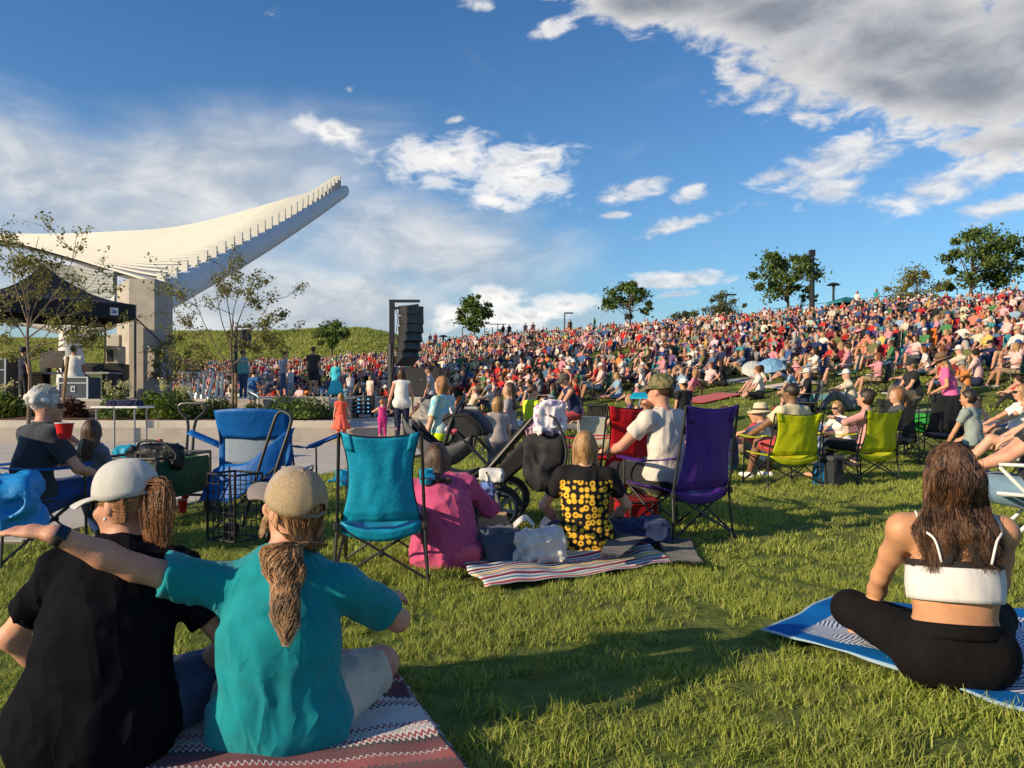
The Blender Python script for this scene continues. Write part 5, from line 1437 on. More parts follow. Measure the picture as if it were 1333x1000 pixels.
# ================================================================ heroes in the foreground
M_teal = cloth('teal_tshirt', (0.0, 0.225, 0.265), .10, bump=.0010, fold=.012)
M_blackT = cloth('black_tshirt', (0.004, 0.004, 0.007), .2, sheen=0, spec=.06, fold=.010)
M_leg = cloth('black_leggings', (0.007, 0.006, 0.006), .15, bump=.0004, sheen=0, spec=.12, fold=.004)
M_cream = cloth('cream_shorts', (0.52, 0.47, 0.38), fold=.010)
M_jeans = cloth('blue_denim', (0.045, 0.075, 0.16), .25, bscale=500)
M_capgrey = cloth('cap_grey', (0.50, 0.49, 0.47), .06)
def meshfab(q, t):
    v = t.outputs['Object']
    a = q.n('ShaderNodeTexVoronoi'); a.inputs['Scale'].default_value = 520; q.lk(v, a.inputs['Vector'])
    f = q.mr(a.outputs['Distance'], .15, .5)
    return q.mix(f, (0.22, 0.16, 0.10), (0.46, 0.34, 0.21)), f
M_capmesh = mat_fn('cap_mesh_tan', meshfab, .8, .2, bump=.001)
M_capfront = cloth('cap_front_tan', (0.36, 0.29, 0.22))

# woman with black T-shirt and grey cap
def hero_black(rt, I):
    hp = I['hp']
    # straight auburn ponytail through the cap opening
    paths = []
    r = np.random.default_rng(5)
    a0 = hp(0, -.108, .050)
    fw, rg, d2, N = I['fwd'], I['right'], I['d2'], I['N']
    for i in range(1500):
        o = r.normal(size=3) * .010; w = r.normal() * .55; w2 = r.normal()
        e_ = a0 + np.array([.035 + w * .022, -.035 + w2 * .008, -.20 - .04 * r.random()])
        paths.append(bez([a0 + o, a0 + I['hdir'] @ np.array([0, -.045, -.015]) + o, a0 * .6 + e_ * .4 + np.array([.022 + w * .018, -.012, 0]) + o, e_], 16))
    strands('ponytail', paths, .0011, M_hair_ginger, rt); paths = []
    for i in range(70):
        o = r.normal(size=3) * np.array([1, .6, .8]); paths.append(bez([a0 + o * .012, a0 + o * .022 + np.array([.01, -.04, -.06]), a0 + o * .026 + np.array([.035, -.035, -.19])], 12))
    strands('stray_hair', paths, .0007, M_hair_ginger, rt)
    paths = []
    for i in range(1700):   # hair pulled back under the cap
        sx = r.choice([-1, 1]); z = r.uniform(-.06, .035); y = r.uniform(-.075, -.022) if z < .0 else r.uniform(-.07, .03)
        a = hp(sx * .080, y, z); b = hp(sx * (.072 + .008 * r.random()), -.075, z * .6 - .01); c = hp(sx * .02, -.108, .03 + r.normal() * .01)
        paths.append(bez([a, b, c], 9))
    strands('side_hair', paths, .0014, M_hair_ginger, rt)
    # small earring
    mb = MB(); mb.lathe([(.001, -.006), (.005, -.003), (.005, .003), (.001, .006)], n=8); e = mb.build('earring', mat('pearl', (.8, .78, .74), .2), rt, smooth='all'); e.matrix_local = Matrix.Translation(hp(-.086, .0, -.042))
    mb = MB()
    for a, b in (((0, 0, 0), (0, 0, .016)), ((0, 0, .016), (.009, 0, 0)), ((.009, 0, 0), (.009, 0, .016)), ((.015, 0, 0), (.012, 0, .016)), ((.012, 0, .016), (.027, 0, .016)), ((.012, 0, .008), (.024, 0, .008)), ((.012, 0, 0), (.024, 0, 0))):
        mb.tube([a, b], .0014, 5)
    e = mb.build('cap_logo', M_white, rt); e.matrix_local = I['HM'] @ Matrix.Translation((-.079, .022, .075)) @ Matrix.Rotation(R(-68), 4, 'Z') @ Matrix.Rotation(R(-16), 4, 'X')
ph = pose('cross', hip=(0, 0, .115), lean=20, curve=12, shrug=-.02, hl=(-.27, .34, .12), hr=(.20, .34, .15), el=(-1, -.1, -.5), er=(1, -.3, -.5))
hw_x, hw_y = gx(122, 2.27), 2.27
person('person', (hw_x, hw_y, .02), R(2), ph, h=1.70, sex='f', bulk=1.36, belly=.25, shirt=M_blackT, sleeve=.62, bottom=M_jeans, blen='long', hair=M_hair_ginger, htype='bald', shoes=M_black_plastic,
       cap=(M_capgrey, 'cap'), vox=.0098, label='woman in black t-shirt and grey cap with glasses sitting on the striped serape', head=(74, -4, 0), glasses=True, long_shirt=True, hem=True, wr=.008, extra=hero_black, fingers=True, skin=M_skin_red)

# man with teal T-shirt, arms spread
def hero_teal(rt, I):
    hp = I['hp']; r = np.random.default_rng(9)
    a0 = hp(0, -.118, .035)
    N = I['N']; k = I['s']
    # base of the ponytail, then a loose bunch that bulges and tapers
    c0 = a0 + np.array([.01, -.03, -.10]); tie = hp(.01, -.125, -.075)
    paths = []
    for i in range(1300):      # hair drawn down from under the cap to the tie
        sx = r.uniform(-1, 1); a = hp(sx * .078, -.050 - .06 * (1 - sx * sx) + r.normal() * .006, .01 + .035 * r.random() - .03 * abs(sx)); m = hp(sx * .06, -.105 - .02 * (1 - abs(sx)), -.045)
        paths.append(bez([a, m, tie + r.normal(size=3) * np.array([.013, .009, .008])], 9))
    for i in range(700):      # sides over the ears
        sx = r.choice([-1, 1]); a = hp(sx * .080, .0 + r.uniform(-.03, .035), .01 - .02 * r.random()); m = hp(sx * .078, -.055, -.045)
        paths.append(bez([a, m, tie + r.normal(size=3) * .012], 9))
    strands('hair_back', paths, .0014, M_hair_brown2, rt)
    paths = []
    fw, rg, d2, C = I['fwd'], I['right'], I['d2'], I['C']
    CL = bez([tie, N - fw * .150 - d2 * .00 + rg * .022, N - fw * .190 - d2 * .09 + rg * .045, N - fw * .215 - d2 * .19 + rg * .062, N - fw * .225 - d2 * .30 + rg * .075], 20)
    cl = lambda t: CL[int(t * (len(CL) - 1))] * (1 - (t * (len(CL) - 1)) % 1) + CL[min(len(CL) - 1, int(t * (len(CL) - 1)) + 1)] * ((t * (len(CL) - 1)) % 1)
    for i in range(1900):
        an = r.uniform(0, 6.28); rad = r.random() ** .5; ph_ = an * 2 + r.normal() * .5; L = r.uniform(.55, 1.0); P = []
        for t in np.linspace(0, 1, 17):
            bul = .014 + .040 * math.sin(min(1, .22 + t * .75) * math.pi) ** .8 * (1 + .25 * math.sin(t * 15 + 1))
            tw_ = an + 1.6 * t + .35 * math.sin(9 * t + ph_); wob = .007 * math.sin(20 * t + ph_ * .3)
            P.append(cl(t * L) + rg * (math.cos(tw_) * bul * rad + wob) - fw * (math.sin(tw_) * bul * rad * .7 + wob * .5) + r.normal(size=3) * .0006)
        paths.append(P)
    for i in range(0):
        P = []; ph_ = r.uniform(0, 6.28); dx = r.normal() * .05
        for t in np.linspace(0, 1, 16): P.append(cl(t) + rg * (dx * t ** 1.5 + .007 * math.sin(10 * t + ph_)) - fw * .02)
        paths.append(P)
    strands('ponytail', paths, .0012, M_hair_brown2, rt)
    mb = MB(); mb.lathe([(.016, -.008), (.020, -.004), (.020, .006), (.016, .010)], n=12); e = mb.build('hair_tie', cloth('hair_tie_cloth', (.5, .45, .4)), rt, smooth='all'); e.matrix_local = Matrix.Translation(tie + np.array([0, 0, -.004]))
    # beard along the jaw
    paths = []
    for i in range(700):
        a_ = r.uniform(-1.35, 1.35); z = r.uniform(-.115, -.05) + .02 * abs(a_) / 1.35
        rr = .066 - .010 * abs(a_) * 0; a = hp(math.sin(a_) * .064, .012 + math.cos(a_) * .068, z)
        d = (I['hdir'] @ np.array([math.sin(a_) * .3, .35 * math.cos(a_) + .1, -1.0])) * r.uniform(.015, .032)
        paths.append([a, a + d * .5, a + d])
    strands('beard', paths, .0014, mat('beard_hair', (.42, .27, .15), .7), rt, n=3)
    # watch on the left wrist
    E, Wp = I['EL'], I['WL']; d = unit(Wp - E); mid = Wp - d * .012
    mb = MB(); M_ = Vector(d).to_track_quat('Z', 'Y').to_matrix().to_4x4()
    mb.lathe([(.0285, -.012), (.031, -.011), (.031, .011), (.0285, .012)], n=20); w = mb.build('watch_strap', M_black_plastic, rt, smooth='all'); w.matrix_local = Matrix.Translation(mid) @ M_
    upv = Vector((.25, -.75, .6)); upv = (upv - Vector(d) * upv.dot(Vector(d))).normalized(); xx = upv.cross(Vector(d))
    Mw = Matrix(((d[0], xx[0], upv[0], 0), (d[1], xx[1], upv[1], 0), (d[2], xx[2], upv[2], 0), (0, 0, 0, 1)))
    mb = MB(); mb.box((0, 0, .033), (.036, .042, .011), bev=.004); mb.box((0, 0, .0395), (.029, .034, .002), mi=1); wf = mb.build('watch_case', [mat('watch_case', (.12, .10, .12), .3, metal=.6), M_lens], rt); wf.matrix_local = Matrix.Translation(mid) @ Mw
M_hair_brown2 = hairmat('hair_chestnut', (0.11, 0.050, 0.022), (0.62, 0.34, 0.155))
# shoulder pixel (235,775)-(470,770); left hand at the left frame edge, right fist at (490,775)
tx, ty = gx(364, 2.38), 2.38
def to_loc(px, py, y, ox, oy, oz, rz, s):
    p = Vector(at(px, py, y)) - Vector((ox, oy, oz)); p = Matrix.Rotation(-rz, 3, 'Z') @ p
    return tuple(p / s)
trz = R(3); ts = 1.70 / 1.75
pt = pose('cross', hip=(0, 0, .08), lean=7, curve=26, side=0, shrug=-.055,
          hl=to_loc(60, 692, 2.18, tx, ty, .02, trz, ts), hr=to_loc(490, 785, 2.86, tx, ty, .02, trz, ts), el=(-.25, .0, -1.0), er=(1, -.2, -.6),
          handL=((-.95, .1, .12), (.1, -.2, 1.0), .25), handR=((.75, .55, .2), (.2, -.3, 1.0), 1.3))
person('person', (tx, ty, .02), trz, pt, h=1.70, bulk=1.14, belly=.12, hem=True, long_shirt=True, shirt=M_teal, sleeve=.72, bottom=M_cream, blen='short', hair=M_hair_brown2, htype='short', shoes=None,
       cap=(M_capmesh, 'trucker', M_capfront, 0.0, True, cloth('cap_brim_grey', (.24, .20, .19))), vox=.0098, label='man in teal t-shirt and tan trucker cap with long ponytail, arms spread', head=(54, 22, -4), wr=.010, extra=hero_teal, fingers=True, skin=M_skin_red)

# woman in white crop top and black leggings on the blue towel
def hero_white(rt, I):
    hp = I['hp']; r = np.random.default_rng(15); N, C, fw, rg, d2, k = I['N'], I['C'], I['fwd'], I['right'], I['d2'], I['k']
    paths = []; tips = []
    backn = lambda x, z: N - fw * (.088 + .02 * (1 - (x / .16) ** 2)) + rg * x - d2 * z
    M2 = M_hair_long
    for i in range(4000):
        a_ = r.uniform(-math.pi, math.pi); el_ = math.acos(r.uniform(.15, 1)) 
        x, y, z = math.sin(el_) * math.sin(a_), math.sin(el_) * math.cos(a_), math.cos(el_)
        if y > .55 and z < .8: continue
        root = hp(x * .083, y * .098 - .014, z * .10 + .03)
        side = x + r.normal() * .25; side = max(-1.2, min(1.2, side))
        cl_r = round(side * 6)
        p1 = hp(max(-1, min(1, x * 1.4)) * .094, min(y, .2) * .06 - .062 - .045 * (1 - abs(x)), .0 + r.normal() * .012)
        p2 = hp(side * .098, -.080 - .03 * (1 - min(1, abs(side))), -.115 + r.normal() * .012)
        L = (.07 + .13 * abs(math.sin(cl_r * 12.9)) ) * r.uniform(.8, 1.1)
        cln = round(side * 6) / 6; side_ = side * .62 + cln * .38; xs_ = side_ * (.100 if side < 0 else .095) + r.normal() * .008
        fwd_ = .03 * max(0, abs(side) - .7)
        e0 = unit([x * 1.15, y * .4 - .62, z * .55]); root = root + (root - I['Hc']) * .07; pm = hp(e0[0] * .092, e0[1] * .106 - .014, e0[2] * .107 + .03)
        P = [root, pm, p1, p2]
        cl = round(side * 7) * 1.3
        for q, t in enumerate((.35, .7, 1.0)):
            wv = .022 * math.sin(cl + t * 6.0)
            P.append(backn(xs_ * (1 + .10 * t) + wv + r.normal() * .004, L * t - .02) - fw * (.015 * math.cos(cl + t * 7) + .012 * r.random()) + fw * fwd_)
        if r.random() < .14: P[-1] = P[-1] + rg * r.normal() * .04
        if r.random() < .03: P = [P[0]] + [p + unit(r.normal(size=3)) * r.uniform(.005, .02) for p in P[1:]]
        paths.append(bez(P, 18))
    strands('hair_long', paths, .0012, M2, rt, taper=.3)
    # thin straps of the top
    mb = MB()
    for sx, in ((-1,), (1,)):
        pts = [C + d2 * .062 * k - fw * .126 + rg * sx * .072, C + d2 * .13 * k - fw * .128 + rg * sx * .092, N - d2 * .035 - fw * .088 + rg * sx * .122, N + d2 * .030 + rg * sx * .120 - fw * .0, N - d2 * .04 + rg * sx * .10 + fw * .085]
        if sx > 0: pts = [p + rg * .016 for p in pts]
        P = bez(pts, 16)
        mb.tube([tuple(p) for p in P], .0048, 6)
    mb.build('shoulder_strap', mat('white_strap', (.70, .66, .64), .7), rt, smooth='all')
    # black lace racer band and straps underneath
    mb = MB()
    for sx in (-1, 1):
        a = C + d2 * .055 * k - fw * .126 + rg * sx * .055; b = N - d2 * .06 - fw * .112 + rg * sx * .015
        mb.grid(lambda u, v, a=a, b=b: tuple(a * (1 - u) + b * u + rg * (v - .5) * .032 * (1 - .25 * u) + rg * .003 * math.sin(u * 40) * (1 if v in (0, 1) else 0)), 18, 3, thick=.003)
    mb.build('lace_strap', M_lace, rt, smooth='all')
M_hair_long = hairmat('hair_long_brown', (0.024, 0.012, 0.008), (0.20, 0.098, 0.050))
M_lace = mat('black_lace', (0.015, 0.012, 0.012), .8, .3, 200, bump=.003, bscale=300)
M_wtop = cloth('white_top', (0.66, 0.62, 0.60), .04)
wx, wy = gx(1243, 2.86), 2.86
pw = pose('cross', hip=(0, 0, .12), lean=4, curve=9, hl=(-.22, .38, .17), hr=(.22, .38, .17), el=(-1, -.4, -.4), er=(1, -.3, -.4), fl=(.10, .36, .08), fr=(-.14, .46, .07), kl=(-1, .42, .22), kr=(1, .42, .22))
rtw, Iw = person('person', (wx, wy, .02), R(-14), pw, h=1.68, sex='f', bulk=1.22, shirt=None, bottom=M_leg, blen='long', hair=M_hair_long, htype='bob', shoes=None, vox=.0098,
       label='woman in white crop top with long wavy brown hair on the blue towel', head=(6, 4, 0), wr=.0016, fingers=True, skin=M_skin_tan)
# the crop top as a shell round the ribs, and the black band above it
def band(rt, I, name, z0, z1, off, m, flare=0.0):
    C, fw, rg, d2, P = I['C'], I['fwd'], I['right'], I['d2'], I['P']; k = I['k']
    mb = MB()
    def fn(u, v):
        a = 2 * math.pi * u; z = z0 + (z1 - z0) * v
        rx = (.128 + .004 * math.sin(v * 3)) * k + off; ry = rx * .80 + off * .4
        c = C + d2 * z
        bust = .055 * max(0, math.sin(a)) * max(0, 1 - abs(z - .05) / .09)
        w = .0015 * math.sin(a * 9 + v * 4) + .001 * math.sin(a * 23)
        return tuple(c + rg * math.cos(a) * (rx + w) + fw * math.sin(a) * (ry + w + bust))
    mb.grid(fn, 64, 8, thick=-.004 if off else .002); return mb.build(name, m, rt, smooth='all')
band(rtw, Iw, 'crop_top', -.065, .055, .008, M_wtop)
band(rtw, Iw, 'bra_band', .04, .078, .003, M_lace)
hero_white(rtw, Iw)
mb = MB(); P_, d1_ = Iw['P'], unit(Iw['C'] - Iw['P'])
mb.grid(lambda u, v: tuple(P_ + d1_ * (.06 + .055 * v) + Iw['right'] * math.cos(2 * math.pi * u) * (.164 - .008 * v) + Iw['fwd'] * math.sin(2 * math.pi * u) * (.135 - .005 * v)), 48, 4, thick=-.004)
mb.build('waistband', M_leg, rtw, smooth='all')

# ---------------------------------------------------------------- blankets
def cloth_sheet(name, corners, nu, nv, m, label, cat, group=None, thick=.006, zz=.03, fold=.012, seed=0, parent=None, hem=None, off=(0, 0)):
    A, B, C_, D = [np.array(c, float) for c in corners]
    uvs = []
    mb = MB()
    def fn(u, v):
        p = (A * (1 - u) + B * u) * (1 - v) + (D * (1 - u) + C_ * u) * v
        n1 = float(vnoise(np.array([p[0] * 2.6 + seed, p[1] * 2.6, 1.]))) - .5; n2 = float(vnoise(np.array([p[0] * 8 + seed, p[1] * 8, 4.]))) - .5
        e = .012 * math.sin(u * 17 + seed) * (1 if v in (0, 1) else 0)
        return (p[0] + e, p[1] + e, ground(p[0], p[1]) + zz + fold * 2.2 * n1 + fold * .9 * n2)
    mb.grid(fn, nu, nv, thick=-thick)
    o = mb.build(name, m, parent, smooth='all')
    uvl = o.data.uv_layers.new(name='uv'); P2 = {}
    n0 = (nu + 1) * (nv + 1)
    for lp_ in o.data.loops:
        i = lp_.vertex_index % n0; uvl.data[lp_.index].uv = ((i // (nv + 1)) / nu, (i % (nv + 1)) / nv)
    return tag(o, label, cat, group) if parent is None else o
def stripes(bands, rep=1.0, axis=0, wob=.0, grain=0.12):
    def fn(q, t):
        u = q.n('ShaderNodeSeparateXYZ'); q.lk(t.outputs['UV'], u.inputs[0])
        x = u.outputs[axis]
        if wob:
            w = q.n('ShaderNodeTexWave'); w.inputs['Scale'].default_value = 18; w.inputs['Distortion'].default_value = 1; w.bands_direction = 'Y' if axis == 0 else 'X'; q.lk(t.outputs['UV'], w.inputs[0])
            x = q.math('MULTIPLY_ADD', w.outputs['Fac'], wob, x)
        x = q.math('FRACT', q.math('MULTIPLY', x, rep))
        cr = q.n('ShaderNodeValToRGB'); cr.color_ramp.interpolation = 'CONSTANT'; el_ = cr.color_ramp.elements
        pos = 0
        for i, (wd, c) in enumerate(bands):
            e = el_[i] if i < 2 else el_.new(pos)
            e.position = pos; e.color = tuple(c) + (1,); pos += wd
        q.lk(x, cr.inputs[0])
        n = q.noise(t.outputs['Object'], 160, 4, .7)
        c = q.mix(q.mr(n, .3, .7, 0, grain * 2), cr.outputs[0], (0.04, .04, .05))
        return c, n
    return fn
wh, dk, rd, mr_, bl, gr_ = (.62, .58, .57), (.016, .014, .025), (.30, .035, .045), (.13, .018, .035), (.10, .13, .22), (.35, .33, .34)
def serape(q, t):
    c, n = stripes([(.10, wh), (.012, dk), (.012, wh), (.05, mr_), (.01, dk), (.07, rd), (.01, wh), (.06, mr_), (.018, dk), (.012, wh), (.016, rd), (.02, wh), (.010, gr_), (.02, wh), (.01, rd), (.12, wh), (.012, dk), (.012, wh), (.01, rd), (.03, wh), (.012, dk), (.10, mr_), (.01, wh), (.05, rd), (.012, dk), (.10, wh)], 1.0, 1, .018)(q, t)
    u = q.n('ShaderNodeSeparateXYZ'); q.lk(t.outputs['UV'], u.inputs[0])
    # woven diamond row in dark yarn on the pale band
    fx = q.math('ABSOLUTE', q.math('SUBTRACT', q.math('FRACT', q.math('MULTIPLY', u.outputs[0], 34)), .5))
    fy = q.math('ABSOLUTE', q.math('SUBTRACT', q.math('DIVIDE', q.math('SUBTRACT', u.outputs[1], .60), .06), .5))
    s_ = q.math('ADD', fx, fy); ring = q.math('LESS_THAN', q.math('ABSOLUTE', q.math('SUBTRACT', s_, .36)), .09)
    inb = q.math('LESS_THAN', fy, .5); f = q.math('MULTIPLY', ring, inb)
    return q.mix(q.math('MULTIPLY', f, .9), c, (.02, .018, .03)), n
M_serape = mat_fn('serape_weave', serape, .95, .1, bump=.004, sheen=.2)
h0 = [gx(0, 1.75), 1.78]; 
ser = cloth_sheet('serape_blanket', [(gx(95, 1.95), 1.86), (gx(632, 1.98), 1.98), (-.50, 3.0), (-1.75, 3.0)], 90, 60, M_serape, 'woven serape blanket with maroon, white and black stripes under the couple', 'blanket', fold=.030, zz=.05, seed=3)
mb = MB(); r = np.random.default_rng(3)
for i in range(110):   # fringe along the right hem
    t = i / 110; p = np.array([gx(632, 1.98) * (1 - t) - .50 * t, 1.98 * (1 - t) + 3.0 * t]); z = ground(*p) + .04
    mb.tube([(p[0] - .01, p[1], z + .01), (p[0] + .02, p[1] - .004 + r.normal() * .006, z - .005), (p[0] + .045, p[1] + r.normal() * .012, z - .025)], .0022, 4)
tag(mb.build('fringe', cloth('fringe_yarn', (.55, .52, .50)), ser), kind='stuff')
bluec = (0.006, 0.13, 0.40)
def bluetowel(q, t):
    u = q.n('ShaderNodeSeparateXYZ'); q.lk(t.outputs['UV'], u.inputs[0]); U, V_ = u.outputs[0], u.outputs[1]
    br = q.n('ShaderNodeTexVoronoi'); br.voronoi_dimensions = '2D'; br.inputs['Scale'].default_value = 9; q.lk(t.outputs['UV'], br.inputs['Vector'])
    sp = q.n('ShaderNodeSeparateColor'); q.lk(br.outputs['Color'], sp.inputs[0])
    ang = q.math('MULTIPLY', sp.outputs[0], 6.28)
    x = q.math('ADD', q.math('MULTIPLY', U, q.math('COSINE', ang)), q.math('MULTIPLY', V_, q.math('SINE', ang)))
    n = q.noise(t.outputs['UV'], 14, 2, .5)
    x = q.math('MULTIPLY_ADD', n, .02, x)
    st_ = q.math('GREATER_THAN', q.math('FRACT', q.math('MULTIPLY', x, 62)), .60)
    c = q.mix(st_, (.60, .64, .70), (.02, .07, .20))
    m_ = None
    for s_ in (U, V_):
        e = q.math('MINIMUM', s_, q.math('SUBTRACT', 1.0, s_)); m_ = e if m_ is None else q.math('MINIMUM', m_, e)
    bd = q.math('LESS_THAN', m_, .115)
    c = q.mix(bd, c, bluec + (1,) if len(bluec) == 3 else bluec)
    hem = q.math('LESS_THAN', m_, .012); c = q.mix(hem, c, (.30, .42, .50))
    return c, q.noise(t.outputs['Object'], 200, 3, .6)
M_towel = mat_fn('blue_print_towel', bluetowel, .9, .05, bump=.002)
cloth_sheet('picnic_blanket', [(gx(1420, 2.42), 2.42), (gx(985, 3.52), 3.46), (gx(1080, 4.05), 4.0), (gx(1490, 3.55), 3.6)], 70, 46, M_towel, 'bright blue and white patterned blanket under the woman in white top', 'blanket', zz=.045, fold=.016, seed=8)
pic = [(.03, (.75, .70, .68)), (.035, (.45, .06, .05)), (.02, (.75, .70, .68)), (.03, (.04, .12, .20)), (.02, (.75, .70, .66)), (.035, (.62, .45, .12)), (.015, (.75, .7, .66)), (.02, (.50, .16, .07)), (.03, (.25, .45, .50)), (.02, (.7, .66, .62)), (.03, (.40, .04, .06)), (.02, (.05, .06, .12)), (.03, (.72, .68, .64)), (.03, (.12, .25, .35))]
tot = sum(w for w, _ in pic); pic = [(w / tot, c) for w, c in pic]
M_pic = mat_fn('picnic_stripes', stripes(pic, 3.2, 0, .0, .05), .8, .1, bump=.001)
spb = cloth_sheet('picnic_mat', [(gx(575, 5.0), 5.12), (gx(632, 4.1), 4.22), (gx(890, 4.85), 4.92), (gx(800, 5.9), 5.9)], 90, 40, M_pic, 'picnic mat with thin multicoloured stripes beside plastic bag', 'blanket', zz=.045, fold=.020, seed=12)
M_char = cloth('charcoal_nylon', (.030, .028, .032))
cloth_sheet('folded_flap', [(gx(780, 4.75), 4.72), (gx(806, 4.73), 4.66), (gx(850, 5.5), 5.5), (gx(798, 5.6), 5.6)], 16, 16, M_char, None, None, parent=spb, zz=.085, fold=.03, seed=2)
cloth_sheet('mat_underside', [(gx(876, 4.80), 4.80), (gx(915, 4.75), 4.72), (gx(900, 5.5), 5.5), (gx(850, 5.6), 5.6)], 16, 16, M_char, None, None, parent=spb, zz=.06, fold=.03, seed=5)
# ================================================================ chairs, people and things in the middle distance
def nyl(n, c): return mat(n, c, 0.5, 0.10, 9.0, bump=.010, bscale=10, spec=.35, trans=.28)
M_turq = nyl('nylon_turquoise', (0.008, 0.38, 0.60)); M_purple = nyl('nylon_purple', (0.095, 0.030, 0.30)); M_lime = nyl('nylon_lime', (0.64, 0.68, 0.012))
M_red = nyl('nylon_red', (0.68, 0.016, 0.025)); M_blue = nyl('nylon_blue', (0.006, 0.14, 0.50)); M_charc = nyl('nylon_charcoal', (0.035, 0.038, 0.042))
camp_chair((gx(499, 4.66), 4.66, 0), R(7), M_turq, 'turquoise folding camp chair seen from behind, nearest empty chair', w=.43, hb=.875, hs=.40, cup=True)
camp_chair((1.24, 5.92, 0), R(33), M_purple, 'tall purple folding chair holding the man in camouflage cap', w=.52, hb=1.0, hs=.42, trim=M_purple)
camp_chair((gx(1017, 9.1), 9.15, 0), R(14), M_lime, 'lime yellow folding chair under the man with cropped dark hair', w=.60, hb=.86, hs=.40)
camp_chair((gx(1122, 9.5), 9.6, 0), R(24), M_lime, 'lime yellow folding chair under the dark haired woman', w=.60, hb=.88, hs=.40)
camp_chair((gx(1160, 12.0), 12.0, ground(gx(1160, 12), 12)), R(-12), M_charc, 'charcoal folding chair directly behind right lime chair', w=.56, hb=.98)
camp_chair((gx(1214, 12.2), 12.2, ground(gx(1214, 12.2), 12.2)), R(4), M_charc, 'charcoal folding chair below the woman in pink dress', w=.56, hb=.98)
camp_chair((gx(1352, 8.6), 8.6, 0), R(28), M_blue, 'blue folding chair cut by the right edge of the view', w=.58, hb=.98)
camp_chair((gx(798, 6.95), 6.95, 0), R(22), M_red, 'red folding chair between sunflower shirt and purple chair', w=.52, hb=.98)
camp_chair((gx(778, 8.6), 8.6, 0), R(70), M_red, 'second red folding chair behind the hanging backpack', w=.50, hb=.80)
camp_chair((gx(640, 17.5), 17.5, 0), R(95), M_red, 'small red folding chair beside the concrete block', w=.5, hb=.8)
camp_chair((gx(20, 5.15), 5.2, 0), R(-28), M_blue, 'blue folding chair at left edge under the grey haired woman', w=.58, hb=.98, trim=mat('grey_binding', (.3, .3, .28), .8))

def C3(*c):
    return cloth('cloth_%02x%02x%02x' % tuple(int(min(1, x) ** .45 * 255) for x in c), c)
SK = dict(l=M_skin, t=M_skin_tan, r=M_skin_red, b=M_skin_brown)
HRM = dict(br=M_hair_brown, dk=M_hair_dark, bl=M_hair_blond, gi=M_hair_ginger, gr=M_hair_grey)
def mp(px, y, rz, label, base, h=1.72, sex='m', z=None, sk='l', shirt=None, sl=.55, bot=None, bl='long', hair='br', ht='short', shoes=M_black_plastic, vox=.017, dx=0, group='people near the stage and lawn', **k):
    x = gx(px, y) + dx; zz = ground(x, y) if z is None else z
    ps = base if isinstance(base, dict) else pose(base)
    vox = max(vox, .0105, .0058 + .00098 * y)   # fineness follows how large the figure shows
    return person('person', (x, y, zz), R(rz), ps, h=h, sex=sex, skin=SK[sk], shirt=C3(*shirt) if isinstance(shirt, tuple) else shirt, sleeve=sl, bottom=C3(*bot) if isinstance(bot, tuple) else bot, blen=bl,
                  hair=HRM.get(hair), htype=ht, shoes=shoes, vox=vox, label=label, group=group, **k)
# sunflower print: rings of petals round dark centres, on the back panel of a black shirt
def sunfl(q, t):
    v = q.mapping(t.outputs['Object'], sc=(23, 1e-4, 23)); vo = q.n('ShaderNodeTexVoronoi'); vo.inputs['Randomness'].default_value = .45; q.lk(v, vo.inputs['Vector']); vo.inputs['Scale'].default_value = 1
    df = q.n('ShaderNodeVectorMath'); df.operation = 'SUBTRACT'; q.lk(v, df.inputs[0]); q.lk(vo.outputs['Position'], df.inputs[1])
    s = q.n('ShaderNodeSeparateXYZ'); q.lk(df.outputs[0], s.inputs[0]); an = q.math('ARCTAN2', s.outputs[2], s.outputs[0])
    pet = q.math('MULTIPLY', q.math('ABSOLUTE', q.math('SINE', q.math('MULTIPLY', an, 6))), .10)
    d = vo.outputs['Distance']
    petal = q.math('LESS_THAN', d, q.math('ADD', pet, .40)); core = q.math('LESS_THAN', d, .19); core2 = q.math('LESS_THAN', d, .10)
    c = q.mix(petal, (.012, .011, .012), (.72, .42, .035)); c = q.mix(core, c, (.10, .035, .012)); c = q.mix(core2, c, (.40, .20, .04))
    o = q.n('ShaderNodeSeparateXYZ'); q.lk(t.outputs['Object'], o.inputs[0])
    inx = q.math('LESS_THAN', q.math('ABSOLUTE', o.outputs[0]), .185); inz = q.math('LESS_THAN', o.outputs[2], .50); iny = q.math('LESS_THAN', o.outputs[1], .10)
    f = q.math('MULTIPLY', q.math('MULTIPLY', inx, inz), iny)
    return q.mix(f, (.014, .013, .014), c)
M_sun = mat_fn('sunflower_print', sunfl, .85, .15)
mp(762, 5.3, -4, 'woman in black shirt with sunflower print back sitting on picnic mat', pose('cross', hip=(0, 0, .11), lean=8, curve=14, hl=(-.20, .30, .16), hr=(.2, .32, .18)), 1.62, 'f', shirt=M_sun, bot=(.03, .045, .09), hair='bl', ht='bob', vox=.0105, bulk=1.16, wr=.008, head=(8, -8, 0), long_shirt=True, sl=.6, face=False)
mp(574, 4.85, 4, 'woman in loose pink top sitting on the grass behind turquoise chair', pose('knees', hip=(.04, 0, .10), lean=22, curve=26, hl=(-.20, .48, .30), hr=(.14, .46, .28), side=-8), 1.62, 'f', shirt=cloth('pink_top', (.48, .07, .18), fold=.012), bot=(.015, .015, .018), hair='br', ht='long', hairlen=.24, vox=.011, bulk=1.42, belly=.2, wr=.016, head=(14, -10, 0), long_shirt=True, sl=1.25, face=False)
def camo(q, t):
    n = q.noise(t.outputs['Object'], 30, 2, .5); return q.mix(q.mr(n, .45, .55), (.20, .17, .09), (.08, .085, .04))
M_camo = mat_fn('camo_cloth', camo, .85, .2)
def ponytail_small(rt, I): pass
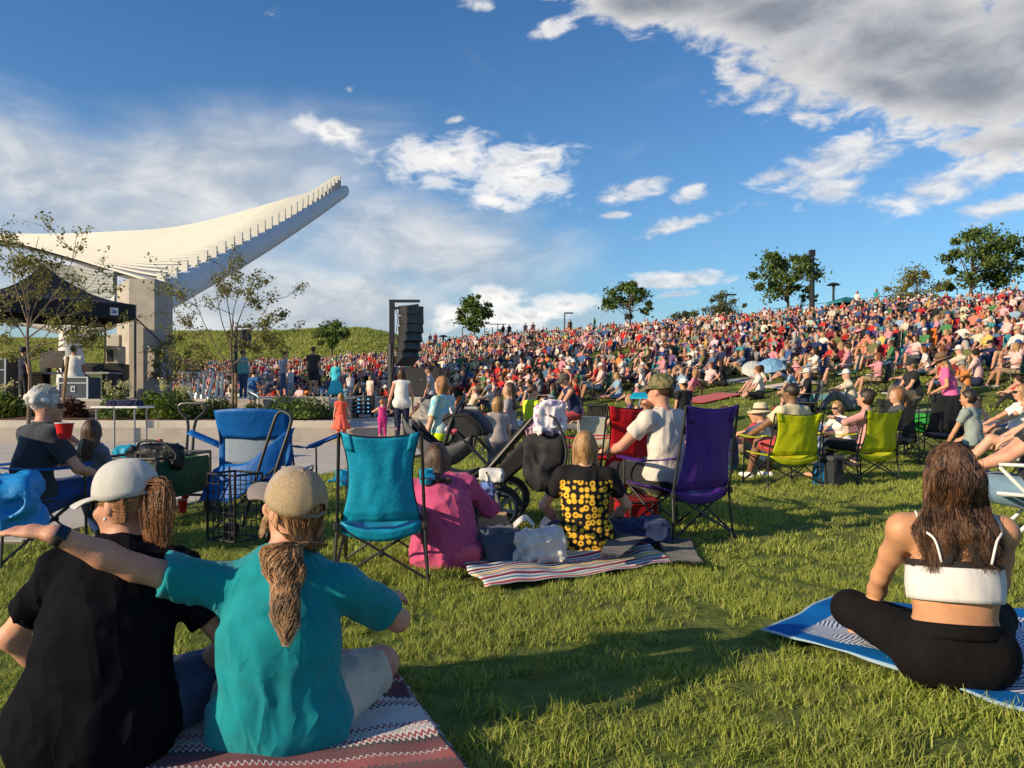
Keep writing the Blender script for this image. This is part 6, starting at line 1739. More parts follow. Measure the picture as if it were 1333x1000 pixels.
mp(872, 5.98, 38, 'man in white t-shirt and camouflage cap sitting in purple chair', pose('chair', hip=(-.02, .02, .42), lean=2, curve=12, hl=(-.20, .42, .62), hr=(-.04, .20, .98), er=(1, .2, -.7), fl=(-.14, .56, .07), fr=(.12, .40, .07)), 1.76, sk='r', shirt=cloth('white_tee', (.58, .53, .47), fold=.010), bot=(.018, .018, .022), bl='short', hair='br', ht='short', vox=.011, wr=.008, cap=(M_camo, 'cap'), head=(14, 2, 0), glasses=True, bulk=1.05)
mp(1030, 9.3, 26, 'man with cropped dark hair and cream shirt in lime chair', pose('chair', hip=(0, .0, .40), lean=-4, curve=10, hl=(-.36, .34, .56), hr=(.30, .24, .56)), 1.74, sk='b', shirt=(.62, .52, .33), bot=(.40, .06, .06), bl='short', hair='dk', vox=.014, wr=.006, head=(8, -4, 0), shoes=M_white, bulk=1.1)
mp(1128, 9.7, 62, 'dark haired woman in pink top in right lime chair', pose('chair', hip=(0, .02, .40), lean=-4, curve=10, hl=(-.08, .40, .82), hr=(.10, .36, .80), fl=(-.12, .60, .07), fr=(.12, .5, .07)), 1.66, 'f', sk='r', shirt=(.62, .30, .28), bot=(.02, .02, .028), hair='dk', ht='bun', vox=.013, head=(-12, 4, 0), sl=1.6, shoes=None)
# stroller family
def tiedye(q, t):
    n = q.noise(t.outputs['Object'], 8, 4, .6, 1.5); c = q.mix(q.mr(n, .4, .6), (.22, .55, .68), (.62, .70, .60)); n2 = q.noise(t.outputs['Object'], 11, 3, .6, 1); return q.mix(q.mr(n2, .58, .66), c, (.65, .55, .10))
M_tie = mat_fn('tie_dye_cloth', tiedye, .85, .2)
mp(577, 8.0, 62, 'boy in pale blue tie-dye shirt and neon yellow shorts standing beside stroller', pose('stand', hip=(0, 0, .9), hl=(-.28, .12, .82), hr=(.27, .10, .80)), 1.30, shirt=M_tie, bot=(.70, .85, .02), bl='short', hair='gi', ht='bob', vox=.010, sl=.8, head=(6, -6, 0), bulk=1.0)
mp(664, 9.2, 75, 'girl with long brown hair looking aside behind the stroller', pose('stand', hl=(-.2, .25, 1.0), hr=(.2, .22, 1.0)), 1.22, 'f', shirt=(.30, .28, .30), bot=(.08, .075, .09), bl='short', hair='br', ht='long', vox=.012, head=(30, 0, 0), sl=.5)
mp(648, 8.2, 20, 'small blond child with patterned shorts behind the stroller wheel', 'stand', 1.05, 'f', shirt=(.45, .38, .36), bot=(.12, .11, .14), bl='short', hair='bl', ht='bob', vox=.012, head=(10, -4, 0))
mp(692, 9.4, -60, 'child in neon yellow shirt standing right of long haired girl', pose('stand', hr=(.12, .35, .9)), 1.20, shirt=(.60, .75, .02), bot=(.07, .07, .09), bl='short', hair='br', vox=.012, head=(-10, -6, 0))
mp(752, 15.5, 105, 'man in navy tank top and red shorts sitting on grey concrete block', pose('chair', hip=(0, .05, .62), lean=16, curve=20, hl=(-.1, .5, .62), hr=(.1, .5, .6), fl=(-.2, .5, .08), fr=(.16, .42, .08)), 1.85, sk='r', z=0, shirt=(.018, .025, .07), sl=0, bot=(.42, .06, .07), bl='short', hair='br', vox=.018, head=(5, -12, 0), cap=(C3(.10, .08, .06), 'cap'))
mp(816, 9.3, 28, 'person in olive t-shirt and white cap sitting by red chair', pose('cross', lean=6), 1.66, shirt=(.26, .22, .13), bot=(.05, .05, .06), hair='br', vox=.014, cap=(C3(.72, .70, .68), 'cap', C3(.02, .04, .13)), head=(-12, -4, 0))
mp(890, 14.0, 30, 'man in black t-shirt and white cap standing behind camouflage cap man', pose('stand', hip=(0, 0, .93)), 1.35, sk='t', shirt=(.015, .015, .018), bot=(.02, .02, .03), hair='dk', vox=.018, cap=(C3(.72, .70, .68), 'cap'))
mp(948, 10.6, 60, 'person in navy t-shirt with short brown hair sitting left of straw hat man', pose('knees', lean=2), 1.74, sk='r', shirt=(.022, .032, .085), bot=(.05, .14, .24), hair='br', vox=.015, wr=.006, head=(12, 0, 0))
M_straw = cloth('straw_hat', (.62, .52, .34)); M_brown = cloth('brown_band', (.06, .035, .02))
mp(992, 11.0, 66, 'man in straw hat and white t-shirt sitting beside navy t-shirt person', pose('knees', lean=-2), 1.78, sk='r', shirt=(.66, .62, .56), bot=(.22, .17, .11), bl='short', hair='gr', vox=.015, cap=(M_straw, 'bucket', M_brown), head=(10, 0, 0), wr=.006)
mp(914, 13.2, 62, 'person in black t-shirt bent over a book on the slope edge', pose('cross', lean=26, curve=26, hl=(-.1, .36, .22), hr=(.1, .38, .22)), 1.7, shirt=(.015, .015, .018), bot=(.06, .06, .05), bl='short', hair='br', ht='short', vox=.017, head=(6, -30, 0))
mp(1030, 13.4, 40, 'man in black jacket and dark cap sitting right of straw hat man', pose('knees', lean=0), 1.8, sk='r', shirt=(.016, .016, .020), sl=1.9, bot=(.03, .03, .04), hair='dk', vox=.016, cap=(C3(.02, .02, .025), 'cap'), bulk=1.1, wr=.008)
mp(968, 13.6, 70, 'woman in red top leaning back behind the straw hat man', 'back', 1.66, 'f', sk='t', shirt=(.5, .03, .05), bot=(.03, .03, .04), hair='br', ht='pony', vox=.017)
mp(1068, 12.4, 40, 'small child in blue bucket hat sitting left of woman in white', pose('cross'), 1.05, 'f', shirt=(.30, .36, .46), bot=(.2, .22, .3), hair='br', vox=.014, cap=(C3(.08, .16, .34), 'bucket', C3(.08, .16, .34)))
mp(1098, 13.2, 105, 'woman in white t-shirt with sunglasses pushed up sitting by blue hat child', pose('cross', lean=10), 1.64, 'f', sk='l', shirt=(.70, .66, .60), bot=(.10, .12, .2), hair='bl', ht='pony', vox=.015, head=(10, -6, 0), glasses=True)
mp(1160, 11.2, 82, 'woman with auburn ponytail and grey top sitting in charcoal chair', pose('chair'), 1.68, 'f', shirt=(.05, .055, .06), bot=(.02, .02, .03), hair='gi', ht='pony', vox=.015, head=(8, 0, 0), sl=.3)
mp(1190, 16.5, 92, 'woman in black t-shirt and cap sitting above the green box', pose('chair', hip=(0, 0, .30), lean=4, hl=(-.15, .36, .34), hr=(.1, .36, .34), fl=(-.2, .55, .05), fr=(.2, .5, .05)), 1.74, 'f', sk='r', shirt=(.014, .014, .016), bot=(.14, .11, .08), hair='bl', ht='pony', vox=.018, cap=(C3(.03, .03, .035), 'cap'), bulk=1.2, head=(6, 0, 0))
mp(1238, 12.8, 62, 'woman in bright pink dress and brown hat standing with back turned', pose('stand', hip=(0, 0, .93), lean=10, curve=8, hl=(-.2, .28, 1.0), hr=(.2, .28, 1.0)), 1.58, 'f', sk='t', shirt=(.80, .13, .32), bot=(.02, .16, .42), hair='bl', ht='long', vox=.015, cap=(C3(.19, .11, .06), 'bucket', M_brown), long_shirt=True, bulk=1.06, head=(0, -16, 0))
mp(1257, 13.4, 172, 'blonde woman wearing sunglasses facing the camera beside pink dress', pose('cross'), 1.66, 'f', shirt=(.60, .50, .46), sl=0, bot=(.05, .05, .06), hair='bl', ht='long', vox=.016, glasses=True, z=.35)
mp(1268, 10.6, 32, 'woman with long dark ponytail and sage grey t-shirt seen from behind', pose('cross', hip=(0, 0, .28), lean=4, curve=10), 1.68, 'f', sk='t', shirt=(.26, .31, .29), bot=(.02, .02, .024), hair='dk', ht='pony', vox=.013, head=(20, -6, 0), wr=.007, z=.1)
mp(1318, 11.2, 78, 'woman in white t-shirt and white sunglasses leaning back at right', pose('chair', hip=(0, 0, .34), lean=-16, hl=(-.2, .34, .5), hr=(.2, .34, .5), fl=(-.2, .74, .2), fr=(.1, .8, .2)), 1.70, 'f', sk='r', shirt=(.72, .69, .64), bot=(.24, .19, .16), bl='short', hair='bl', ht='bob', vox=.014, glasses=True, z=.12)
mp(1345, 8.55, 60, 'person in white shirt reclining in blue chair at right edge', pose('chair', lean=-20, hl=(-.3, .28, .56), hr=(.3, .3, .56), fl=(-.2, .66, .25), fr=(.1, .72, .2)), 1.76, sk='l', shirt=(.70, .66, .62), bot=(.55, .36, .32), bl='short', hair='br', vox=.014)
mp(1352, 5.6, 62, 'person in denim shorts and black shirt sitting in pale lawn chair, cut by right edge', pose('chair', hip=(0, 0, .36), lean=-4, hl=(-.14, .42, .55), hr=(.02, .40, .50), fl=(-.1, .66, .06), fr=(.14, .64, .06)), 1.74, sk='r', shirt=(.015, .015, .02), bot=(.16, .26, .36), bl='short', hair='br', vox=.013, bulk=1.25)
# left group
def curls(rt, I):
    r = np.random.default_rng(44); paths = []; hp = I['hp']
    for i in range(620):
        d = unit(r.normal(size=3)); 
        if d[1] > .55 and d[2] < .45 or d[2] < -.35: continue
        c = np.array([d[0] * .088, d[1] * .098 - .022, d[2] * .102 + .034]); t1 = unit(np.cross(d, r.normal(size=3))); t2 = np.cross(d, t1); a0 = r.uniform(0, 6.28); rr = r.uniform(.008, .016)
        paths.append([hp(*(c + d * (.004 + .014 * t) + (t1 * math.cos(a0 + 7 * t) + t2 * math.sin(a0 + 7 * t)) * rr * (.5 + .5 * t))) for t in np.linspace(0, 1, 14)])
    strands('curls', paths, .0026, M_hair_grey, rt)
mp(44, 5.2, -34, 'older woman with curly grey hair and charcoal t-shirt in blue chair', pose('chair', hip=(0, -.02, .40), lean=6, curve=14, hl=(-.08, .40, .60), hr=(.16, .36, .56)), 1.66, 'f', sk='r', shirt=(.032, .038, .050), bot=(.02, .06, .22), hair='gr', ht='curly', vox=.011, wr=.008, bulk=1.2, sl=.7, glasses=True, head=(-26, -4, 0), extra=curls)
mp(128, 5.6, -20, 'little girl with wavy brown hair and grey t-shirt beside older woman', pose('chair', hip=(0, 0, .58)), 1.14, 'f', shirt=(.13, .145, .18), bot=(.10, .14, .3), hair='br', ht='long', hairlen=.24, vox=.010, head=(12, -4, 0))
mp(72, 8.6, -70, 'person in blue jeans mostly hidden behind the grey haired woman', 'chair', 1.7, sk='r', shirt=(.30, .10, .12), bot=(.05, .12, .30), hair='br', vox=.016)
# stage and plaza
mp(98, 21.0, 8, 'sound technician in white t-shirt sitting on the flight case', pose('chair', hip=(0, 0, .62), fl=(-.14, .4, .15), fr=(.14, .4, .15)), 1.78, z=STG, sk='t', shirt=(.72, .71, .70), bot=(.05, .05, .07), hair='dk', vox=.018, bulk=1.08, long_shirt=True)
mp(30, 21.6, -30, 'man in dark navy clothes standing at the mixing desk left of the young trunk', 'stand', 1.70, z=STG - .25, shirt=(.015, .025, .06), bot=(.015, .015, .02), hair='dk', vox=.02, cap=(C3(.02, .03, .08), 'cap'))
mp(58, 22.6, -20, 'man in dark green shirt bending over the mixing desk', pose('stand', lean=22, hl=(-.2, .4, .9), hr=(.2, .4, .9)), 1.74, z=STG - .2, shirt=(.03, .035, .02), bot=(.015, .015, .02), hair='dk', vox=.02)
mp(408, 27, -6, 'man in black t-shirt and black shorts standing on the pale stage wall', 'stand', 1.78, z=STG, sk='t', shirt=(.055, .042, .038), bot=(.03, .022, .024), bl='short', hair='br', vox=.018)
def gown(c, z0, z1, r0, r1, m2=None):
    def f(rt, I):
        s = I['s']; mb = MB(); mb.grid(lambda u, v: ((r0 + (r1 - r0) * v + .018 * v * math.sin(u * 6.283 * 9)) * math.cos(u * 6.283), (r0 + (r1 - r0) * v + .018 * v * math.sin(u * 6.283 * 9)) * math.sin(u * 6.283), z0 + (z1 - z0) * v), 40, 5, thick=-.005)
        mb.build('dress_skirt', C3(*c), rt, smooth='all')
    return f
mp(437, 25, 176, 'little girl in aqua princess dress facing camera on the wall', pose('stand', hl=(-.22, .06, .85), hr=(.26, .1, .9)), 1.20, 'f', z=STG, shirt=(.05, .50, .58), sl=1.7, bot=(.1, .4, .5), hair='gi', ht='long', vox=.014, extra=gown((.06, .55, .62), .68, .10, .10, .27))
mp(444, 16.2, 20, 'little girl in bright orange coral dress stepping on the kerb', pose('stand', hl=(-.28, .0, .72), hr=(.36, -.1, .74), fl=(-.08, .0, .07), fr=(.12, -.22, .2)), 1.06, 'f', z=.02, shirt=(.85, .12, .07), bot=(.85, .12, .07), hair='bl', ht='bob', vox=.012, extra=gown((.88, .13, .08), .60, .30, .09, .20))
mp(498, 16.0, 10, 'toddler in magenta outfit with both arms raised to her head', pose('stand', hl=(-.16, .06, 1.25), hr=(.2, .0, 1.15), el=(-1, 0, 0), er=(1, 0, 0)), .92, 'f', z=.02, shirt=(.50, .03, .20), sl=0, bot=(.48, .03, .18), hair='gi', ht='curly', vox=.012)
mp(523, 16.1, 12, 'woman in white tank top and navy trousers holding toddler hand', pose('stand', lean=6, hl=(-.32, .14, .82), hr=(.26, .08, .88)), 1.58, 'f', z=.02, sk='r', shirt=(.70, .67, .64), sl=0, bot=(.016, .02, .05), hair='br', ht='bob', vox=.013, bulk=1.08, wr=.006, long_shirt=True, face=False)
mp(368, 27.5, -60, 'man in grey t-shirt and jeans walking on the stage platform', pose('stand', lean=8, fl=(-.1, .2, .07), fr=(.1, -.15, .07)), 1.75, z=STG - .1, shirt=(.34, .34, .38), bot=(.07, .12, .22), hair='br', vox=.02)
mp(316, 25.5, -30, 'person with teal jacket standing behind the second young tree', 'stand', 1.72, z=STG - .12, shirt=(.16, .38, .36), sl=1.9, bot=(.04, .08, .16), hair='br', vox=.02)
mp(378, 25.5, 60, 'child in pale shorts on the stage beside grey t-shirt man', 'stand', 1.1, z=STG - .1, shirt=(.5, .48, .5), bot=(.3, .3, .35), bl='short', vox=.018)
mp(328, 19.0, -20, 'child in blue shirt climbing the stage steps by the handrail', pose('stand', lean=12), 1.12, z=PLZ + .2, shirt=(.03, .12, .32), bot=(.14, .22, .30), bl='short', hair='dk', vox=.016)
mp(346, 19.9, -75, 'child in navy shirt crouching at the top of steps', pose('knees', lean=40, curve=20, hl=(-.1, .5, .1), hr=(.1, .5, .1), hip=(0, 0, .28)), 1.2, z=STG, shirt=(.015, .02, .06), bot=(.05, .05, .1), hair='dk', vox=.017)
mp(562, 20.7, 96, 'person in shorts sitting on concrete block behind the boy', pose('chair', hip=(0, 0, .68), lean=4, fl=(-.1, .6, .1), fr=(.1, .62, .1)), 1.75, z=PLZ, sk='r', shirt=(.40, .36, .40), bot=(.03, .03, .05), bl='short', vox=.018)
mp(482, 26.5, 160, 'small child in cream shirt behind the amplifier rack', 'stand', 1.05, z=.6, shirt=(.7, .62, .5), bot=(.6, .4, .35), bl='short', hair='bl', vox=.018)
mp(456, 24.6, 20, 'small child in white shirt standing beside the aqua dress girl', 'stand', .95, z=.75, shirt=(.7, .66, .66), bot=(.5, .4, .4), bl='short', hair='bl', vox=.018)

# ---------------------------------------------------------------- objects near the couple
def cup(x, y, z, label, m=None, h=.12, r=.045, grp='red plastic cups', tip=0):
    rt = empty('cup', (x, y, z), 0, label, 'cup', grp); rt.rotation_euler = (R(tip), 0, R(30))
    mb = MB(); n = 18; mb.lathe([(r * .68, 0), (r * .95, h * .9), (r, h), (r * .93, h), (r * .63, .006)], n=n); mb.build('cup_wall', m or mat('red_plastic', (.55, .010, .014), .35, .05), rt, smooth=True)
    mb = MB(); mb.tube([(r * 1.0 * math.cos(q), r * math.sin(q), h) for q in np.linspace(0, 6.283, 19)], .003, 5); mb.build('cup_rim', mat('white_rim', (.75, .7, .7), .4), rt); return rt
cup(gx(241, 6.9), 6.9, .15, 'red plastic cup stacked upper, beside the green wagon'); cup(gx(240, 6.9), 6.86, .025, 'red plastic cup stacked lower, beside the green wagon')
cup(gx(84, 4.95), 4.95, .80, 'red cup held above the blue chair arm', h=.10, r=.055)
cup(gx(651, 4.95), 4.95, .06, 'red cup on the picnic mat beside the cardboard tray')
cup(gx(633, 4.9), 4.9, .06, 'dark lidded cup left of the red cup', mat('cup_dark', (.05, .06, .08), .4))
cup(gx(853, 5.75), 5.75, .02, 'tall red cup on grass beneath the purple chair', h=.15)
# green wagon with black tote
M_green = nyl('wagon_green', (0.008, 0.10, 0.055))
wg = empty('garden_wagon', (gx(203, 6.75), 6.75, 0), R(-8), 'green canvas folding wagon loaded with black bags', 'wagon')
for sx in (-1, 1):
    mb = MB(); mb.tube([(sx * .27, -.42, .16), (sx * .27, -.42, .55), (sx * .27, .42, .55), (sx * .27, .42, .16)], .013, 8); mb.build('side_frame', M_black_metal, wg)
    mb = MB(); mb.grid(lambda u, v, sx=sx: (sx * .26 + sx * .01 * math.sin(v * 3), -.4 + .8 * u, .2 + .32 * v), 6, 6, thick=.005); mb.build('side_panel', M_green, wg)
for sy in (-1, 1):
    mb = MB(); mb.grid(lambda u, v, sy=sy: (-.26 + .52 * u, sy * .41 - sy * .02 * math.sin(u * 3.14), .2 + .31 * v + .008 * math.sin(u * 11)), 8, 6, thick=.005); mb.build('end_panel', M_green, wg)
    mb = MB(); mb.tube([(-.27, sy * .42, .55), (.27, sy * .42, .55)], .013, 8); mb.tube([(-.29, sy * .40, .15), (.29, sy * .40, .15)], .013, 8); mb.tube([(-.27, sy * .42, .2), (.27, sy * .42, .2)], .010, 6); mb.build('end_bar', M_black_metal, wg)
    for sx in (-1, 1):
        mb = MB(); mb.tube([(sx * .30 - .025, sy * .38, .085), (sx * .30 + .025, sy * .38, .085)], .085, 18); w_ = mb.build('wheel', mat('tyre', (.03, .03, .03), .8), wg, smooth=True)
        mb = MB(); mb.tube([(sx * .30 - .028, sy * .38, .085), (sx * .30 + .028, sy * .38, .085)], .045, 12); mb.build('hub', M_grey_metal, w_)
mb = MB(); mb.grid(lambda u, v: (-.14 + .14 * u - .16, -.432, .28 + .18 * v), 3, 3, thick=.004); mb.build('pocket', mat('wagon_pocket', (.01, .15, .08), .6), wg)
mb = MB(); mb.tube([(-.03, .5, .3), (-.03, .56, .78)], .014, 8); mb.tube([(.03, .5, .3), (.03, .56, .78)], .014, 8)
mb.tube(bez([(-.03, .56, .76), (-.05, .57, .84), (-.13, .58, .92), (-.12, .58, .98), (0, .58, .99), (.12, .58, .98), (.13, .58, .92), (.05, .57, .84), (.03, .56, .76)], 32), .014, 8); mb.build('pull_handle', M_black_metal, wg)
def soft_bag(name, loc, rz, size, m, label, cat, grp=None, strap=None, seed=0, parent=None, crush=1.0):
    rt = empty(name, loc, rz, label, cat, grp); s = Sdf(); w, d, h = size
    s.rbox((0, 0, h * .42), (w * .46, d * .42, h * .42), min(w, d, h) * .2); s.rbox((w * .04, 0, h * .75), (w * .36, d * .30, h * .2), min(w, d, h) * .14, k=.05)
    def crumple(P):
        q = P * (1.0 / max(.25, min(w, h)) * 2.6) + seed; q = q + 1.1 * np.stack([vnoise(q * .9 + 5), vnoise(q * .9 + 15), vnoise(q * .9 + 25)], -1)
        rg_ = 1 - np.abs(vnoise(q * 1.5) * 2 - 1)
        return min(w, h) * (.22 * (vnoise(q * .8) - .5) + crush * .16 * (.5 - rg_ ** 2))
    sdf_obj('bag_body', s, min(.016, min(w, d, h) * .075), m, rt, noise=crumple, smooth=0 if crush > 1 else 1)
    if strap:
        mb = MB(); mb.tube(bez([(-w * .25, -d * .3, h * .9), (-w * .1, -d * .45, h * 1.12), (w * .25, -d * .45, h * 1.05), (w * .5, -d * .5, h * .6), (w * .42, -d * .5, h * .2)], 24), .012, 6); mb.build('strap', strap, rt, smooth='all')
    return rt
soft_bag('tote_bag', (gx(203, 6.6), 6.6, .44), R(-6), (.50, .24, .22), M_charc, 'black shoulder bag lying on top of the green wagon', 'bag', strap=M_black_plastic, seed=3)
soft_bag('blue_cloth', (gx(165, 6.9), 6.9, .5), 0, (.22, .15, .12), M_turq, 'crumpled light blue cloth on the left of the wagon', 'cloth', seed=5)
soft_bag('stuff_sack', (gx(12, 4.2), 4.2, .34), R(10), (.34, .26, .34), mat('sack_blue', (.008, .22, .55), .5, .1, 9, bump=.01, bscale=14), 'bright blue stuff sack at left edge behind the outstretched hand', 'bag', seed=7)
mb = MB(); mb.lathe([(.03, 0), (.03, .12), (.018, .15), (.018, .17)], n=12); tag(mb.build('bottle', mat('red_plastic', (.55, .010, .014), .35, .05), loc=(gx(209, 6.7), 6.7, .52), smooth=True), 'small red topped bottle standing in the wagon bag', 'bottle')
# black wire cart
ct = empty('wire_cart', (gx(306, 5.5), 5.5, 0), R(-30), 'black folding wire cart with tall handle beside trucker cap', 'cart')
for (a, b, nm) in (((-.14, -.12), (.14, -.12), 'wire_panel'), ((-.14, .12), (.14, .12), 'wire_panel'), ((-.14, -.12), (-.14, .12), 'wire_panel'), ((.14, -.12), (.14, .12), 'wire_panel')):
    mb = MB()
    for q in np.linspace(0, 1, 6): mb.tube([(a[0] + (b[0] - a[0]) * q, a[1] + (b[1] - a[1]) * q, .06), (a[0] + (b[0] - a[0]) * q, a[1] + (b[1] - a[1]) * q, .52)], .0035 if 0 < q < 1 else .009, 5)
    for z in np.linspace(.06, .52, 8): mb.tube([(a[0], a[1], z), (b[0], b[1], z)], .0035 if z not in (.06, .52) else .009, 5)
    tag(mb.build(nm, M_black_metal, ct), kind='stuff')
mb = MB(); mb.tube(bez([(-.14, .19, .1), (-.02, .22, .50), (.10, .26, .86), (.14, .27, .94), (.19, .27, .96)], 24), .012, 7); mb.tube(bez([(.06, .19, .1), (.16, .22, .50), (.26, .26, .82), (.27, .27, .92), (.19, .27, .96)], 24), .012, 7); mb.build('cart_handle', M_black_metal, ct)
for sx in (-1, 1):
    mb = MB(); mb.tube([(sx * .22 - .012, .15, .07), (sx * .22 + .012, .15, .07)], .07, 16); mb.build('wheel', M_black_plastic, ct, smooth=True)
mb = MB(); mb.tube([(-.12, -.12, .1), (.18, .2, .55)], .008, 6); mb.tube([(.12, -.12, .1), (-.18, .1, .55)], .008, 6); mb.build('brace', M_black_metal, ct)
# blue canopy lounge chair
cc = camp_chair((gx(352, 7.0), 7.05, 0), R(-6), M_blue, 'royal blue canopy chair with mesh window behind the wire cart', w=.60, hb=.86, hs=.42, back_w=.60)
for ch in list(cc.children):
    if ch.name.startswith('backrest'):
        for g_ in list(ch.children): bpy.data.objects.remove(g_)
        bpy.data.objects.remove(ch)
mb = MB(); mb.grid(lambda u, v: ((u - .5) * .66, -.34 - .10 * v - .06 * math.sin(math.pi * u), .70 + .24 * v - .03 * (1 - abs(u * 2 - 1)) * (1 - v) + .02 * math.sin(math.pi * u)), 14, 8, thick=-.005); mb.build('canopy_panel', M_blue, cc, smooth='all')
def mesh_grey(q, t): return q.mix(q.noise(t.outputs['Object'], 30, 3, .5), (.14, .19, .26), (.24, .30, .38))
mb = MB(); mb.grid(lambda u, v: ((u - .5) * .58, -.335 - .05 * math.sin(math.pi * u), .46 + .27 * v), 10, 6, thick=-.003); mb.build('mesh_window', mat_fn('grey_mesh', mesh_grey, .7), cc, smooth='all')
for sx in (-1, 1):
    mb = MB(); mb.grid(lambda u, v, sx=sx: (sx * (.27 + .06 * u), -.34 - .01 * u, .42 + .32 * v), 2, 5, thick=-.006); mb.build('side_strip', M_blue, cc, smooth='all')
    mb = MB(); mb.grid(lambda u, v, sx=sx: (sx * (.40 + .30 * u), -.22 + .16 * v, .60 + .12 * u + .03 * math.sin(v * 3.14)), 5, 4, thick=.008); mb.build('arm_wing', M_blue, cc, smooth='all')
mb = MB(); mb.grid(lambda u, v: (-.48 + .74 * u + .1 * v, -.44 - .13 * math.sin(math.pi * u) + .08 * v, .14 + .28 * v * (1 + .3 * u) + .28 * u * u + .03 * math.sin(u * 9)), 14, 10, thick=.006); mb.build('hanging_cover', M_blue, cc, smooth='all')
# folding table with dark cloth
ft = empty('folding_table', (gx(156, 11.8), 11.9, .024), R(-4), 'white topped folding table standing on the pavement by planter', 'table')
mb = MB(); mb.box((-.19, 0, .84), (.36, .5, .03), bev=.008); mb.build('table_top', M_white, ft); mb = MB(); mb.box((.19, 0, .84), (.36, .5, .03), bev=.008); mb.build('table_top', M_white, ft)
for sx in (-1, 1):
    mb = MB(); mb.tube([(sx * .30, -.2, .83), (sx * .30, -.2, .0)], .013, 6); mb.tube([(sx * .26, .2, .83), (sx * .26, .2, .0)], .013, 6); mb.tube([(sx * .30, -.2, .08), (sx * .26, .2, .08)], .011, 6); mb.build('leg', M_grey_metal, ft)
mb = MB(); mb.tube([(-.3, -.2, .08), (.3, -.2, .08)], .011, 6); mb.tube([(-.26, .2, .12), (.26, .2, .12)], .011, 6); mb.build('crossbar', M_grey_metal, ft)
soft_bag('folded_cloth', (gx(160, 11.8), 11.85, .87), R(4), (.55, .2, .10), C3(.012, .014, .05), 'crumpled navy cloth lying on the folding table', 'cloth', seed=9)

# ---------------------------------------------------------------- stroller
sr = empty('stroller', (gx(648, 6.4), 6.4, 0), R(84), 'big black double jogging stroller with spoked wheel and raised handle', 'stroller')
# local frame: +Y is forward (to the photo's left), X across
M_strap = mat('stroller_fabric', (.016, .016, .018), .75, .2, 14, bump=.004, bscale=30); M_grf = mat('stroller_grey', (.10, .10, .105), .8, .1, 14)
def wheel(par, c, r, w=.05, spokes=6):
    rt = MB(); n = 28; P = [(c[0], c[1] + r * math.cos(q), c[2] + r * math.sin(q)) for q in np.linspace(0, 2 * math.pi, n + 1)]
    rt.tube(P, w * .5, 8, cap=False); o = rt.build('wheel', mat('tyre', (.03, .03, .03), .8), par, smooth='all')
    mb = MB(); mb.tube([(c[0], c[1] + r * .80 * math.cos(q), c[2] + r * .80 * math.sin(q)) for q in np.linspace(0, 2 * math.pi, n + 1)], w * .22, 6, cap=False); mb.build('rim', M_grey_metal, o, smooth='all')
    for k in range(spokes):
        q = 2 * math.pi * k / spokes + .3; mb = MB(); mb.tube([(c[0], c[1], c[2]), (c[0], c[1] + r * .8 * math.cos(q), c[2] + r * .8 * math.sin(q))], [.018, .010], 6); mb.build('spoke', M_grey_metal, o)
    mb = MB(); mb.tube([(c[0] - .03, c[1], c[2]), (c[0] + .03, c[1], c[2])], .03, 10); mb.build('hub', M_grey_metal, o)
wheel(sr, (-.33, -.05, .185), .165); wheel(sr, (.33, -.05, .185), .165); wheel(sr, (.0, .62, .14), .12)
for sx in (-1, 1):
    mb = MB(); mb.tube([(sx * .30, -.42, .98), (sx * .30, -.30, .88), (sx * .30, .10, .42), (sx * .25, .36, .26), (sx * .06, .62, .16)], .016, 8); mb.build('main_tube', M_black_metal, sr)
    mb = MB(); mb.tube([(sx * .32, -.05, .19), (sx * .30, .02, .50), (sx * .29, .30, .78)], .014, 8); mb.tube([(sx * .31, -.05, .19), (sx * .28, .34, .26)], .012, 7); mb.build('rear_tube', M_black_metal, sr)
mb = MB(); mb.tube(bez([(-.30, -.42, .98), (-.25, -.47, 1.0), (0, -.50, 1.01), (.25, -.47, 1.0), (.30, -.42, .98)], 20), .021, 8); mb.build('handlebar', M_black_plastic, sr, smooth='all')
for sx in (-1, 1):
    mb = MB(); mb.grid(lambda u, v, sx=sx: (sx * .145 + (v - .5) * .26, -.26 + .46 * u, .86 - .46 * u - .05 * math.sin(math.pi * u) - .03 * math.sin(math.pi * v)), 10, 6, thick=.02); mb.build('seat_back', M_strap, sr, smooth='all')
    mb = MB(); mb.grid(lambda u, v, sx=sx: (sx * .145 + (v - .5) * .26, .18 + .28 * u, .42 - .03 * math.sin(math.pi * u)), 6, 6, thick=.03); mb.build('seat', M_strap, sr, smooth='all')
    def hood(u, v, sx=sx):
        a = math.pi * (.02 + .72 * u); x = sx * .145 + (v - .5) * .28
        r_ = .19 + .02 * math.sin(math.pi * v) + .008 * abs(math.sin(u * 9.4))
        return (x, .28 - r_ * math.cos(a) * 1.0, .74 + r_ * math.sin(a) * .98 * (1 - .12 * (2 * v - 1) ** 2))
    mb = MB(); mb.grid(hood, 18, 8, thick=.008); ho_ = mb.build('hood', M_strap if sx < 0 else M_grf, sr, smooth='all')
    for vv_ in (.04, .96):
        mb = MB(); mb.grid(lambda u, v, vv_=vv_: tuple(Vector(hood(u, vv_)) * v + Vector((sx * .145 + (vv_ - .5) * .28, .26, .72)) * (1 - v)), 18, 3, thick=.006); mb.build('hood_side', M_strap if sx < 0 else M_grf, ho_, smooth='all')
mb = MB(); mb.grid(lambda u, v: (-.26 + .52 * u, .0 + .34 * v, .24 - .05 * math.sin(math.pi * u) + .06 * math.sin(3.14 * v) * 0), 8, 6, thick=.02); mb.build('basket', M_strap, sr, smooth='all')
mb = MB(); mb.grid(lambda u, v: (-.29 + .02 * v, -.38 + .56 * u, .93 - .58 * u - .06 - .24 * v * (1 - .4 * u)), 10, 5, thick=.012); mb.build('side_flap', M_strap, sr, smooth='all')
